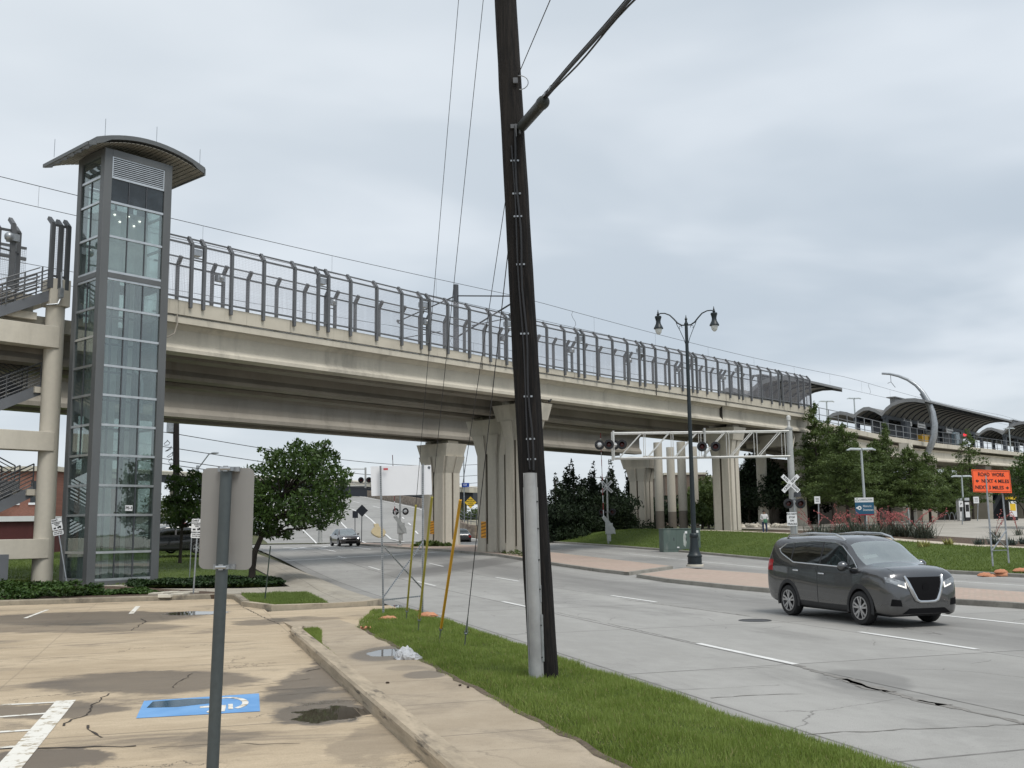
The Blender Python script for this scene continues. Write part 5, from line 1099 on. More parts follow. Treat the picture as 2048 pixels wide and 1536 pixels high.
bb = MB(); q = at(1589, 1000, 55.7); bb.box(q.x - .5, q.x + .5, q.y - .02, q.y + .04, q.z - .03, q.z + .03); q = at(1589, 990, 55.75); bb.box(q.x, q.x + .35, q.y, q.y + .2, q.z - .1, q.z + .15); part('light_bracket', bb, STEELD, cs)
M = facing(at(1584, 1038, 55.5), (0, -1, 0)); s_ = board(cs, M, .54, .72)
l_ = MB()
for i, w_ in enumerate(('DO NOT', 'STOP', 'ON', 'TRACKS')): text_mb(w_, .135, M @ Matrix.Translation((0, .26 - i * .175, .004)), l_, bold=.004)
part('lettering', l_, BLACKT, s_)
mb = MB(); a = at(1588, 1000, 55.6); mb.bar((a.x, a.y, mp.z), (a.x, a.y, a.z), .06, .06); part('sign_post', mb, GALV, cs)
# gate signals
def gate_signal(label, base, Y, ddir, cb=True, armtop=None, cback=False, hgt=4.0):
    g = thing('gate_signal', label, 'railroad signal', base); x, y, z = base
    mb = MB(); mb.lathe([(.2, 0), (.2, .12), (.07, .14), (.07, hgt), (.09, hgt + .02), (.02, hgt + .1)], base, 12); part('mast', mb, SIG, g)
    mb = MB(); mb.box(x - .2, x + .35, y - .25, y + .15, z + .9, z + 1.75); mb.box(x - .1, x + .2, y - .2, y + .1, z + .35, z + .9); o = part('gate_mechanism', mb, SIG, g, bevel=.03)
    mb = MB(); mb.poly([(x - .15, y - .3, z + 1.7), (x - .5, y - .3, z + 2.2), (x - .3, y - .3, z + 2.35), (x + .1, y - .3, z + 1.9), (x + .5, y - .3, z + 1.3), (x + .55, y - .3, z + .9), (x + .35, y - .3, z + .95)], d=(0, .06, 0)); part('counterweight_arm', mb, SIG, g)
    if armtop is not None:
        a0 = Vector((x - .35, y - .3, z + 2.2)); a1 = Vector(armtop); mb = MB(); n = 12
        for i in range(n): mb.k = i % 2; p0, p1 = a0.lerp(a1, i / n), a0.lerp(a1, (i + 1) / n); mb.bar(p0, p1, .1 - .004 * i, .05)
        part('gate_arm', mb, [WHITEP, flat('gate arm red', (.3, .03, .03), .5)], g)
    dv = Vector(ddir).normalized(); sdv = Vector((-dv.y, dv.x, 0)); p = Vector((x, y, z + 2.6))
    mb = MB(); mb.tube([p - sdv * .45, p + sdv * .45], .03, 6); part('light_bracket', mb, SIG, g)
    for s in (-1, 1): flasher(g, p + sdv * .42 * s + dv * .1, dv, cback)
    if cb: crossbuck(g, Vector((x, y, z + hgt - .45)) + dv * .1, dv)
    return g
b0 = at(1217, 1092, 80); gate_signal('railroad gate signal with raised arm and crossbuck beside the dark trees', b0, 80, (-.35, -1, 0), True, at(1201, 862, 80), False, 5.0)
ex = MB(); q = at(1217, 955, 80); ex.tube([q + Vector((-1.1, 0, 0)), q + Vector((.1, 0, 0))], .03, 6); solo('signal_crossarm', ex, SIGW, 'thin pale cross arm on the far gate signal mast', 'signal arm', q)
b1 = at(800, 1091, 80); gate_signal('railroad gate signal seen from behind on the brick median tip', b1, 80, (.35, 1, 0), True, at(785, 910, 80), True, 5.0)
# cantilever behind the blank sign: mast left, hidden in part by the tree
cb_ = thing('cantilever_signal', 'farther railroad cantilever with dark lights between the tree and the blank sign', 'railroad signal', at(640, 1085, 95))
mb = MB(); q = at(640, 1085, 95); mb.lathe([(.2, 0), (.18, 8.4)], q, 12); part('mast', mb, SIG, cb_)
mb = MB()
for y in (938, 972): mb.tube([at(640, y, 95), at(731, y, 95)], .05, 6)
mb.tube([at(731, 935, 95), at(731, 976, 95)], .09, 8); mb.tube([at(690, 938, 95), at(712, 972, 95)], .03, 5); mb.tube([at(660, 938, 95), at(685, 972, 95)], .03, 5); part('truss_arm', mb, SIG, cb_)
for px in (722, 738, 745): flasher(cb_, at(px, 960, 94.5), (.3, -1, 0))
# signs on the median tip, seen from behind, and others
DKS = mat('dark sign back', (.012, .016, .024), .6, var=.1)
g = thing('diamond_sign', 'dark back of a diamond warning sign on the median tip', 'sign', at(724, 1083, 88)); mb = MB(); mb.bar(at(723, 1084, 88), at(724, 1015, 88), .06, .06); part('sign_post', mb, STEELD, g); mb = MB(); mb.poly([at(724, 1009, 87.9), at(736, 1021, 87.9), at(724, 1034, 87.9), at(712, 1021, 87.9)], d=(0, .01, 0)); part('sign_panel', mb, DKS, g)
g = thing('square_sign', 'small dark square sign back beside the diamond sign', 'sign', at(710, 1078, 92)); mb = MB(); mb.bar(at(710, 1078, 92), at(710, 1025, 92), .06, .06); part('sign_post', mb, STEELD, g); mb = MB(); mb.poly([at(705, 1022, 91.9), at(716, 1022, 91.9), at(716, 1036, 91.9), at(705, 1036, 91.9)], d=(0, .01, 0)); part('sign_panel', mb, DKS, g)
YSG = mat('yellow sign sheeting', (.75, .5, .03), .5, var=.05, bump=0)
yd = at(942, 1050, 118); g = thing('diamond_sign', 'yellow diamond warning sign seen between the piers', 'sign', yd); mb = MB(); mb.bar(yd, at(942, 1000, 118), .07, .07); part('sign_post', mb, GALV, g); M = facing(at(941, 1005, 117.9), (-.05, -1, 0)); mb = MB(); r_ = .68; mb.poly([M @ Vector(p) for p in ((0, r_, 0), (-r_, 0, 0), (0, -r_, 0), (r_, 0, 0))], d=(0, .01, 0)); o = part('sign_panel', mb, YSG, g)
l_ = MB()
for i, w_ in enumerate(('ROAD', 'MAY ICE IN', 'COLD', 'WEATHER')): text_mb(w_, .19, M @ Matrix.Translation((0, .33 - i * .22, .006)), l_, bold=.004)
part('lettering', l_, BLACKT, o)
bsg = thing('street_name_sign', 'blue street name sign on a thin mast between the piers', 'sign', at(929, 1040, 116)); mb = MB(); mb.tube([at(929, 1048, 116), at(927, 890, 116)], .07, 6); part('mast', mb, GALV, bsg)
M = facing(at(931, 970, 115.8), (0, -1, 0)); o = board(bsg, M, .85, .48, mat('blue sign sheeting', (.01, .06, .33), .5, var=.03, bump=0)); part('lettering', text_mb('121', .3, M @ Matrix.Translation((-.05, .02, .006)), bold=.006), WHITEP, o)
# object markers on the piers
for lab, x0, x1, y0, y1, Y in (('orange striped object marker on the left pier', 860, 868, 1042, 1068, 78.9), ('orange striped object marker on the middle pier', 962, 972, 1043, 1076, 64.6)):
    mb = MB(); a, b, c_, d_ = at(x0, y0, Y), at(x1, y0, Y), at(x1, y1, Y), at(x0, y1, Y); mb.poly([a, b, c_, d_], d=(0, .01, 0)); mb.k = 1
    for i in range(5):
        f0, f1 = i / 5 + .02, i / 5 + .1
        A_ = lambda u_, v_: a * (1 - u_) * (1 - v_) + b * u_ * (1 - v_) + c_ * u_ * v_ + d_ * (1 - u_) * v_ + Vector((0, -.004, 0))
        mb.poly([A_(0, min(1, f0 + .1)), A_(1, max(0, f0)), A_(1, f1), A_(0, min(1, f1 + .1))])
    solo('object_marker', mb, [mat('orange marker', (.6, .27, .02), .5, var=.1), flat('dark marker stripe', (.25, .12, .015), .5)], lab, 'marker', a)
# ================================================================== CABINET, ROAD WORK SIGN
q = at(1360, 1098, 68); cab = thing('utility_cabinet', 'large green utility cabinet with worn pale patch on the lawn', 'utility cabinet', q, rad(8))
GRN = mat('cabinet green', (.1, .14, .125), .6, .1, var=.12, scale=1.5, bump=.05, dirt=(.28, .3, .28), dirtamt=.55, dscale=1.1, stretch=(1, 1, .4))
mb = MB(); mb.box(-1.25, 1.25, -.5, .5, -.2, 1.28); mb.box(-1.28, 1.28, -.53, .53, 1.28, 1.34); part('cabinet_body', mb, GRN, cab, local=True, bevel=.015)
for x in (-.82, .0, .85):
    mb = MB(); mb.box(x - .38, x + .38, -.515, -.5, .0, 1.24); o = part('door', mb, GRN, cab, local=True); h_ = MB(); h_.box(x + .26, x + .3, -.54, -.515, .55, .75); part('handle', h_, STEELD, o, local=True)
mb = MB(); mb.box(.95, 1.12, -.53, -.517, 1.05, 1.2); mb.box(.2, .36, -.53, -.517, 1.0, 1.16); mb.box(-.35, -.2, -.53, -.517, .08, .16); part('sticker', mb, WHITEP, cab, local=True)
mb = MB(); mb.poly([(x, -.519, z) for x, z in ((.1, .25), (.22, .12), (.3, .4), (.27, .8), (.2, 1.1), (.12, 1.0), (.08, .7))], d=(0, .002, 0)); part('worn_patch', mb, mat('chalky wear', (.4, .43, .41), .8, var=.2, scale=6), cab, local=True)
ORS = flat('orange sign sheeting', (.95, .12, .025), .45); 
A = at(1985, 1122, 40.8); Bp = at(2017, 1116, 41.6)
rw = thing('road_work_sign', 'orange ROAD WORK sign leaning on two steel posts on the right lawn', 'sign', (A + Bp) / 2)
P1 = (A, at(1974, 985, 41.2)); P2 = (Bp, at(2005, 985, 42.0))
for p in (P1, P2): part('sign_post', perf_post(p[0] - Vector((0, 0, .2)), p[1] + (p[1] - p[0]) * .25, .05), [GALV, BLACKP], rw)
for a, b in ((lp_(P1, .42), lp_(P2, .13)), (lp_(P1, .15), lp_(P2, .42)), (lp_(P1, .15), lp_(P2, .12))): mb = MB(); mb.bar(a + Vector((0, -.04, 0)), b + Vector((0, -.04, 0)), .045, .03); part('brace', mb, GALV, rw)
cc = [at(1943, 939, 41.0), at(2019, 941, 41.9), at(2024, 986, 41.8), at(1947, 984, 40.9)]
mb = MB(); mb.poly(cc, d=(0, .012, 0)); pn = part('sign_panel', mb, ORS, rw)
ctr = sum(cc, Vector()) / 4; xx = (cc[1] - cc[0]); w_ = xx.length; xx.normalize(); yy = (cc[0] - cc[3]); hh_ = yy.length; yy.normalize(); zz_ = xx.cross(yy).normalized(); M = Matrix(((xx.x, yy.x, zz_.x, ctr.x), (xx.y, yy.y, zz_.y, ctr.y), (xx.z, yy.z, zz_.z, ctr.z), (0, 0, 0, 1)))
l_ = text_mb('ROAD  WORK', .215, M @ Matrix.Translation((0, hh_ * .29, .006)), bold=.004, fit=w_ * .7); text_mb('NEXT 4 MILES', .2, M @ Matrix.Translation((w_ * .09, 0.0, .006)), l_, bold=.004, fit=w_ * .72); text_mb('NEXT 3 MILES', .2, M @ Matrix.Translation((-w_ * .075, -hh_ * .29, .006)), l_, bold=.004, fit=w_ * .74)
def arrow(x, y, s): 
    l_.poly([M @ Vector((x + s * a * .8, y + b * .8, .007)) for a, b in ((-.1, .03), (0, .03), (0, .09), (.12, 0), (0, -.09), (0, -.03), (-.1, -.03))][::(1 if s < 0 else -1)], d=M.to_3x3() @ Vector((0, 0, .002)))
arrow(-w_ * .38, 0, -1); arrow(w_ * .39, -hh_ * .29, 1)
for a, b, c_, d_ in ((-.48, .48, .45, .465), (-.48, .48, -.465, -.45)): l_.box(a * w_, b * w_, c_ * hh_, d_ * hh_, .004, .007, M)
for a in (-.485, .478): l_.box(a * w_, (a + .007) * w_, -.465 * hh_, .465 * hh_, .004, .007, M)
part('lettering', l_, BLACKT, pn)
for lab, px, L, ang, dz in (('orange sandbag left of the road work sign posts', (1968, 1126), .62, .15, 0), ('orange sandbag heaped against the right post of the road work sign', (2000, 1119), .6, .3, .12), ('low orange sandbag in front of the road work sign posts', (2003, 1127), .7, -.1, 0), ('orange sandbag lying right of the road work sign', (2040, 1120), .7, .2, .02), ('half buried pale sandbag at the left foot of the road work sign', (1978, 1131), .5, -.2, -.06)):
    p = at(px[0], px[1], 41.0); q = inR(p); p.z = gz(q.x, q.y) + dz - .02; sandbag(lab, p, L, .32, .2, ang, 'sandbags at the road work sign')
# ================================================================== CARS
def hermite_rows(xs, rows, xq):
    """monotone-ish cubic interpolation of rows (n,k,2) over xs"""
    xs = np.array(xs); A = np.array(rows, float); d = np.diff(A, axis=0) / np.diff(xs)[:, None, None]
    m = np.zeros_like(A); m[0] = d[0]; m[-1] = d[-1]
    for i in range(1, len(xs) - 1):
        h0, h1 = xs[i] - xs[i - 1], xs[i + 1] - xs[i]; s = (d[i - 1] * d[i] > 0); w1, w2 = 2 * h1 + h0, h1 + 2 * h0
        with np.errstate(all='ignore'): q = (w1 + w2) / (w1 / d[i - 1] + w2 / d[i])
        m[i] = np.where(s, np.nan_to_num(q), 0)
    out = []
    for x in xq:
        i = min(len(xs) - 2, max(0, int(np.searchsorted(xs, x) - 1))); h = xs[i + 1] - xs[i]; t_ = (x - xs[i]) / h
        out.append((2 * t_ ** 3 - 3 * t_ ** 2 + 1) * A[i] + (t_ ** 3 - 2 * t_ ** 2 + t_) * h * m[i] + (-2 * t_ ** 3 + 3 * t_ ** 2) * A[i + 1] + (t_ ** 3 - t_ ** 2) * h * m[i + 1])
    return np.array(out)
def inpoly(x, y, P):
    c = False; n = len(P)
    for i in range(n):
        (x0, y0), (x1, y1) = P[i], P[i - 1]
        if (y0 > y) != (y1 > y) and x < (x1 - x0) * (y - y0) / (y1 - y0) + x0: c = not c
    return c
def paint(name, col, rough=.28, metal=.55):
    m = bpy.data.materials.new(name); t = NT(nodes(m)); c = t.coord(); d = t.ramp(t.noise(c, 2.5, 4, .5), .5, .75, 0, .08); sp_ = t.n('ShaderNodeSeparateXYZ'); t.nt.links.new(c, sp_.inputs[0])
    low = t.math('MULTIPLY', t.ramp(sp_.outputs[2], .7, .25, 0, .4), t.ramp(t.noise(c, 3, 3), .3, .7, .5, 1))
    k = t.mix(t.math('MAXIMUM', t.math('MULTIPLY', d, .3), low), col, (.1, .095, .085)); r_ = t.math('ADD', rough, t.math('MULTIPLY', t.math('MAXIMUM', d, low), .2))
    t.out(t.bsdf(k, r_, metal, None, Coat_Weight=1.0, Coat_Roughness=.04)); return m
CGLASS = glass('car side glass', (.1, .11, .11), refl=.05, rough=.03, dens=0, body=(.01, .01, .01)); CGLASSF = glass('car windscreen', (.45, .52, .48), refl=.34, rough=.06, dens=.3, body=(.3, .33, .31))  # pale windscreen body paints in part of the sky reflection
CHROME = flat('chrome trim', (.62, .63, .64), .16, 1.0); RIM = mat('alloy rim', (.5, .5, .51), .3, .85, var=.1, scale=8, bump=0); LENS = mat('headlamp lens', (.3, .31, .32), .12, .6, var=.5, scale=14, bump=0); TAIL = flat('tail lamp red', (.35, .015, .02), .15); DRL = emit('daytime running lamp', (1, .97, .9), .9); INT = flat('dark cabin trim', (.03, .03, .032), .8); CLAD = mat('black cladding', (.018, .018, .02), .6, var=.2, bump=.03)
def build_car(name, label, P_, paintm, loc, rotz, detail=True, lights=False, group=None):
    g = thing(name, label, P_.get('cat', 'car'), loc, rotz, group)
    nx, ny = (250, 96) if detail else (70, 36)
    xs = [r_[0] for r_ in P_['st']]; rows = [r_[1] for r_ in P_['st']]
    tt = np.linspace(0, 1, nx); xq = xs[0] + (xs[-1] - xs[0]) * (.5 - .5 * np.cos(np.pi * (tt * .94 + .03))) ; xq = xs[0] + (xs[-1] - xs[0]) * (xq - xq[0]) / (xq[-1] - xq[0])
    A = hermite_rows(xs, rows, xq)  # nx, 9, 2
    vq = np.linspace(0, 8, ny); ring = np.zeros((nx, ny, 2))
    for j, v_ in enumerate(vq):
        i = min(7, int(v_)); f = v_ - i; p = [A[:, max(0, min(8, k))] for k in (i - 1, i, i + 1, i + 2)]
        ring[:, j] = .5 * (2 * p[1] + (-p[0] + p[2]) * f + (2 * p[0] - 5 * p[1] + 4 * p[2] - p[3]) * f * f + (-p[0] + 3 * p[1] - 3 * p[2] + p[3]) * f ** 3)
    ring[:, -1, 0] = 0
    Wh = P_['wheels']; wr, ar = P_['wr'], P_['wr'] + .055
    V = {}; parts = {}
    def put(nm, fs):
        parts.setdefault(nm, []).append(fs)
    for side in (1, -1):
        for i in range(nx - 1):
            for j in range(ny - 1):
                q = [(xq[a], ring[a, b, 0] * side, ring[a, b, 1]) for a, b in ((i, j), (i + 1, j), (i + 1, j + 1), (i, j + 1))]
                x = sum(p[0] for p in q) / 4; y = abs(sum(p[1] for p in q) / 4); z = sum(p[2] for p in q) / 4; v_ = (vq[j] + vq[j + 1]) / 2
                if side < 0: q = q[::-1]
                if any((x - w) ** 2 + (z - wr) ** 2 < ar * ar for w in Wh) and y > .5 and z < 1: continue
                if sum(abs(a[1]) for a in q) < 1e-6: continue
                nm = P_['classify'](x, y, z, v_)
                if nm in ('side_window',): nm = nm + '|' + str(side) + '|' + str(P_['pane'](x))
                elif nm in ('headlight', 'tail_light', 'fog_recess'): nm = nm + '|' + str(side)
                put(nm, q)
    bodyo = None
    MATS = dict(body=paintm, side_window=CGLASS, windshield=CGLASSF, rear_window=CGLASS, headlight=LENS, tail_light=TAIL, grille=flat('grille black', (.008, .008, .009), .85, spec=.1), lower_trim=CLAD, fog_recess=flat('recess black', (.01, .01, .011), .8, spec=.1), seam=BLACKP)
    for nm in sorted(parts, key=lambda k: k != 'body'):
        mb = MB(); mb.smooth = True; idx = {}
        for q in parts[nm]:
            f = []
            for p in q:
                k_ = (round(p[0], 4), round(p[1], 4), round(p[2], 4))
                if k_ not in idx: idx[k_] = len(mb.v); mb.v.append(p)
                if idx[k_] not in f: f.append(idx[k_])
            if len(f) > 2: mb.f.append(f); mb.m.append(0); mb.sm.append(True)
        base_ = nm.split('|')[0]; par = g
        part(base_, mb, MATS[base_], par, local=True)
    # arches, wheels
    for w in Wh:
        for s in (1, -1):
            yo = float(np.interp(w, xq, ring[:, int(ny * 2 / 8), 0])); mb = MB()
            A_ = lin(-.25, math.pi + .25, 22)
            mb.add([(w + ar * math.cos(a), s * yy, wr + ar * math.sin(a)) for a in A_ for yy in (yo + .0, yo - .35)], [(2 * i, 2 * i + 2, 2 * i + 3, 2 * i + 1) for i in range(21)])
            mb.add([(w + (ar + e) * math.cos(a), s * (yo + .012 - abs(e) * .25), wr + (ar + e) * math.sin(a)) for a in A_ for e in (-.03, .0, .05)], [(3 * i + k, 3 * i + 3 + k, 3 * i + 4 + k, 3 * i + 1 + k) for i in range(21) for k in (0, 1)]); part('wheel_arch', mb, CLAD, g, local=True)
            M = Matrix.Translation((w, s * (yo - .1), wr)) @ Matrix.Rotation(rad(-90 * s), 4, 'X')
            ty = MB(); h = .11; ty.lathe([(wr - .11, -h), (wr - .03, -h), (wr - .004, -h + .035), (wr, 0), (wr - .004, h - .035), (wr - .03, h), (wr - .1, h + .004), (wr - .115, h - .03), (wr - .115, -h + .02)], (0, 0, 0), 36 if detail else 18, M)
            ty.v = [tuple(Vector(v_)) for v_ in ty.v]; wo = part('wheel', ty, RUBBER, g, local=True)
            ri = MB(); R_ = wr - .112; ri.lathe([(R_, h - .05), (R_, h + .0), (R_ - .022, h + .002), (R_ - .03, h - .03), (R_ - .03, -.05)], (0, 0, 0), 36 if detail else 16, M); ri.f = ri.f[:-2]; ri.m = ri.m[:-2]; ri.sm = ri.sm[:-2]
            for k in range(5):
                for e in ((-.13, .17) if detail else (0,)):
                    a = 2 * math.pi * k / 5 + .3; r0, r1 = .045, R_ - .015; a1 = a + e * 1.45; p0 = Vector((r0 * math.cos(a + e), r0 * math.sin(a + e), h - .02)); p1 = Vector((r1 * math.cos(a1), r1 * math.sin(a1), h - .008)); ri.bar(M @ p0, M @ p1, .042 if detail else .07, .025, up=M.to_3x3() @ Vector((0, 0, 1)))
            ri.lathe([(.0, h - .05), (.06, h - .045), (.062, h - .012), (.03, h + .004), (.001, h + .006)], (0, 0, 0), 14, M); part('rim', ri, RIM, wo, local=True)
            bk = MB(); bk.lathe([(R_ - .02, -.01), (R_ - .02, .0), (.01, .005)], (0, 0, 0), 18, M); part('brake_disc', bk, INT, wo, local=True)
    it = MB(); zbelt = P_['belt']; xa, xb = P_['cabin']
    it.box(xa, xb, -.68, .68, .3, zbelt - .12)
    for x in P_['seats']:
        for y in (-.38, .38): it.box(x - .12, x + .06, y - .22, y + .22, zbelt - .15, zbelt + .22); it.box(x - .1, x, y - .12, y + .12, zbelt + .22, zbelt + .42)
    it.box(xb - .05, xb + .3, -.66, .66, zbelt - .2, zbelt - .05); it.box(P_['wheels'][0] - .6, P_['wheels'][1] + .6, -.62, .62, .2, .35); part('interior', it, INT, g, local=True)
    def surf(x, z):  # half width at (x,z) on the side
        k = int(np.argmin(abs(xq - x))); r_ = ring[k]; j = [n for n in range(ny - 1) if (r_[n, 1] - z) * (r_[n + 1, 1] - z) <= 0 and r_[n, 0] > .3]
        if not j: return float(r_[:, 0].max())
        n = j[0]; f = (z - r_[n, 1]) / (r_[n + 1, 1] - r_[n, 1] + 1e-9); return float(r_[n, 0] + f * (r_[n + 1, 0] - r_[n, 0]))
    g_ = dict(g=g, xq=xq, ring=ring, surf=surf, ny=ny)
    if detail: P_['extras'](g_, paintm, lights)
    return g
# --- crossover
SUV_ST = [(-2.385, [(.0, .46), (.0, .5), (.0, .6), (.0, .74), (.0, .84), (.0, .9), (.0, .92), (.0, .93), (0, .94)]), (-2.375, [(.5, .46), (.58, .5), (.64, .6), (.64, .74), (.61, .84), (.56, .9), (.46, .92), (.26, .93), (0, .94)]), (-2.34, [(.66, .38), (.77, .46), (.83, .64), (.83, .86), (.8, 1.0), (.74, 1.08), (.62, 1.11), (.33, 1.13), (0, 1.14)]), (-2.25, [(.72, .33), (.84, .42), (.885, .68), (.885, .95), (.86, 1.13), (.79, 1.29), (.68, 1.4), (.38, 1.43), (0, 1.44)]), (-2.12, [(.75, .31), (.87, .39), (.902, .7), (.9, .99), (.872, 1.15), (.77, 1.44), (.66, 1.58), (.38, 1.62), (0, 1.63)]), (-1.95, [(.77, .29), (.89, .37), (.912, .7), (.907, 1.01), (.88, 1.16), (.74, 1.52), (.635, 1.63), (.38, 1.665), (0, 1.675)]), (-1.35, [(.8, .27), (.9, .34), (.922, .7), (.915, 1.0), (.886, 1.13), (.715, 1.54), (.61, 1.64), (.38, 1.68), (0, 1.69)]), (-.7, [(.8, .25), (.9, .32), (.92, .7), (.91, .98), (.882, 1.1), (.7, 1.56), (.6, 1.655), (.38, 1.695), (0, 1.705)]), (0, [(.8, .24), (.9, .31), (.92, .68), (.905, .96), (.878, 1.08), (.695, 1.555), (.6, 1.645), (.38, 1.69), (0, 1.7)]), (.45, [(.8, .24), (.9, .31), (.918, .68), (.902, .95), (.876, 1.07), (.7, 1.53), (.605, 1.615), (.38, 1.66), (0, 1.675)]), (.76, [(.8, .24), (.9, .31), (.916, .68), (.9, .945), (.875, 1.06), (.715, 1.46), (.62, 1.54), (.39, 1.585), (0, 1.6)]), (1.1, [(.8, .25), (.9, .32), (.915, .68), (.9, .935), (.872, 1.045), (.77, 1.26), (.68, 1.33), (.42, 1.385), (0, 1.405)]), (1.45, [(.8, .26), (.9, .33), (.917, .68), (.907, .97), (.873, 1.08), (.8, 1.13), (.7, 1.165), (.42, 1.19), (0, 1.2)]), (1.62, [(.79, .26), (.895, .33), (.914, .7), (.905, .98), (.866, 1.075), (.785, 1.12), (.66, 1.145), (.4, 1.165), (0, 1.17)]), (1.92, [(.77, .25), (.88, .33), (.9, .72), (.887, .96), (.846, 1.055), (.76, 1.1), (.62, 1.125), (.38, 1.14), (0, 1.145)]), (2.1, [(.73, .24), (.855, .32), (.882, .7), (.864, .93), (.82, 1.015), (.73, 1.06), (.59, 1.085), (.37, 1.1), (0, 1.105)]), (2.2, [(.68, .24), (.81, .32), (.85, .67), (.83, .88), (.785, .96), (.69, 1.01), (.56, 1.035), (.35, 1.05), (0, 1.055)]), (2.26, [(.6, .24), (.735, .32), (.79, .62), (.77, .8), (.72, .89), (.62, .94), (.5, .965), (.32, .98), (0, .985)]), (2.3, [(.5, .25), (.64, .33), (.7, .55), (.68, .69), (.63, .78), (.54, .83), (.43, .86), (.28, .875), (0, .88)]), (2.325, [(.36, .28), (.48, .36), (.54, .48), (.52, .58), (.48, .65), (.41, .69), (.31, .72), (.2, .735), (0, .74)]), (2.335, [(.0, .28), (.0, .36), (.0, .48), (.0, .58), (.0, .65), (.0, .69), (.0, .72), (.0, .735), (0, .74)])]
DLO = [(1.24, 1.1), (-1.15, 1.16), (-1.72, 1.33), (-1.84, 1.41), (-1.6, 1.53), (-.5, 1.585), (.3, 1.56), (.6, 1.49), (1.0, 1.27)]
def cls_suv(x, y, z, v_):
    if v_ > 3.6 and inpoly(x, z, DLO) and y > .55:
        return 'seam' if any(abs(x - p) < w for p, w in ((-.13, .035), (-1.27, .03), (.92, .012))) else 'side_window'
    if .8 < x < 1.42 and v_ > 5.75 - .0: return 'windshield'
    if -2.16 < x < -1.9 and v_ > 6.0: return 'rear_window'
    if x < -2.0 and .62 < y and .98 < z < 1.2: return 'tail_light'
    if (z < .345 and x < 1.75) or z < .265 or (z < .4 and abs(x) < 1.1): return 'lower_trim'
    if v_ > 1.2 and v_ < 4.2 and abs(x) < 1.25 and z > .4 and any(abs(x - p) < .009 for p in (-.16, 1.02 + (.9 - z) * .0)): return 'seam'
    if abs(x + 1.12 - max(0, .85 - z) * .35) < .009 and .45 < z < 1.13 and y > .6: return 'seam'
    if x > 1.5 and x < 2.16 and abs(y - (.72 - (x - 1.45) * .12)) < .008 and v_ > 4.5: return 'seam'
    return 'body'
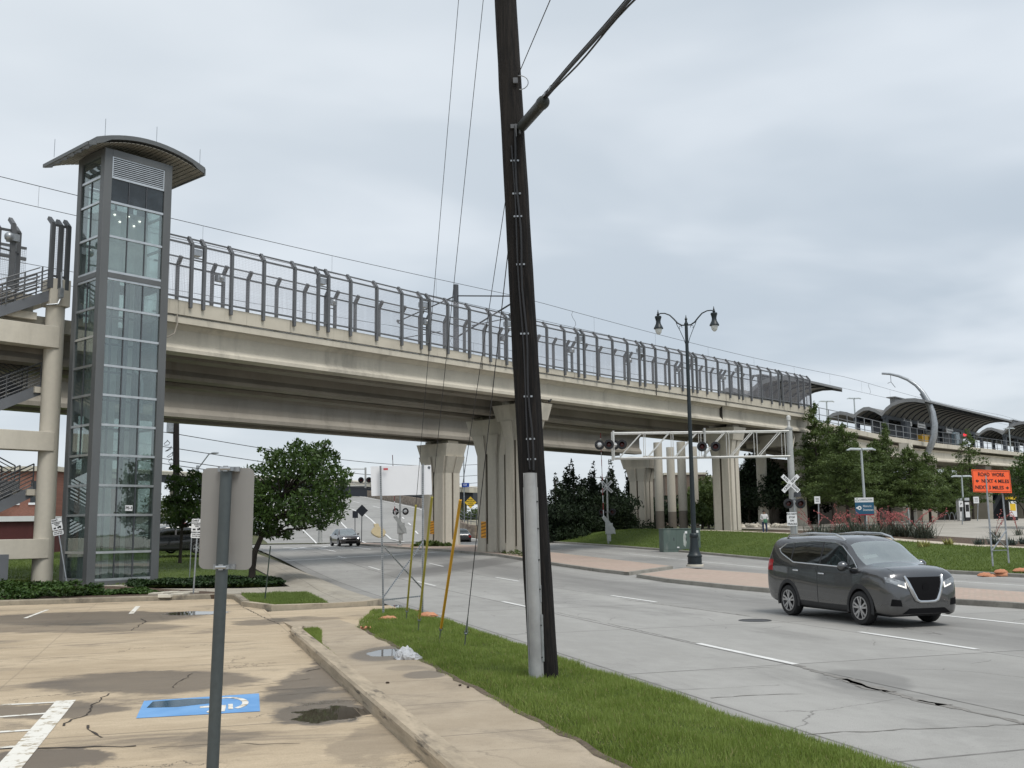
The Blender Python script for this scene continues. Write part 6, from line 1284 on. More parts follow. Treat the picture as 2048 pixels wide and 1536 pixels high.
def ex_suv(G, pm, lights):
    g, surf, xq, ring, ny = G['g'], G['surf'], G['xq'], G['ring'], G['ny']
    from mathutils.bvhtree import BVHTree
    bb = [c_ for c_ in g.children if c_.name.startswith('body')][0].data; tree_ = BVHTree.FromPolygons([v_.co.copy() for v_ in bb.vertices], [tuple(p_.vertices) for p_ in bb.polygons])
    def front(y, z):
        h = tree_.ray_cast(Vector((4, y, z)), Vector((-1, 0, 0))); return h[0].x if h[0] is not None else 2.0
    def patch(name, c, m, off=.006, n=14, k=7, par=None):
        # c: four (y,z) corners, upper inner, upper outer, lower outer, lower inner; laid on the nose
        mb = MB(); mb.smooth = True; vs = []
        for j in range(k + 1):
            for i in range(n + 1):
                u_, v_ = i / n, j / k; y = (c[0][0] * (1 - u_) + c[1][0] * u_) * (1 - v_) + (c[3][0] * (1 - u_) + c[2][0] * u_) * v_; z = (c[0][1] * (1 - u_) + c[1][1] * u_) * (1 - v_) + (c[3][1] * (1 - u_) + c[2][1] * u_) * v_; vs.append((front(y, z) + off, y, z))
        mb.add(vs, [(j * (n + 1) + i, j * (n + 1) + i + 1, (j + 1) * (n + 1) + i + 1, (j + 1) * (n + 1) + i) for j in range(k) for i in range(n)]); return part(name, mb, m, par or g, local=True)
    GB = flat('grille black', (.008, .008, .009), .85, spec=.1)
    gr_ = patch('grille', ((-.44, .965), (.44, .965), (.24, .53), (-.24, .53)), GB)
    patch('lower_intake', ((-.44, .395), (.44, .395), (.6, .285), (-.6, .285)), GB); patch('front_lip', ((-.66, .272), (.66, .272), (.6, .245), (-.6, .245)), CLAD)
    for s in (1, -1):
        patch('fog_recess', ((s * .62, .57), (s * .8, .59), (s * .82, .45), (s * .6, .44)), GB)
        hl = patch('headlight', ((s * .47, .885), (s * .85, .975), (s * .855, .885), (s * .46, .755)), LENS, .008)
        patch('reflector', ((s * .6, .88), (s * .8, .93), (s * .8, .885), (s * .62, .825)), GALV, .011, 6, 4, hl)
    bad_ = MB(); bad_.lathe([(.0, 0), (.075, .0), (.08, .012), (.0, .014)], (front(0, .78) + .01, 0, .78), 18, Matrix.Rotation(rad(90), 4, 'Y')); part('badge_recess', bad_, GB, gr_, local=True)
    for s in (1, -1):
        tr_ = MB(); pts = []
        for i in range(len(DLO)):
            a, b = Vector(DLO[i]), Vector(DLO[(i + 1) % len(DLO)])
            for k in range(6): p = a.lerp(b, k / 6); pts.append((p.x, s * (surf(p.x, p.y) + .004), p.y))
        tr_.tube(pts + pts[:1], .013, 6); part('window_trim', tr_, CHROME, g, local=True)
        for x, z in ((-1.0, 1.0), (.0, .965)):
            h_ = MB(); y = surf(x, z); h_.tube([(x - .1, s * (y + .005), z), (x - .07, s * (y + .035), z + .004), (x + .07, s * (y + .035), z + .004), (x + .1, s * (y + .005), z)], .015, 6); part('door_handle', h_, CHROME, g, local=True)
        m_ = MB(); m_.sphere((.98, s * 1.02, 1.14), (.1, .13, .085), 14, 8); m_.bar((1.0, s * .86, 1.08), (1.0, s * .95, 1.11), .07, .04); mo = part('door_mirror', m_, pm, g, local=True); mg = MB(); mg.sphere((.935, s * 1.02, 1.11), (.07, .115, .07), 12, 6); part('mirror_trim', mg, CLAD, mo, local=True)
        r_ = MB(); r_.tube([(-1.75, s * .63, 1.615), (-1.62, s * .635, 1.69), (-.7, s * .635, 1.735), (.2, s * .635, 1.715), (.5, s * .64, 1.66), (.6, s * .64, 1.6)], [.018, .024, .024, .024, .022, .016], 8); part('roof_rail', r_, CHROME, g, local=True)
        if lights:
            d_ = MB(); P0 = [(y, .765 + .12 * (y - .42) / .45) for y in lin(.5, .66, 8)]
            def fx(y, z):
                k = [i for i in range(len(xq)) if xq[i] > 1.4 and ((ring[i, :, 0] > y) & (ring[i, :, 1] > z - .01)).any()]; return xq[k[-1]] if k else 2.0
            d_.tube([(front(s * y, z) + .014, s * y, z + .005) for y, z in P0] , .013, 5); d_.tube([(front(s * .485, z) + .014, s * .485, z) for z in lin(.775, .87, 4)], .013, 5); part('running_light', d_, DRL, g, local=True)
        v_ = MB(); v_.tube([(front(s * y, z) + .012, s * y, z) for y, z in ((.47, .985), (.42, .87), (.34, .7), (.255, .56), (.18, .53), (0, .525))], [.026, .038, .042, .042, .034, .032], 8); part('grille_trim', v_, CHROME, g, local=True)
    w_ = MB(); w_.tube([(1.43, .55, 1.13), (1.3, .1, 1.235)], .01, 5); w_.tube([(1.43, -.1, 1.185), (1.3, -.5, 1.21)], .01, 5); part('wiper', w_, BLACKP, g, local=True)
    f_ = MB(); f_.poly([(-1.5, -.02, 1.68), (-1.3, -.02, 1.685), (-1.48, -.02, 1.76)], d=(0, .04, 0)); part('antenna_fin', f_, pm, g, local=True)
    n_ = MB(); n_.poly([(1.12, -.55, 1.262), (1.12, -.2, 1.3), (1.05, -.2, 1.345), (1.05, -.55, 1.312)], d=(0, 0, .004)); part('dashboard_paper', n_, WHITEP, g, local=True)
    pl_ = MB(); pl_.box(-2.395, -2.37, -.16, .16, .82, .98); part('number_plate', pl_, WHITEP, g, local=True)
    dm = MB(); dm.poly([(2.1, -.74, .5), (2.16, -.7, .62), (2.19, -.66, .6), (2.14, -.69, .48)], d=(.012, -.01, 0)); dm.tube([(2.22, -.62, .56), (2.25, -.55, .6), (2.27, -.5, .52)], .012, 5); part('broken_bumper_piece', dm, BLACKP, g, local=True)
    hk = MB(); hk.tube([(2.26, .44, .6), (2.31, .45, .55), (2.3, .42, .49), (2.29, .47, .44)], .022, 6); hk.sphere((2.27, .45, .64), (.03, .045, .03), 8, 5); part('exposed_bracket', hk, ALU, g, local=True)
SUV = dict(st=SUV_ST, wheels=(-1.353, 1.353), wr=.358, belt=1.08, cabin=(-1.9, 1.2), seats=(-.95, .1), classify=cls_suv, pane=lambda x: 0 if x < -1.27 else 1 if x < -.13 else 2 if x < .92 else 3, extras=ex_suv, cat='car')
p = R(14.82, 20.31); suvm = build_car('parked_car'.replace('parked_', 'crossover_'), 'dented dark grey crossover driving toward the camera in the right lane', SUV, paint('gunmetal paint', (.115, .117, .123), .24, .9), p, rad(-72.0), True, True)
def taller(o):
    for ch in o.children:
        if ch.name.startswith(('wheel.', 'rim', 'brake')) or ch.name == 'wheel': continue
        for v_ in ch.data.vertices:
            if v_.co.z > .6: v_.co.z = .6 + (v_.co.z - .6) * 1.17
        ch.data.update(); taller(ch)
taller(suvm)
# --- saloon for the distance
def sc_(rows, kz=1, dz=0): return rows
SED_ST = [(-2.305, [(.0, .42), (.0, .48), (.0, .56), (.0, .66), (.0, .74), (.0, .8), (.0, .83), (.0, .84), (0, .85)]), (-2.295, [(.45, .42), (.55, .48), (.6, .56), (.6, .66), (.58, .74), (.52, .8), (.42, .83), (.25, .84), (0, .85)]), (-2.2, [(.7, .3), (.8, .4), (.83, .6), (.82, .78), (.78, .88), (.7, .93), (.58, .95), (.34, .96), (0, .97)]), (-1.75, [(.76, .26), (.86, .34), (.88, .6), (.87, .82), (.83, .92), (.76, .98), (.62, 1.02), (.36, 1.04), (0, 1.05)]), (-1.35, [(.77, .24), (.87, .32), (.89, .6), (.88, .84), (.84, .94), (.7, 1.18), (.6, 1.24), (.36, 1.27), (0, 1.28)]), (-.8, [(.78, .22), (.88, .3), (.9, .6), (.88, .83), (.84, .93), (.62, 1.36), (.53, 1.41), (.33, 1.43), (0, 1.44)]), (.0, [(.78, .22), (.88, .3), (.9, .58), (.88, .8), (.84, .9), (.6, 1.38), (.52, 1.43), (.33, 1.45), (0, 1.46)]), (.5, [(.78, .22), (.88, .3), (.9, .58), (.88, .79), (.84, .89), (.64, 1.28), (.56, 1.33), (.34, 1.36), (0, 1.37)]), (1.15, [(.77, .23), (.87, .31), (.89, .58), (.87, .78), (.83, .86), (.74, .91), (.62, .94), (.36, .96), (0, .97)]), (1.6, [(.75, .23), (.85, .31), (.87, .56), (.85, .74), (.8, .82), (.7, .86), (.58, .88), (.34, .9), (0, .91)]), (2.05, [(.68, .23), (.78, .31), (.8, .52), (.77, .65), (.71, .72), (.62, .76), (.5, .78), (.3, .8), (0, .81)]), (2.2, [(.5, .25), (.6, .33), (.64, .46), (.62, .55), (.56, .6), (.48, .64), (.38, .66), (.24, .67), (0, .68)]), (2.26, [(.3, .3), (.4, .36), (.44, .44), (.42, .5), (.38, .53), (.32, .56), (.26, .58), (.16, .59), (0, .6)]), (2.27, [(.0, .3), (.0, .36), (.0, .44), (.0, .5), (.0, .53), (.0, .56), (.0, .58), (.0, .59), (0, .6)])]
DLS = [(.95, .92), (-1.2, .97), (-1.5, 1.08), (-.9, 1.34), (.0, 1.37), (.35, 1.28)]
def cls_sed(x, y, z, v_):
    if v_ > 3.6 and inpoly(x, z, DLS) and y > .45: return 'seam' if abs(x + .2) < .05 else 'side_window'
    if .48 < x < 1.12 and v_ > 5.7: return 'windshield'
    if -1.7 < x < -.95 and v_ > 5.8: return 'rear_window'
    if x > 1.85 and .4 < y and .56 < z < .7: return 'headlight'
    if x > 2.0 and y < .45 and (.5 < z < .6 or .27 < z < .4): return 'grille'
    if x < -2.1 and y > .45 and .62 < z < .8: return 'tail_light'
    if z < .3: return 'lower_trim'
    return 'body'
SED = dict(st=SED_ST, wheels=(-1.33, 1.33), wr=.315, belt=.92, cabin=(-1.2, .9), seats=(-.75, .1), classify=cls_sed, pane=lambda x: 0 if x < -.2 else 1, extras=lambda *a: None, cat='car')
ps = at(690, 1096, 86); qs = inR(ps); ps.z = zr(qs.y)
sed = build_car('sedan', 'dark maroon sedan with headlights on coming over the rail crossing', SED, paint('maroon paint', (.022, .01, .011), .3, .0), ps, rad(-68), False)
for s in (1, -1):
    mb = MB(); mb.sphere((2.14, s * .56, .63), (.05, .09, .05), 8, 5); part('headlamp', mb, emit('headlamp glow', (1, .97, .92), 6), sed, local=True)
    mb = MB(); mb.sphere((.62, s * .95, .98), (.07, .1, .06), 8, 5); part('door_mirror', mb, INT, sed, local=True)
def recol(o, m, m_old):
    for ch in o.children:
        if ch.type == 'MESH' and ch.data.materials and ch.data.materials[0] == m_old:
            ch.material_slots[0].link = 'OBJECT'; ch.material_slots[0].material = m
        recol(ch, m, m_old)
# parked cars seen between the tower and the tree, and a car behind the tree and the pier
suv0 = build_car('parked_car', 'black parked car low behind the grass right of the elevator tower', SUV | dict(extras=lambda *a: None), paint('black paint', (.012, .014, .016), .2, .2), at(345, 1108, 62), rad(200), False, group='cars parked beyond the tower')
pm0 = [c_ for c_ in suv0.children if c_.name.startswith('body')][0].data.materials[0]
for lab, px, py, Y, rz, col in (('white parked car with a red tail lamp showing beside the elevator tower', 324, 1077, 82, 170, (.6, .6, .6)), ('dark green parked car half hidden by the near grey sign', 388, 1106, 64, 198, (.02, .04, .035)), ('silver parked car far behind the grass, left of the sign', 372, 1074, 92, 185, (.35, .36, .37))):
    c_ = copy_tree(suv0, at(px, py, Y), rad(rz), lab); recol(c_, paint('car paint', col, .25, .2), pm0)
c_ = copy_tree(sed, at(524, 1068, 122), rad(-60), 'car with a glowing lamp waiting behind the tree crown'); recol(c_, paint('dark paint', (.03, .03, .035), .25, .3), [q for q in sed.children if q.name.startswith('body')][0].data.materials[0])
c2 = copy_tree(sed, at(919, 1088, 99), rad(100), 'dark car mostly hidden behind the left pier'); recol(c2, paint('dark paint', (.02, .02, .025), .25, .3), [q for q in sed.children if q.name.startswith('body')][0].data.materials[0])
# ================================================================== VEGETATION
LEAF_D = leafmat('dark oak leaf', (.016, .038, .01), (.07, .12, .026), .5, .25, .9); LEAF_J = leafmat('juniper leaf', (.006, .014, .007), (.022, .04, .014), .7, .1, .5)
LEAF_C = leafmat('cypress leaf', (.042, .07, .02), (.115, .16, .05), .6, .25, .6); LEAF_I = leafmat('ivy leaf', (.018, .045, .009), (.06, .11, .022), .45, .15, 1.2); LEAF_Y = leafmat('yucca blade', (.05, .065, .05), (.11, .125, .095), .6, .1, .8)
BARK = mat('tree bark', (.035, .028, .022), .95, var=.35, scale=6, bump=.8, bscale=25, stretch=(1, 1, .3)); BARKG = mat('grey bark', (.1, .085, .07), .95, var=.3, scale=6, bump=.8, bscale=25, stretch=(1, 1, .3))
def limb(mb, a, b, r0, r1, n=6, wob=.08):
    a, b = Vector(a), Vector(b); L = (b - a).length; pts = []; 
    for i in range(n + 1): f = i / n; p = a.lerp(b, f) + Vector((rng.normal(), rng.normal(), rng.normal() * .5)) * wob * L * math.sin(math.pi * f) * .5; pts.append(p)
    mb.tube(pts, [r0 + (r1 - r0) * i / n for i in range(n + 1)], 7, True); return pts
def tree(name, label, base, trunk_pts, trunk_r, clumps, per, size, lm, bark, group=None, asp=.45, droop=.2, twigs=0):
    g = thing(name, label, 'tree', base, 0, group); mb = MB()
    T_ = [Vector(p) for p in trunk_pts]; mb.tube([Vector((0, 0, -.2)) + T_[0]] + T_, [trunk_r * 1.25] + [trunk_r * (1 - .6 * i / max(1, len(T_) - 1)) for i in range(len(T_))], 9)
    for c_ in clumps[:60:max(1, len(clumps) // 26)]:
        c = Vector(c_[:3]); k = min(range(len(T_)), key=lambda i: (T_[i] - c).length + (2 if T_[i].z > c.z else 0)); limb(mb, T_[k], c, trunk_r * .4, .015)
    part('trunk', mb, bark, g, local=True)
    P, X, Y = crown_leaves(clumps, per, size, asp, droop); o = cards('crown', P, X, Y, lm, g); return g
def pixclumps(base, Y, lst, depth=.8):
    """clumps from rough outline circles (px,py,r_px) at distance Y, filled in depth"""
    out = []
    for (x, y, r_) in lst:
        rr = r_ * Y / F
        for k in range(3):
            p = at(x, y, Y) - Vector(base) ; d = (k - 1) * rr * depth + rng.normal() * .1; out.append((p.x + rng.normal() * rr * .15, p.y + d, p.z + rng.normal() * rr * .15, rr * (1 - .2 * abs(k - 1)), rr * .8, rr * .8))
    return out
b = gp(503, 1166, .12)
lst = [(540, 960, 44), (590, 930, 46), (640, 945, 44), (560, 1010, 46), (620, 1000, 50), (665, 985, 36), (660, 1020, 34), (600, 1040, 30), (525, 1030, 34), (515, 985, 34), (640, 905, 26), (600, 900, 24), (655, 885, 8), (550, 915, 22), (680, 950, 22), (545, 1058, 22), (575, 1066, 14), (640, 1050, 16), (505, 1010, 22), (508, 1060, 14), (470, 960, 30), (480, 1010, 26), (688, 965, 12), (672, 912, 12), (520, 900, 8)]
tb = [(0, 0, 0), (.02, 0, .6), (.1, 0, 1.2), (.35, 0, 1.8), (.7, 0, 2.5), (1.1, .1, 3.3)]
tree('oak_tree', 'dark green leafy tree with a leaning trunk by the left sidewalk', b, tb, .15, pixclumps(b, b.y, lst, 1.3), 640, .09, LEAF_D, BARK, droop=.25)
b = at(360, 1118, 50); lst = [(352, 965, 22), (380, 985, 30), (420, 970, 34), (370, 1020, 26), (410, 1020, 32), (345, 1000, 18), (440, 1000, 26), (355, 940, 10), (385, 950, 14), (350, 1045, 16), (400, 1045, 18)]
tree('small_tree', 'small dark tree right of the elevator tower, partly behind the near sign', b, [(0, 0, 0), (.05, 0, 1.5), (.3, 0, 2.6), (.6, 0, 3.4)], .08, pixclumps(b, 50, lst, 1.2), 620, .1, LEAF_D, BARK, droop=.3)
# dark junipers beyond the right carriageway
def conic(base, h, r0, n, jag=.25, z0=.12, asp=1.0):
    out = []
    for i in range(n):
        f = z0 + (1 - z0) * (i + .5) / n; k = max(1, int(5 * (1 - f) + 1.5)); rr = r0 * (1 - f) ** .75 * (1 + jag * rng.normal() * .5)
        for j in range(k): a = 6.283 * (j + rng.random()) / k; out.append((math.cos(a) * rr * .55, math.sin(a) * rr * .55, h * f, max(.25, rr * .62), max(.25, rr * .62), max(.25, h / n * 1.15 * asp)))
    return out
JB = [(1112, 1086, 955, 92, 1.9, 'dark juniper just right of the utility pole, lowest of the row'), (1150, 1086, 926, 96, 2.4, 'tall pointed dark juniper, second right of the utility pole'), (1192, 1085, 932, 100, 2.3, 'dark juniper behind the far gate signal, ragged top'), (1228, 1083, 930, 97, 2.2, 'dark juniper right of the far gate signal'), (1262, 1082, 945, 104, 2.2, 'dark juniper against the left edge of the concrete pier'), (1135, 1084, 965, 108, 2.2, 'low dark juniper filling in behind the first two'), (1210, 1083, 960, 110, 2.6, 'broad dark juniper behind the gate signal row'), (1284, 1080, 985, 108, 2.0, 'dark juniper peeping past the pier near the round columns')]
for px, py, pt_, Y, r_, lab in JB:
    b = at(px, py, Y); h = at(px, pt_, Y).z - b.z; cl = conic(b, h, r_ * 1.25, 8, .75, .08); tree('juniper_tree', lab, b, [(0, 0, 0), (.05, 0, h * .3), (.0, 0, h * .7), (0, 0, h * .95)], .16, cl, 300, .16, LEAF_J, BARK, 'dark junipers beyond the road', asp=.4, droop=-.3)
# trees between and behind the right piers
for px, py, pt_, Y, r_, lab in ((1418, 1068, 955, 112, 2.6, 'rounded green tree between the round columns and the big pier'), (1405, 1070, 1003, 100, 1.7, 'pale flowering bush tree between the round columns and the pier'), (1522, 1060, 905, 100, 2.8, 'dark spreading tree under the bridge behind the walking person'), (1548, 1058, 935, 92, 2.2, 'dark tree with a grey trunk left of the signal mast'), (1500, 1060, 930, 112, 2.6, 'dark tree right behind the big pier')):
    b = at(px, py, Y); h = at(px, pt_, Y).z - b.z; cl = [(c_[0], c_[1], h * .42 + (c_[2]) * .58, c_[3] * 1.15, c_[4] * 1.15, c_[5]) for c_ in conic(b, h, r_ * 1.1, 7, .5, .05)]; tree('broadleaf_tree', lab, b, [(0, 0, 0), (.05, 0, h * .4), (.1, 0, h * .75)], .17, cl, 260, .17, LEAF_C if 'pale' in lab or 'rounded' in lab else LEAF_J, BARKG)
# bald cypress row before the station
def sprays(h, r0, n, z0=.2, dens=1.0):
    Ps, Ds = [], []
    for i in range(n):
        f = z0 + (1 - z0) * (i / n); L = r0 * (min(1, (1 - f) * 1.7) ** .7 * (.75 + .25 * math.sin(3.1 * f)) + .05) * (.45 + .85 * rng.random()); a = rng.random() * 6.283; m = max(12, int(58 * L * dens))
        u_ = rng.random(m) ** .7; side = rng.normal(size=m) * .2 * L * (1 - u_ * .5); P = np.stack([np.cos(a) * u_ * L - np.sin(a) * side, np.sin(a) * u_ * L + np.cos(a) * side, h * f + u_ * L * .28 - u_ ** 2 * L * .22 + rng.normal(size=m) * .1], 1); Ps.append(P)
    return np.concatenate(Ps)
CY = [(1640, 1058, 806, 88, 2.6, 'tallest cypress, just right of the bridge end'), (1697, 1062, 848, 80, 2.8, 'cypress with a bare dark trunk left of the first plaza lamp'), (1758, 1058, 880, 84, 2.4, 'cypress between the first and second plaza lamps'), (1782, 1055, 846, 94, 2.0, 'narrow topped cypress rising before the platform railing'), (1826, 1056, 895, 82, 2.5, 'bushy cypress behind the second plaza lamp'), (1862, 1056, 905, 90, 2.2, 'cypress under the foot of the curved mast'), (1948, 1054, 858, 102, 2.2, 'thin cypress standing up before the platform above the orange sign'), (1668, 1058, 835, 94, 2.0, 'cypress half hidden behind the two leftmost cypresses'), (1720, 1056, 880, 98, 2.2, 'cypress deep behind the first plaza lamp'), (1905, 1056, 935, 96, 1.8, 'low cypress left of the thin one by the third plaza lamp'), (1618, 1058, 870, 98, 2.2, 'dark cypress under the end of the bridge')]
for px, py, pt_, Y, r_, lab in CY:
    b = at(px, py, Y); h = at(px, pt_, Y).z - b.z; g = thing('cypress_tree', lab, 'tree', b, 0, 'cypress trees before the station'); mb = MB(); mb.tube([(0, 0, -.3), (0, 0, .3), (.03, 0, h * .5), (0, 0, h * .97)], [.2, .14, .09, .015], 8)
    for i in range(24): f = .2 + .7 * i / 24; a = rng.random() * 6.283; L = r_ * ((1 - f) ** .8) * .8; limb(mb, (0, 0, h * f), (math.cos(a) * L, math.sin(a) * L, h * f + L * .1), .03, .008, 4)
    part('trunk', mb, BARK, g, local=True); P = sprays(h, r_, 130 if px != 1948 else 80, .24, 1.0 if px != 1948 else .8); n = len(P); Yv = unit(n); Yv[:, 2] = Yv[:, 2] * .5 - .5; Yv /= np.linalg.norm(Yv, axis=1)[:, None]; Z = unit(n); Xv = np.cross(Yv, Z); s_ = (.12 * (.6 + .8 * rng.random(n)))[:, None]
    cards('crown', P, Xv * s_ * .4, Yv * s_, LEAF_C, g)
b = at(2062, 1050, 70); tree('broadleaf_tree', 'dark leafy tree cut by the right edge of the photo', b, [(0, 0, 0), (0, 0, 2), (0, 0, 4)], .15, pixclumps(b, 70, [(2060, 960, 40), (2075, 930, 40), (2050, 990, 24), (2085, 985, 40), (2045, 950, 16)], 1.2), 300, .12, LEAF_D, BARK)
# bushes far left behind the elevator tower, between the piers, on the embankment
for px, py, Y, r_, lab in ((335, 1010, 72, 45, 'green bush mass seen just right of the elevator tower'), (943, 1030, 124, 24, 'green bush behind the yellow diamond sign between the piers'), (962, 1035, 126, 18, 'green bush right of the yellow diamond sign'), (925, 1035, 128, 18, 'green bush left of the yellow diamond sign, against the pier'), (1215, 1088, 97, 12, 'pale weeds at the foot of the dark junipers'), (1120, 1090, 96, 12, 'pale weeds right of the utility pole beyond the road')):
    b = at(px, py, Y) - Vector((0, 0, r_ * Y / F)); rr = r_ * Y / F; g = solo('bush', MB().tube([(0, 0, -.3), (0, 0, rr)], .05, 5), BARK, lab, 'bush', b, local=True); P, X, Yv = crown_leaves([(math.cos(a) * rr * .4 * 1.4, math.sin(a) * rr * .4, rr * (.6 + .5 * rng.random()), rr * .7, rr * .6, rr * .6) for a in lin(0, 6.28, 7)], 260, .11, .5, 0); cards('foliage', P, X, Yv, LEAF_I if 'weeds' in lab else LEAF_C, g)
# ground cover
def groundcover(label, poly, n, hgt, size, m, z):
    xs = [p[0] for p in poly]; ys = [p[1] for p in poly]; t_ = min(xs) + (max(xs) - min(xs)) * rng.random(n * 3); s = min(ys) + (max(ys) - min(ys)) * rng.random(n * 3); ok = np.array([inpoly(a, b_, poly) for a, b_ in zip(t_, s)]); t_, s = t_[ok][:n], s[ok][:n]; n = len(t_)
    hh = hgt * (.55 + .45 * np.sin(t_ * 2.1 + 1.3 * np.sin(s * 1.7)) * np.sin(s * 2.6 + np.sin(t_ * 3.1))); zz = z + np.maximum(.03, hh * (.75 + .35 * rng.random(n))); P = np.stack([t_, s, zz], 1); Yv = unit(n); Yv[:, 2] = np.abs(Yv[:, 2]) * .6; Yv /= np.linalg.norm(Yv, axis=1)[:, None]; Z = np.tile([0, 0, 1.0], (n, 1)) + unit(n) * .5; Xv = np.cross(Yv, Z); Xv /= np.linalg.norm(Xv, axis=1)[:, None]; s_ = (size * (.6 + .8 * rng.random(n)))[:, None]
    o = cards('ground_cover', P, Xv * s_ * .7, Yv * s_, m, M=FR); o.rotation_euler = (0, 0, rad(18)); o['kind'] = 'stuff'; o['label'] = label; o['category'] = 'ground cover'; return o
groundcover('dense green ground cover in front of the stair tower and elevator base', [(-14, 35.3), (-3.2, 35.3), (-2.2, 36.6), (-2.6, 39), (-4.2, 41.8), (-6, 43), (-14, 45)], 42000, .42, .055, LEAF_I, .05)
groundcover('dark ivy bed round the foot of the leaning tree', [(-1.8, 41.6), (.5, 39.6), (3.9, 39.6), (4.0, 43.5), (2.2, 45.5), (-.5, 45.2), (-1.8, 43.5)], 14000, .22, .06, leafmat('dark ivy leaf', (.01, .026, .008), (.03, .06, .016), .5, .1, 1.5), zr(42) + .08)
groundcover('grassy weeds along the plinth of the elevator tower', [(-3.4, 36.2), (-.9, 36.2), (-.4, 37.2), (-1.2, 38.6), (-2.6, 38.2)], 3500, .2, .06, LEAF_I, .06)
groundcover('weeds at the foot of the left pier', [(16.6, 76), (19.5, 75), (20.0, 77.5), (17.5, 78.5)], 1200, .6, .12, LEAF_C, .6); groundcover('weeds growing on the median between the piers', [(18.9, 56), (20, 56), (21, 64), (19, 66)], 700, .35, .09, LEAF_C, .45)
# concrete rubble beside the tower
for i, (px, py, a) in enumerate(((318, 1190, .3), (338, 1188, 1.0), (352, 1192, .6), (330, 1194, 1.8), (372, 1188, .2))):
    p = gp(px, py, .1); mb = MB(); mb.poly([(-.35, -.2, 0), (.1, -.28, 0), (.4, -.05, 0), (.28, .25, 0), (-.2, .2, 0)], d=(0.03, 0, .08)); solo('concrete_slab', mb, CONC, 'broken piece of concrete paving beside the elevator tower base', 'rubble', p, a, local=True, group='broken paving by the tower')
# red yucca clumps and small agaves
RED = mat('red yucca flower', (.46, .13, .13), .7, var=.25, scale=6); STALK = mat('yucca stalk', (.28, .08, .07), .7, var=.2)
def yucca(name, label, cat, p, R_, H_, nb, stalks, m, group, w=.02):
    g = thing(name, label, cat, p, 0, group); a = rng.random(nb) * 6.283; tl = .15 + 1.1 * rng.random(nb); L = R_ * (.6 + .5 * rng.random(nb)); mb = MB()
    for i in range(nb):
        d = Vector((math.cos(a[i]) * math.sin(tl[i]), math.sin(a[i]) * math.sin(tl[i]), math.cos(tl[i]))); o = Vector((rng.normal() * R_ * .22, rng.normal() * R_ * .22, 0)); x = d.cross(Vector((0, 0, 1))).normalized() * w; m1 = o + d * L[i] * .55; e = o + d * L[i] - Vector((0, 0, .12 * L[i] * tl[i])); mb.add([o - x, o + x, m1 + x, m1 - x, e], [(0, 1, 2, 3), (3, 2, 4)])
    part('foliage', mb, m, g, local=True)
    for k in range(stalks):
        a_ = rng.random() * 6.283; tilt = .25 + .35 * rng.random(); L_ = H_ * (.7 + .45 * rng.random()); mb = MB(); pts = [Vector((math.cos(a_) * math.sin(tilt * (1 + f * .8)) * L_ * f, math.sin(a_) * math.sin(tilt * (1 + f * .8)) * L_ * f, L_ * f * math.cos(tilt * f * 1.3) + .1)) for f in lin(0, 1, 8)]; mb.tube(pts, [.011] * 6 + [.012, .006], 4)
        mb.k = 1
        for q in range(13): f = .45 + .55 * rng.random(); i = min(6, int(f * 7)); b_ = pts[i].lerp(pts[i + 1], f * 7 - i) + Vector((rng.normal(), rng.normal(), rng.normal())) * .045; mb.sphere(b_, .02 + .015 * rng.random(), 5, 3)
        part('flower_stalk', mb, [STALK, RED], g, local=True)
WH = ['at the left end by the column', 'second from the left', 'third from the left', 'left of the town sign post', 'at the town sign foot', 'just right of the town sign', 'in the middle of the bed', 'by the second plaza lamp', 'at the right end', 'behind, left of the town sign', 'behind, right of the town sign']
for i, (px, Y) in enumerate(((1632, 62), (1656, 60), (1682, 62), (1706, 60), (1738, 60), (1764, 62), (1790, 63), (1818, 62), (1846, 60), (1712, 67), (1775, 68))):
    p = at(px, 1070, Y); q = inR(p); p.z = gz(q.x, q.y); yucca('red_yucca', 'grey green yucca with red stalks ' + WH[i], 'plant', p, 1.0 + .25 * rng.random(), 1.75, 240, 7 if i in (5, 6, 7, 8, 10) else 4, LEAF_Y, 'red yuccas in the planting bed', .017)
for px, Y, m_, lab in ((1846, 53, 1, 'yellow striped agave at the bed edge, beside the last big yucca'), (1898, 53, 1, 'yellow striped agave alone in the middle of the bed edge'), (1957, 53, 0, 'blue grey agave left of the road work sign posts'), (1986, 54, 0, 'blue grey agave behind the road work sign posts'), (2020, 53, 0, 'blue grey agave right of the road work sign posts'), (2046, 54, 0, 'blue grey agave at the right photo edge')):
    p = at(px, 1072, Y); q = inR(p); p.z = gz(q.x, q.y); yucca('agave', lab, 'plant', p, .48, .4, 60, 0, leafmat('variegated agave', (.2, .2, .06), (.4, .38, .14), .6, .1) if m_ else leafmat('blue agave', (.05, .07, .065), (.09, .115, .1), .6, .1), 'small agaves along the bed', .025)
for lab, px, Y in (('single red flower stalk rising behind the road work sign posts', 1990, 60), ('red flower stalks at the right edge behind the last agave', 2036, 62)):
    p = at(px, 1062, Y); q = inR(p); p.z = gz(q.x, q.y); yucca('red_yucca', lab, 'plant', p, .6, 1.8, 60, 3, LEAF_Y, 'red yuccas in the planting bed', .015)
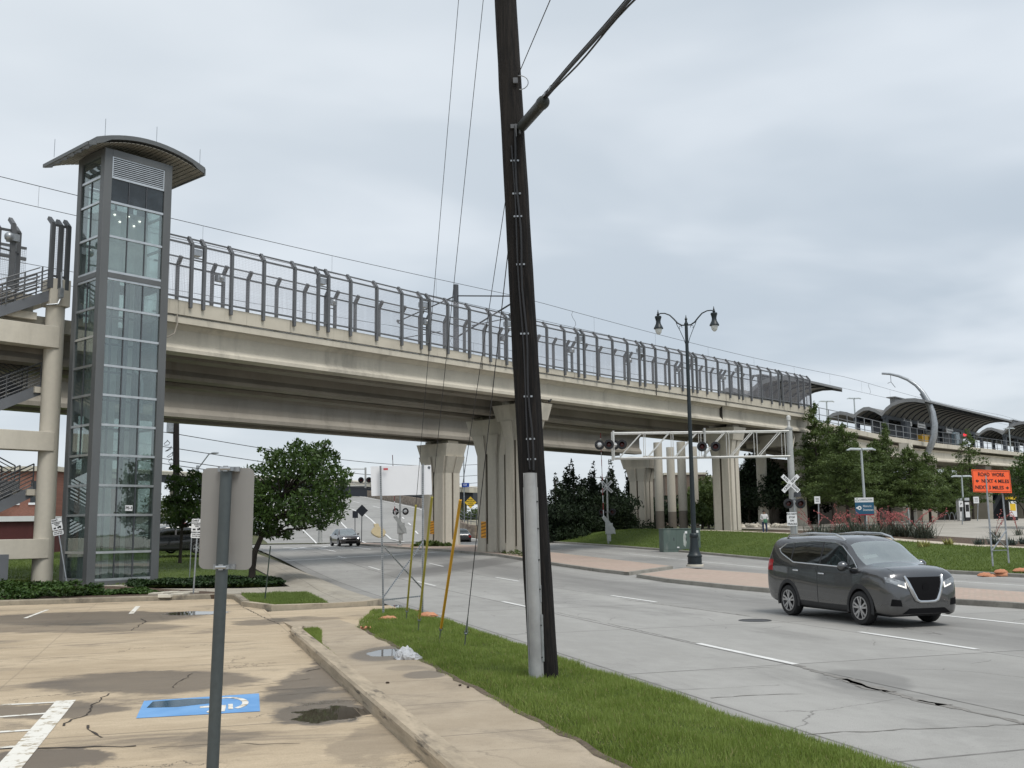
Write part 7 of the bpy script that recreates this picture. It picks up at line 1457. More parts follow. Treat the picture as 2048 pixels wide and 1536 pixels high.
# ================================================================== STATION ON THE RIGHT, BUILDINGS, FAR THINGS
def onw(x, y, w0):
    d = ray(x, y); wv = FB @ Vector((1, 0, 0)); return CAM + d * (w0 / d.dot(wv))
NP = 39.8; ptop = lambda w: float(np.interp(w, [80, 92, 104, 115, 152, 260], [11.35, 11.25, 10.95, 10.95, 11.5, 12.2])); 
stn = thing('station_platform', 'elevated concrete station platform with grey railing beyond the cypress trees', 'station', B(130, 46, 1.5), rad(49))
W2 = lin(86.2, 230, 40)
part('girder', bsweep([(NP + .3 + (a - N0), b) for a, b in I_PROF], W2, lambda w: ptop(w) - 2.0), CONC, stn, FB)
part('girder', bsweep([(NP + 8 + (a - N0), b) for a, b in I_PROF], W2, lambda w: ptop(w) - 2.0), CONC, stn, FB)
part('deck', bsweep([(NP, -.48), (NP, 0), (NP + 10.5, 0), (NP + 10.5, -.48)][::-1], W2, ptop), CONC, stn, FB)
rl = MB(); W3 = lin(86.5, 220, 66)
for w in W3: rl.bar(B(w, NP + .1, ptop(w) - .05), B(w, NP + .1, ptop(w) + 1.35), .07, .06)
for h in (.18, .72, 1.35):
    for a, b in zip(W3[:-1], W3[1:]): rl.bar(B(a, NP + .1, ptop(a) + h), B(b, NP + .1, ptop(b) + h), .05, .05)
part('railing', rl, mat('railing grey', (.2, .21, .22), .5, .3, var=.08), stn)
for w, wd in ((101.5, 4.4), (118, 5.5), (140, 2.5), (163, 5), (190, 5)):
    mb = MB(); z0 = 1.2; mb.sweep([(-1, -1), (1, -1), (1, 1), (-1, 1)], [(lambda a, b: B(w + a * wd / 2 * .8, NP + 2.6 + b * 1.6, z0)), (lambda a, b: B(w + a * wd / 2, NP + 2.6 + b * 1.8, ptop(w) - 2.05))]); part('pier_wall', mb, mat('tan pier wall', (.3, .27, .22), .85, var=.08, scale=.7, dirt=(.2, .18, .15), dirtamt=.4), stn)
pc = MB(); q = inB(at(1822, 1050, 92)); pc.box(q.x - .45, q.x + .45, q.y - .45, q.y + .45, 1.2, 9.2, FB); part('column', pc, CONC_C, stn)
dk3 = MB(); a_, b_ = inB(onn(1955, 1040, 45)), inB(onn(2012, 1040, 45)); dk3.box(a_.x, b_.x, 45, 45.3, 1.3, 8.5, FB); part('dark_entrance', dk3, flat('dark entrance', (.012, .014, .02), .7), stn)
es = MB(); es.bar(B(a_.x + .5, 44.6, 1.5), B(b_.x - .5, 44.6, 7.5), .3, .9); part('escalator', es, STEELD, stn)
# canopies
CPROF = [(49.4, 14.1), (48.6, 14.55), (47.7, 14.7), (46.9, 14.5), (46.2, 14.15), (45.7, 14.55), (45.0, 14.9), (44.4, 14.9), (43.7, 14.6), (43.0, 14.1), (42.5, 14.65), (41.8, 15.1), (41.0, 15.35), (40.2, 15.45), (39.3, 15.4), (38.3, 15.15)]
ROOFM = mat('canopy roof metal', (.22, .225, .23), .5, .3, var=.1, scale=1); SOFF = mat('canopy soffit', (.17, .168, .16), .7, var=.1); CPOST = mat('canopy post', (.05, .06, .075), .5, .2, var=.1)
def canopy(label, w0, w1, dz=0, dn=0):
    g = thing('platform_canopy', label, 'canopy', B(w0, 44 + dn, 11 + dz), rad(49)); P_ = [(a + dn, b + dz) for a, b in CPROF]
    prof = P_ + [(a, b - .14) for a, b in P_[::-1]]; mb = MB(); mb.smooth = True; mb.sweep(prof, [(lambda a, b, w=w: B(w, a, b)) for w in (w0, w1)]); part('roof', mb, SOFF, g)
    fs = MB(); 
    for w in (w0 - .06, w1): fs.sweep([(a, b + .05) for a, b in P_] + [(a, b - .34) for a, b in P_[::-1]], [(lambda a, b, w=w + e: B(w, a, b)) for e in (0, .1)])
    fs.bar(B(w0, P_[-1][0], P_[-1][1] - .05), B(w1, P_[-1][0], P_[-1][1] - .05), .1, .2); part('fascia', fs, ROOFM, g)
    rb = MB(); k = int((w1 - w0) / 1.7)
    for i in range(1, k):
        w = w0 + (w1 - w0) * i / k
        for a, b in zip(P_[9:-1], P_[10:]): rb.bar(B(w, a[0], a[1] - .2), B(w, b[0], b[1] - .2), .1, .12)
        for a, b in zip(P_[4:9], P_[5:10]): rb.bar(B(w, a[0], a[1] - .2), B(w, b[0], b[1] - .2), .1, .12)
    part('rib', rb, CPOST, g)
    bm = MB()
    for n in (43.0, 46.2): bm.box(w0 + .2, w1 - .2, n + dn - .15, n + dn + .15, 13.55 + dz, 13.95 + dz, FB)
    part('beam', bm, CPOST, g)
    n_ = max(2, int((w1 - w0) / 6))
    for i in range(n_ + 1):
        w = w0 + 1 + (w1 - w0 - 2) * i / n_; mb = MB(); mb.box(w - .3, w + .3, 42.8 + dn, 43.2 + dn, ptop(w), 13.7 + dz, FB); part('post', mb, CPOST, g)
        mb = MB(); mb.box(w - .2, w + .2, 46 + dn, 46.4 + dn, ptop(w), 13.7 + dz, FB); part('post', mb, CPOST, g)
    ur = MB(); ur.box(w0 + .5, w1 - 8 if w1 - w0 > 20 else w1 - 3, 41.6 + dn, 42.2 + dn, 15.0 + dz, 15.75 + dz, FB); ur.box(w0, w1 - 4 if w1 - w0 > 20 else w1 - 1, 41.4 + dn, 42.4 + dn, 15.75 + dz, 15.85 + dz, FB); part('upper_roof', ur, ROOFM, g)
    return g
canopy('long arched platform canopy right of the curved mast', 111.5, 143.5); canopy('arched platform canopy seen behind the end of the bridge screen', 82, 91.5, -.55, .6); canopy('farther arched canopy at the right edge of the photo', 156, 186, .6)
# things under the long canopy
for lab, w in (('left hanging white notice under the long canopy', 116.5), ('second hanging white notice under the long canopy', 120.8), ('hanging white notice right of the curved mast', 130.5)):
    mb = MB(); mb.box(w - 1.2, w + 1.2, 42.0, 42.1, 13.0, 13.5, FB); mb.bar(B(w - 1, 42.05, 13.5), B(w - 1, 42.05, 13.8), .05, .05); mb.bar(B(w + 1, 42.05, 13.5), B(w + 1, 42.05, 13.8), .05, .05); s_ = solo('platform_notice', mb, WHITEP, lab, 'sign', B(w, 42, 13.2), rad(49)); M = facing(B(w, 41.985, 13.25), FB @ Vector((0, -1, 0))); part('lettering', text_mb('Downtown Carrollton', .2, M), BLACKT, s_)
mb = MB(); mb.box(134.2, 137.6, 41.9, 42.1, 12.75, 13.4, FB); ds = solo('departure_board', mb, BLACKP, 'black departure board with red lit figures under the long canopy', 'departure board', B(136, 42, 13), rad(49)); M = facing(B(135.9, 41.88, 13.05), FB @ Vector((0, -1, 0))); part('lettering', text_mb('8 GREEN', .42, M, bold=.01), emit('red led', (1, .03, .05), 1.6), ds)
for lab, w in (('left yellow box on the platform behind the railing', 118.5), ('right yellow box on the platform behind the railing', 120.9)):
    mb = MB(); mb.box(w - .95, w + .95, 40.9, 41.5, ptop(w), ptop(w) + .95, FB); mb.box(w - 1.0, w + 1.0, 40.85, 41.55, ptop(w) + .95, ptop(w) + 1.02, FB); solo('yellow_box', mb, mat('yellow box paint', (.75, .42, .02), .5, var=.08), lab, 'box', B(w, 41.2, ptop(w)), rad(49))
for lab, w, hh_, m_ in (('pale grey vending cabinet on the platform right of the yellow boxes', 123.0, 1.5, ALU), ('glass wind screen panel under the canopy right of the mast', 132, 2.0, glass('screen glass', (.5, .55, .57), .08)), ('dark ticket cabinet under the canopy left of the yellow boxes', 115.3, 2.4, CPOST)):
    mb = MB(); mb.box(w - .8, w + .8, 41.6, 42.1, ptop(w), ptop(w) + hh_, FB); mb.box(w - .6, w + .6, 41.57, 41.6, ptop(w) + .3, ptop(w) + hh_ - .2, FB); solo('platform_cabinet', mb, m_, lab, 'cabinet', B(w, 41.8, ptop(w)), rad(49), bevel=.02)
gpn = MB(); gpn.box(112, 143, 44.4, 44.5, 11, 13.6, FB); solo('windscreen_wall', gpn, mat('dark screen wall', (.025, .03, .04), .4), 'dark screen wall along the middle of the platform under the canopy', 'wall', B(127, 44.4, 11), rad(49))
ysg = MB(); p = onn(1577, 774, 43.5); q = inB(p); ysg.box(q.x - .9, q.x + .9, 43.4, 43.5, q.z - .25, q.z + .25, FB); solo('yellow_sign', ysg, YSG, 'small yellow sign hanging under the canopy behind the bridge screen', 'sign', p, rad(49))
# curved mast
w0 = inB(onn(1856, 905, 39.2)).x; cur = [(1764, 747), (1780, 748), (1797, 752), (1815, 759), (1832, 770), (1846, 785), (1857, 803), (1865, 824), (1869, 848), (1868, 870), (1863, 888), (1854, 908)]
cmst = thing('curved_mast', 'tall curved grey steel mast arching left over the tracks', 'mast', onw(1854, 908, w0)); mb = MB(); mb.tube([onw(x, y, w0) for x, y in cur], [.12, .13, .15, .17, .2, .24, .28, .32, .36, .38, .36, .33], 12); part('mast', mb, GALV, cmst)
mb = MB(); mb.tube([onw(x - 7, y + (2 if i < 9 else -3), w0) + FB @ Vector((.3, 0, 0)) for i, (x, y) in enumerate(cur[5:])], .12, 8); part('rib', mb, GALV, cmst)
mb = MB(); a = onw(1781, 749, w0); mb.tube([a, a - Vector((0, 0, .85))], .03, 5); c_ = a - Vector((0, 0, .85)); mb.tube([c_, c_ + FB @ Vector((-1, 0, -.25))], .03, 5); mb.tube([c_, c_ + FB @ Vector((1.2, 0, -.5))], .03, 5); part('wire_hanger', mb, STEELD, cmst)
# T lamps on platform and plaza
TL_ = mat('pale lamp paint', (.42, .46, .47), .45, .2, var=.06)
def tlamp(label, base, top, arm, group):
    g = thing('tee_lamp', label, 'lamp post', base, 0, group); b, t_ = Vector(base), Vector(top); mb = MB(); mb.tube([b, t_], [.085, .07], 10); part('lamp_column', mb, TL_, g)
    for s in (-1, 1):
        mb = MB(); d = FB @ Vector((.92, -.39, 0)) if False else Vector((1, .1, 0)); y_ = Vector((-.1, 1, 0))
        mb.sweep([(-.13, -.05), (.13, -.05), (.13, .03), (.06, .09), (-.06, .09), (-.13, .03)], [(lambda a, b_: t_ + d * s * .05 + y_ * a + Vector((0, 0, b_))), (lambda a, b_: t_ + d * s * arm * .75 + y_ * a + Vector((0, 0, b_ + .02))), (lambda a, b_: t_ + d * s * arm + y_ * a * .8 + Vector((0, 0, b_ * .5 - .05)))]); part('lamp_arm', mb, TL_, g)
    return g
for lab, px, py, bx, by, Y, arm in (('nearest pale T shaped lamp, behind the town sign', 1722, 899, 1733, 1060, 66, .95), ('second pale T shaped lamp, among the red yuccas', 1808, 944, 1819, 1050, 86, .98), ('third pale T shaped lamp left of the road work sign', 1923, 953, 1929, 1048, 90, .98)):
    b = at(bx, by, Y); q = inR(b); b.z = gz(q.x, q.y); tlamp(lab, b, at(px, py, Y), arm, 'T lamps on the plaza')
for lab, px, py, w, nn in (('T lamp standing on the platform left of the long canopy', 1707, 798, 100, 41), ('taller T lamp on the platform at the canopy end', 1709 + 0, 797, 112, 45.5), ('T lamp between the two right canopies', 2019, 857, 148, 41)):
    if 'taller' in lab: px, py = 1708, 797
    p = onw({100: 1653, 112: 1708, 148: 2018}[w], {100: 803, 112: 797, 148: 857}[w], w); b = Vector((p.x, p.y, ptop(w))); tlamp(lab, b, p, .8, 'T lamps on the platform')
# town sign
b = at(1731, 1070, 61); q = inR(b); b.z = gz(q.x, q.y); ts_ = thing('town_sign', 'white, blue and red town sign with an arrow to the historic downtown', 'sign', b); mb = MB(); mb.bar(b, at(1729, 1000, 61), .1, .1); part('sign_post', mb, STEELD, ts_)
M = facing(at(1729, 1013, 60.9), (-.15, -1, 0)); TB = flat('town sign blue', (.012, .09, .17), .5); TR = flat('town sign red', (.3, .02, .03), .5)
mb = MB(); mb.box(-.53, .53, .25, .52, -.02, .0, M); pn = part('sign_panel', mb, WHITEP, ts_); mb = MB(); mb.box(-.53, .53, -.45, .25, -.02, .001, M); pb_ = part('sign_panel', mb, TB, ts_); mb = MB(); mb.box(-.53, .53, -.52, -.45, -.02, .002, M); part('sign_panel', mb, TR, ts_)
part('lettering', text_mb('CARROLLTON', .15, M @ Matrix.Translation((.1, .385, .004)), fit=.72), flat('dark teal lettering', (.02, .07, .09), .5), pn)
l_ = MB(); 
for k in range(3): l_.poly([M @ (Matrix.Translation((-.4, .385, .004)) @ Matrix.Rotation(rad(120 * k + 90), 4, 'Z') @ Vector(p)) for p in ((.03, -.07, 0), (.09, -.03, 0), (.09, .03, 0), (.05, .05, 0), (.055, 0, 0))])
part('emblem', l_, flat('emblem green', (.03, .16, .12), .5), pn)
l_ = text_mb('Historic', .19, M @ Matrix.Translation((.16, .02, .005)), fit=.48); text_mb('Downtown', .19, M @ Matrix.Translation((.2, -.2, .005)), l_, fit=.58); l_.poly([M @ Vector((-.29 + .12 * math.cos(a), -.08 + .12 * math.sin(a), .005)) for a in lin(0, 6.1, 16)]); l_.poly([M @ Vector(p) for p in ((-.5, -.08, .006), (-.42, -.02, .006), (-.38, -.02, .006), (-.38, -.14, .006), (-.42, -.14, .006))]); part('lettering', l_, WHITEP, pb_)
l_ = MB(); l_.poly([M @ Vector((-.29 + .06 * math.cos(a), -.08 + .06 * math.sin(a), .009)) for a in lin(0, 5.2, 4)]); part('emblem', l_, TB, pb_)
# small signs and machines on the plaza
def ground(p): q = inR(p); p.z = gz(q.x, q.y) + .01; return p
for lab, px, top, Y, w_, h_ in (('small white notice on a post right of the bridge end column', 1637, 1000, 66, .36, .46), ('small white parking notice on the third plaza lamp line', 1925, 1008, 80, .3, .46), ('white notice on a dark post by the plaza entrance', 1956, 1000, 88, .45, .55)):
    b = ground(at(px, 1055, Y)); g = thing('plaza_notice', lab, 'sign', b); t_ = at(px, top, Y); mb = MB(); mb.bar(b, t_, .06, .06); part('sign_post', mb, GALV, g); M = facing(Vector((b.x, b.y - .05, t_.z)), (-.1, -1, 0)); s_ = board(g, M, w_, h_); l_ = MB()
    for k in range(3): l_.box(-w_ * .3, w_ * .3, h_ * (.2 - k * .2), h_ * (.26 - k * .2), .003, .005, M)
    if 'parking' in lab: l_ = text_mb('P', .25, M @ Matrix.Translation((0, 0, .004)), bold=.004)
    part('lettering', l_, BLACKT, s_)
for lab, px, Y, col in (('black and white ticket machine left of the dark entrance', 1934, 90, 0), ('ticket machine with a yellow poster, right of the road work sign', 2025, 88, 1), ('tall white ticket kiosk against the tan pier wall', 1922, 92, 2)):
    b = ground(at(px, 1050, Y)); g = thing('ticket_machine', lab, 'ticket machine', b, 0); mb = MB(); K_ = .52 if col == 0 else .45 if col == 2 else .85; mb.box(-.45 * K_, .45 * K_, -.3, .3, 0, 1.75); part('cabinet_body', mb, WHITEP if col == 2 else BLACKP, g, local=True, bevel=.03); mb = MB(); mb.box(-.36 * K_, .36 * K_, -.32, -.3, .3, 1.6); part('front_panel', mb, WHITEP, g, local=True); mb = MB(); mb.box(-.28 * K_, .28 * K_, -.33, -.32, .8, 1.4); part('poster' if col == 1 else 'screen', mb, YSG if col == 1 else BLACKP, g, local=True); mb = MB(); mb.box(-.4 * K_, .4 * K_, -.35, .2, 1.75, 1.98); part('header_sign', mb, YSG if col == 1 else ALU, g, local=True)
mb = MB(); b = ground(at(1895, 1049, 92))
for k in range(4): mb.tube([b + Vector((k * .45 + .22 * math.cos(a), 0, .75 * math.sin(a) if math.sin(a) > 0 else 0)) for a in lin(0, math.pi, 9)], .025, 5)
solo('bike_rack', mb, GALV, 'low looped bike rack at the foot of the tan wall', 'bike rack', b)
# rocks under the bridge by the person
for i in range(14):
    p = ground(at(1478 + 8 * i + rng.normal() * 3, 1066 - rng.random() * 6, 84 + rng.random() * 6)); mb = MB(); mb.sphere((0, 0, .1), (.35 + .2 * rng.random(), .3, .22), 7, 5); mb.v = [tuple(Vector(v_) * (1 + .15 * rng.normal())) for v_ in mb.v]; mb.sm = [False] * len(mb.sm); solo('boulder', mb, CONC_C, 'pale boulder in the rock bed under the bridge', 'boulder', p, rng.random() * 3, local=True, group='boulders under the bridge')
# ---------------- person walking toward the road
pp = at(1530, 1071, 72); 
per = thing('person', 'person in white long sleeved top and blue jeans walking, holding a green bag', 'person', pp, 0)
J = dict(pel=(0, 0, .95), wst=(0, 0, 1.1), chs=(0, .0, 1.32), nk=(0, 0, 1.48), hd=(0, -.02, 1.6), top=(0, -.02, 1.72), lh=(.1, 0, .92), lk=(.12, -.1, .5), la=(.12, .1, .1), lt=(.14, -.08, .04), rh=(-.1, 0, .92), rk=(-.11, -.03, .5), ra=(-.1, -.05, .08), rt=(-.11, -.22, .03), ls=(.19, 0, 1.41), le=(.26, .0, 1.14), lw=(.14, -.22, 1.1), rs_=(-.19, 0, 1.41), re=(-.26, 0, 1.14), rw=(-.12, -.22, 1.08))
E_ = [('pel', 'wst'), ('wst', 'chs'), ('chs', 'nk'), ('nk', 'hd'), ('hd', 'top'), ('pel', 'lh'), ('lh', 'lk'), ('lk', 'la'), ('la', 'lt'), ('pel', 'rh'), ('rh', 'rk'), ('rk', 'ra'), ('ra', 'rt'), ('chs', 'ls'), ('ls', 'le'), ('le', 'lw'), ('chs', 'rs_'), ('rs_', 're'), ('re', 'rw')]
RD = dict(pel=.15, wst=.14, chs=.16, nk=.055, hd=.1, top=.075, lh=.1, lk=.065, la=.045, lt=.035, rh=.1, rk=.065, ra=.045, rt=.035, ls=.075, le=.05, lw=.035, rs_=.075, re=.05, rw=.035)
for sd, wr_ in ((1, 'lw'), (-1, 'rw')):
    for k in range(5):
        b_ = Vector(J[wr_]); d_ = Vector((-.03 * sd + (k - 2) * .016, -.055, -.04 if k else .02)); n1 = '%s%d' % (wr_, k); J[n1] = tuple(b_ + d_); J[n1 + 'b'] = tuple(b_ + d_ * 1.7 + Vector((0, 0, -.02))); E_ += [(wr_, n1), (n1, n1 + 'b')]; RD[n1] = .012; RD[n1 + 'b'] = .009
ks = list(J); me = bpy.data.meshes.new('body'); me.from_pydata([J[k] for k in ks], [(ks.index(a), ks.index(b)) for a, b in E_], []); bo = bpy.data.objects.new('body_skel', me); COL.objects.link(bo)
sk = bo.modifiers.new('s', 'SKIN'); 
for i, k in enumerate(ks): me.skin_vertices[0].data[i].radius = (RD[k], RD[k] * (.72 if k in ('pel', 'wst', 'chs') else 1)); me.skin_vertices[0].data[i].use_root = (k == 'pel')
bo.modifiers.new('u', 'SUBSURF').levels = 1
m2 = bpy.data.meshes.new_from_object(bo.evaluated_get(bpy.context.evaluated_depsgraph_get())); bpy.data.objects.remove(bo)
for m_ in (mat('skin', (.32, .19, .13), .6, var=.05), mat('white cotton', (.6, .6, .6), .85, var=.08), mat('blue denim', (.03, .05, .11), .85, var=.2), flat('dark shoe', (.02, .02, .022), .6)): m2.materials.append(m_)
for p_ in m2.polygons:
    c = p_.center; p_.use_smooth = True; p_.material_index = 3 if c.z < .09 else 2 if c.z < .98 else 0 if (c.z > 1.47 or (c.y < -.21 and c.z < 1.2)) else 1
bd_ = bpy.data.objects.new('body', m2); link(bd_, per)
mb = MB(); mb.sphere((0, .01, 1.66), (.105, .115, .1), 14, 9); part('hair', mb, flat('dark hair', (.015, .012, .01), .7), per, local=True)
mb = MB(); mb.sphere((0, -.125, 1.59), (.016, .02, .022), 6, 4); mb.sphere((.035, -.11, 1.615), (.012, .008, .008), 6, 4); mb.sphere((-.035, -.11, 1.615), (.012, .008, .008), 6, 4); mb.box(-.025, .025, -.118, -.108, 1.54, 1.548); part('face', mb, mat('face skin', (.25, .14, .1), .6, var=.05), per, local=True)
mb = MB(); mb.lathe([(.1, -.16), (.13, -.12), (.125, .06), (.1, .1), (.05, .11)], (0, 0, 0), 12, None, 1.1, .5); solo('bag', mb, mat('green cloth', (.05, .16, .09), .8, var=.15), 'green bag held in front by the walking person', 'bag', pp + Vector((.0, -.29, 1.03)), local=True)
# bird on the pier cap
bp_ = at(1099, 806, 62.2); bird = thing('bird', 'small black bird perched on the pier cap right of the pole', 'bird', bp_, rad(20)); mb = MB(); mb.smooth = True; mb.sphere((0, 0, .13), (.13, .07, .075), 12, 8, Matrix.Rotation(rad(-30), 4, 'Y')); mb.sphere((.1, 0, .22), (.05, .045, .045), 10, 6); mb.tube([(.14, 0, .22), (.2, 0, .21)], [.015, .003], 6); mb.poly([(-.08, -.025, .1), (-.08, .025, .1), (-.28, .04, .02), (-.28, -.04, .02)], d=(0, 0, .015)); mb.tube([(.02, .02, .07), (.02, .02, 0)], .006, 4); mb.tube([(.02, -.02, .07), (.02, -.02, 0)], .006, 4); part('body', mb, flat('black feathers', (.012, .012, .014), .5), bird, local=True)
# ---------------- far things: stone wall with railing, overpass, buildings, far pole, lamp, power lines
STONE = bpy.data.materials.new('rubble stone wall'); t = NT(nodes(STONE)); c = t.coord(); vo = t.n('ShaderNodeTexVoronoi'); t.set(vo.inputs['Vector'], t.scale(c, (1, 1, 1.7))); vo.inputs['Scale'].default_value = 1.6; k = t.mix(t.ramp(t.noise(vo.outputs['Position'], 3.0, 1), .3, .7), (.17, .13, .1), (.34, .28, .22)); t.out(t.bsdf(k, .9))
sw = thing('stone_wall', 'low rubble stone wall with a dark railing along the climbing far road', 'wall', RAMP[8][1]); mb = MB(); pts = [r_ + (r_ - l).normalized() * .4 for l, r_ in RAMP[5:35]]
mb.sweep([(0, -.5), (.5, -.5), (.5, 1.35), (0, 1.35)], [(lambda a, b, p=p: p + Vector((a * .8, a * .6, b))) for p in pts]); part('wall', mb, STONE, sw); rb = MB()
for a, b in zip(pts[:-1], pts[1:]):
    for h in (1.7, 2.1, 2.5): rb.bar(a + Vector((.2, .15, h)), b + Vector((.2, .15, h)), .06, .06)
    rb.bar(a + Vector((.2, .15, 1.3)), a + Vector((.2, .15, 2.5)), .08, .08)
part('railing', rb, STEELD, sw)
ov = thing('overpass', 'distant grey highway overpass with a dark underside crossing behind the piers', 'bridge', at(700, 960, 275)); a, b = at(250, 944, 340), at(985, 986, 205); mb = MB(); d = (b - a).normalized(); nn = Vector((-d.y, d.x, 0)) * 6
def seg(mb, z0, z1, w): mb.poly([a - nn * w + Vector((0, 0, z0)), b - nn * w + Vector((0, 0, z0)), b - nn * w + Vector((0, 0, z1)), a - nn * w + Vector((0, 0, z1))], d=nn * w * 2)
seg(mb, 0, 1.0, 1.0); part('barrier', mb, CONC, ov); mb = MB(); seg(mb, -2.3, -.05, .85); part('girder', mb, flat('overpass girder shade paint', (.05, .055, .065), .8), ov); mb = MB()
for f in lin(.05, .95, 7): p = a.lerp(b, f); mb.lathe([(.8, -p.z - .5), (.8, -2.3)], p, 12)
part('column', mb, CONC, ov)
rw_ = MB(); pts = [at(905, 1060, 118), at(930, 1058, 120), at(960, 1058, 122), at(1000, 1060, 124)]
rw_.sweep([(0, -1.0), (.4, -1.0), (.4, 1.05), (0, 1.05)], [(lambda a_, b_, p=p: p + Vector((0, a_, b_))) for p in pts]); solo('retaining_wall', rw_, CONC, 'low pale concrete wall below the yellow diamond sign', 'wall', pts[1])
BRK = bpy.data.materials.new('red brick'); t = NT(nodes(BRK)); c = t.coord(); bk = t.n('ShaderNodeTexBrick'); t.set(bk.inputs['Vector'], t.scale(c, (1, 1, 1), (rad(90), 0, 0))); bk.inputs['Scale'].default_value = 4; bk.inputs['Color1'].default_value = (.2, .075, .05, 1); bk.inputs['Color2'].default_value = (.26, .1, .065, 1); bk.inputs['Mortar'].default_value = (.25, .2, .17, 1); t.out(t.bsdf(bk.outputs[0], .9))
def building(label, x0, x1, ytop, Y, depth, m, wins=0, roofm=None, z0=0.0, wcol=None, cat='building'):
    a, b = at(x0, ytop, Y), at(x1, ytop, Y); g = thing('building', label, cat, (a.x, Y, z0)); h = a.z; mb = MB(); mb.box(a.x, b.x, Y, Y + depth, z0, h); part('wall', mb, m, g); mb = MB(); mb.box(a.x - .2, b.x + .2, Y - .2, Y + depth + .2, h, h + .35); part('roof', mb, roofm or CONC, g)
    for i in range(wins):
        for k in range(2):
            x = a.x + (b.x - a.x) * (i + .5) / wins; z = z0 + 1.2 + k * 3.2
            if z + 1.6 > h: continue
            mb = MB(); mb.box(x - .55, x + .55, Y - .03, Y + .02, z, z + 1.6); o = part('window', mb, flat('window glass dark', (.03, .035, .04), .15), g); mb = MB(); mb.box(x - .65, x + .65, Y - .08, Y - .0, z - .15, z); part('sill', mb, WHITEP, o)
    return g
building('red brick building glimpsed through the stair tower on the left', -160, 105, 945, 76, 14, BRK, 5, wcol=1, z0=0)
building('dark red shed with a white roof edge behind the stair column', -60, 78, 1044, 70, 6, mat('oxblood siding', (.09, .022, .022), .7, var=.1), 0, WHITEP)
building('red brick building behind the cypress trees by the platform', 1690, 1830, 965, 150, 14, BRK, 5, z0=1.5)
building('flat brown building behind the round columns', 1330, 1412, 950, 170, 18, mat('brown render', (.16, .12, .095), .9, var=.1), 4, z0=1)
building('pale low building right of the round columns', 1408, 1500, 955, 185, 18, mat('pale render', (.4, .37, .32), .9, var=.08), 4, z0=1)
building('tan low building beyond the parked cars left of the tree', 250, 520, 1030, 150, 16, mat('tan render', (.33, .3, .26), .9, var=.1), 6)
fp = thing('utility_pole', 'distant dark utility pole with a grey transformer right of the elevator tower', 'utility pole', at(353, 1100, 95)); mb = MB(); mb.tube([at(353, 1110, 95), at(352, 780, 95)], [.32, .26], 10); part('pole_shaft', mb, WOOD, fp); mb = MB(); q = at(342, 855, 95); mb.lathe([(.35, -.5), (.4, -.45), (.4, .45), (.3, .55)], q, 12); part('transformer', mb, GALV, fp)
mb = MB()
for k in range(5): mb.tube([at(334 + k * 3, 880 + k * 12, 95) + Vector((.3 * math.sin(i * 1.3 + k), 0, -.5 * math.sin(i * .6))) for i in range(6)], .03, 4)
part('drop_wire', mb, WIRE, fp)
for lab, y0, y1 in (('topmost distant power line under the bridge', 868, 925), ('second distant power line under the bridge', 897, 946), ('third distant power line under the bridge', 921, 960), ('lowest distant power line under the bridge', 931, 968)):
    a, b = at(353, y0, 95), at(1010, y1, 190); mb = MB(); mb.tube([a.lerp(b, f) + Vector((0, 0, -1.6 * math.sin(math.pi * f))) for f in lin(0, 1, 24)], .035, 4); mb.tube([a, at(200, y0 - 22, 85)], .03, 4); solo('power_line', mb, WIRE, lab, 'power line', a, group='distant power lines')
sl = thing('street_light', 'distant grey street light with a slanting arm behind the near sign', 'street lamp', at(395, 1080, 120)); mb = MB(); mb.tube([at(396, 1080, 120), at(395, 931, 120)], .16, 8); mb.tube([at(397, 936, 120), at(418, 908, 120), at(432, 906, 120)], .08, 6); part('lamp_column', mb, GALV, sl); mb = MB(); p = at(430, 906, 120); mb.sphere(p, (.5, .2, .12), 10, 5); part('lamp_head', mb, GALV, sl)

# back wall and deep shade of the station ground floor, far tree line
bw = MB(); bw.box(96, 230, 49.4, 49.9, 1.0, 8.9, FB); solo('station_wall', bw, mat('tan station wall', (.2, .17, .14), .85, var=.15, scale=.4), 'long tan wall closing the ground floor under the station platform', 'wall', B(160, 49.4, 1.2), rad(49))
for i, (px, top, Y, r_) in enumerate(((1330, 990, 150, 5), (1480, 985, 128, 4.5), (1500, 960, 118, 4), (1535, 970, 124, 4.5), (1565, 955, 112, 4), (1590, 965, 120, 4), (1610, 930, 108, 3.4), (1440, 1000, 135, 4))):
    b = at(px, 1060, Y); b.z = 1.2; h = at(px, top, Y).z - b.z; cl = [(math.cos(a) * r_ * .5, math.sin(a) * r_ * .4, h * (.3 + .45 * rng.random()), r_ * .55, r_ * .5, h * .28) for a in lin(0, 6.0, 9)]; tree('broadleaf_tree', 'dark tree of the background row closing the view under the bridge', b, [(0, 0, 0), (0, 0, h * .3), (.1, 0, h * .7)], .2, cl, 110, .26, LEAF_J, BARK, 'background trees under the bridge')
# ================================================================== CAMERA, LIGHT, SKY
cam = bpy.data.cameras.new('camera'); co = bpy.data.objects.new('camera', cam); COL.objects.link(co)
co.matrix_world = Matrix(((CR.x, CU.x, -_f.x, 0), (CR.y, CU.y, -_f.y, 0), (CR.z, CU.z, -_f.z, H), (0, 0, 0, 1)))
cam.sensor_width = 36; cam.sensor_fit = 'HORIZONTAL'; cam.lens = 36 * F / 2048; cam.clip_start = .1; cam.clip_end = 5000
sc.camera = co
SUN_EL, SUN_AZ = rad(60), rad(145)
sun = bpy.data.lights.new('sun', 'SUN'); sun.energy = 1.5; sun.angle = rad(22); sun.color = (1, .96, .9)
so = bpy.data.objects.new('sun', sun); COL.objects.link(so)
sd = Vector((math.sin(SUN_AZ) * math.cos(SUN_EL), math.cos(SUN_AZ) * math.cos(SUN_EL), math.sin(SUN_EL)))
so.rotation_euler = sd.to_track_quat('Z', 'Y').to_euler()
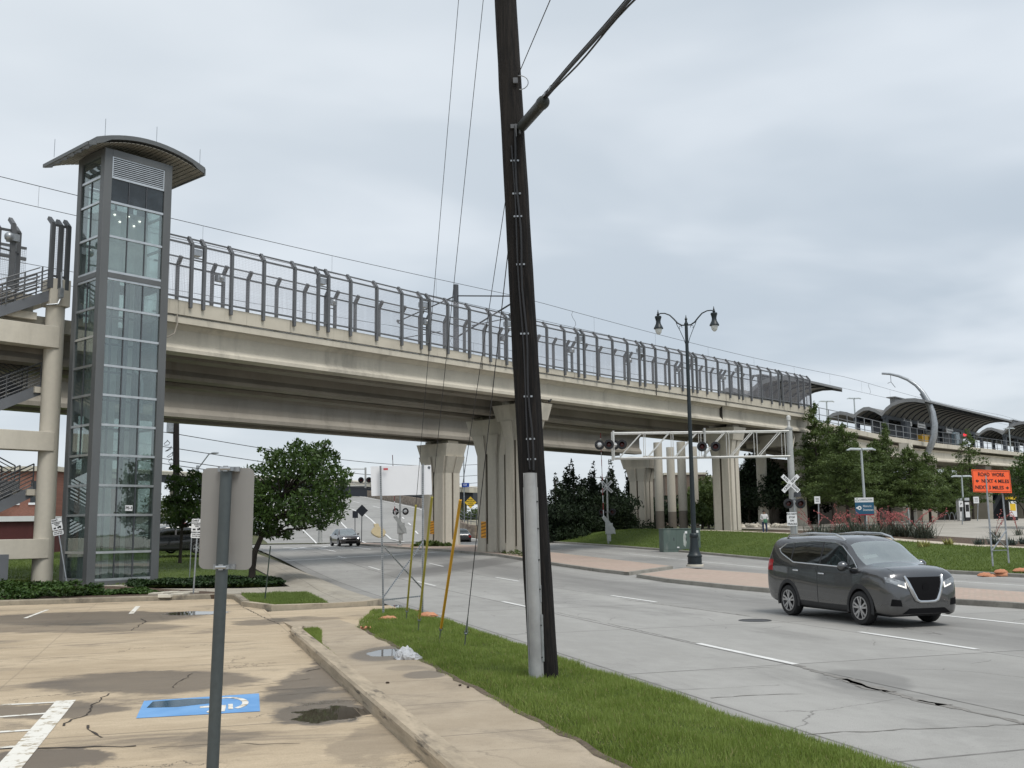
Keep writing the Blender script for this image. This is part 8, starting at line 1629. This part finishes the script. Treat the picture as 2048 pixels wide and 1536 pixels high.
W = bpy.data.worlds.new('World'); sc.world = W; W.use_nodes = True; t = NT(W.node_tree); W.node_tree.nodes.clear()
sky = t.n('ShaderNodeTexSky', sky_type='NISHITA'); sky.sun_disc = False; sky.sun_elevation = SUN_EL; sky.sun_rotation = SUN_AZ; sky.air_density = 1; sky.dust_density = 3
c = t.n('ShaderNodeTexCoord').outputs['Generated']
sp = t.n('ShaderNodeSeparateXYZ'); t.nt.links.new(c, sp.inputs[0])
# project the direction on a cloud layer
zc = t.math('MAXIMUM', sp.outputs[2], .0); den = t.math('ADD', zc, .16)
cv = t.n('ShaderNodeCombineXYZ'); t.set(cv.inputs[0], t.math('DIVIDE', sp.outputs[0], den)); t.set(cv.inputs[1], t.math('DIVIDE', sp.outputs[1], den))
n1 = t.noise(t.scale(cv.outputs[0], (.85, 1.0, 1), (0, 0, rad(12)), (2.4, .3, 0)), 1.2, 4, .5, .4); n2 = t.noise(t.scale(cv.outputs[0], (.8, 1.1, 1), (0, 0, rad(-15)), (9, 4, 3)), 2.3, 3, .5, .2)
f = t.math('ADD', t.math('MULTIPLY', n1, .72), t.math('MULTIPLY', n2, .28)); f = t.ramp(f, .4, .66)
dark, light = (4.9, 5.65, 6.45), (7.1, 7.7, 8.35)
k = t.mix(f, dark, light)
az = t.math('MULTIPLY_ADD', sp.outputs[0], -.55, .5); k = t.mix(t.math('MULTIPLY', t.ramp(az, 0, 1, 0, 1), t.ramp(zc, .02, .5, .15, .75)), k, (7.9, 8.35, 8.7))
k = t.mix(t.ramp(zc, 0, .17, .85, 0), k, (7.4, 7.9, 8.2))
k = t.mix(.93, sky.outputs[0], k)
bg = t.n('ShaderNodeBackground'); t.set(bg.inputs[0], k); bg.inputs[1].default_value = .072
wo = t.n('ShaderNodeOutputWorld'); t.nt.links.new(bg.outputs[0], wo.inputs[0])
sc.view_settings.view_transform = 'Standard'; sc.view_settings.look = 'None'; sc.view_settings.exposure = .6; sc.view_settings.gamma = 1
sc.cycles.use_denoising = True; sc.cycles.max_bounces = 6; sc.cycles.transparent_max_bounces = 16; sc.cycles.diffuse_bounces = 1; sc.cycles.glossy_bounces = 3
sc.cycles.use_adaptive_sampling = True
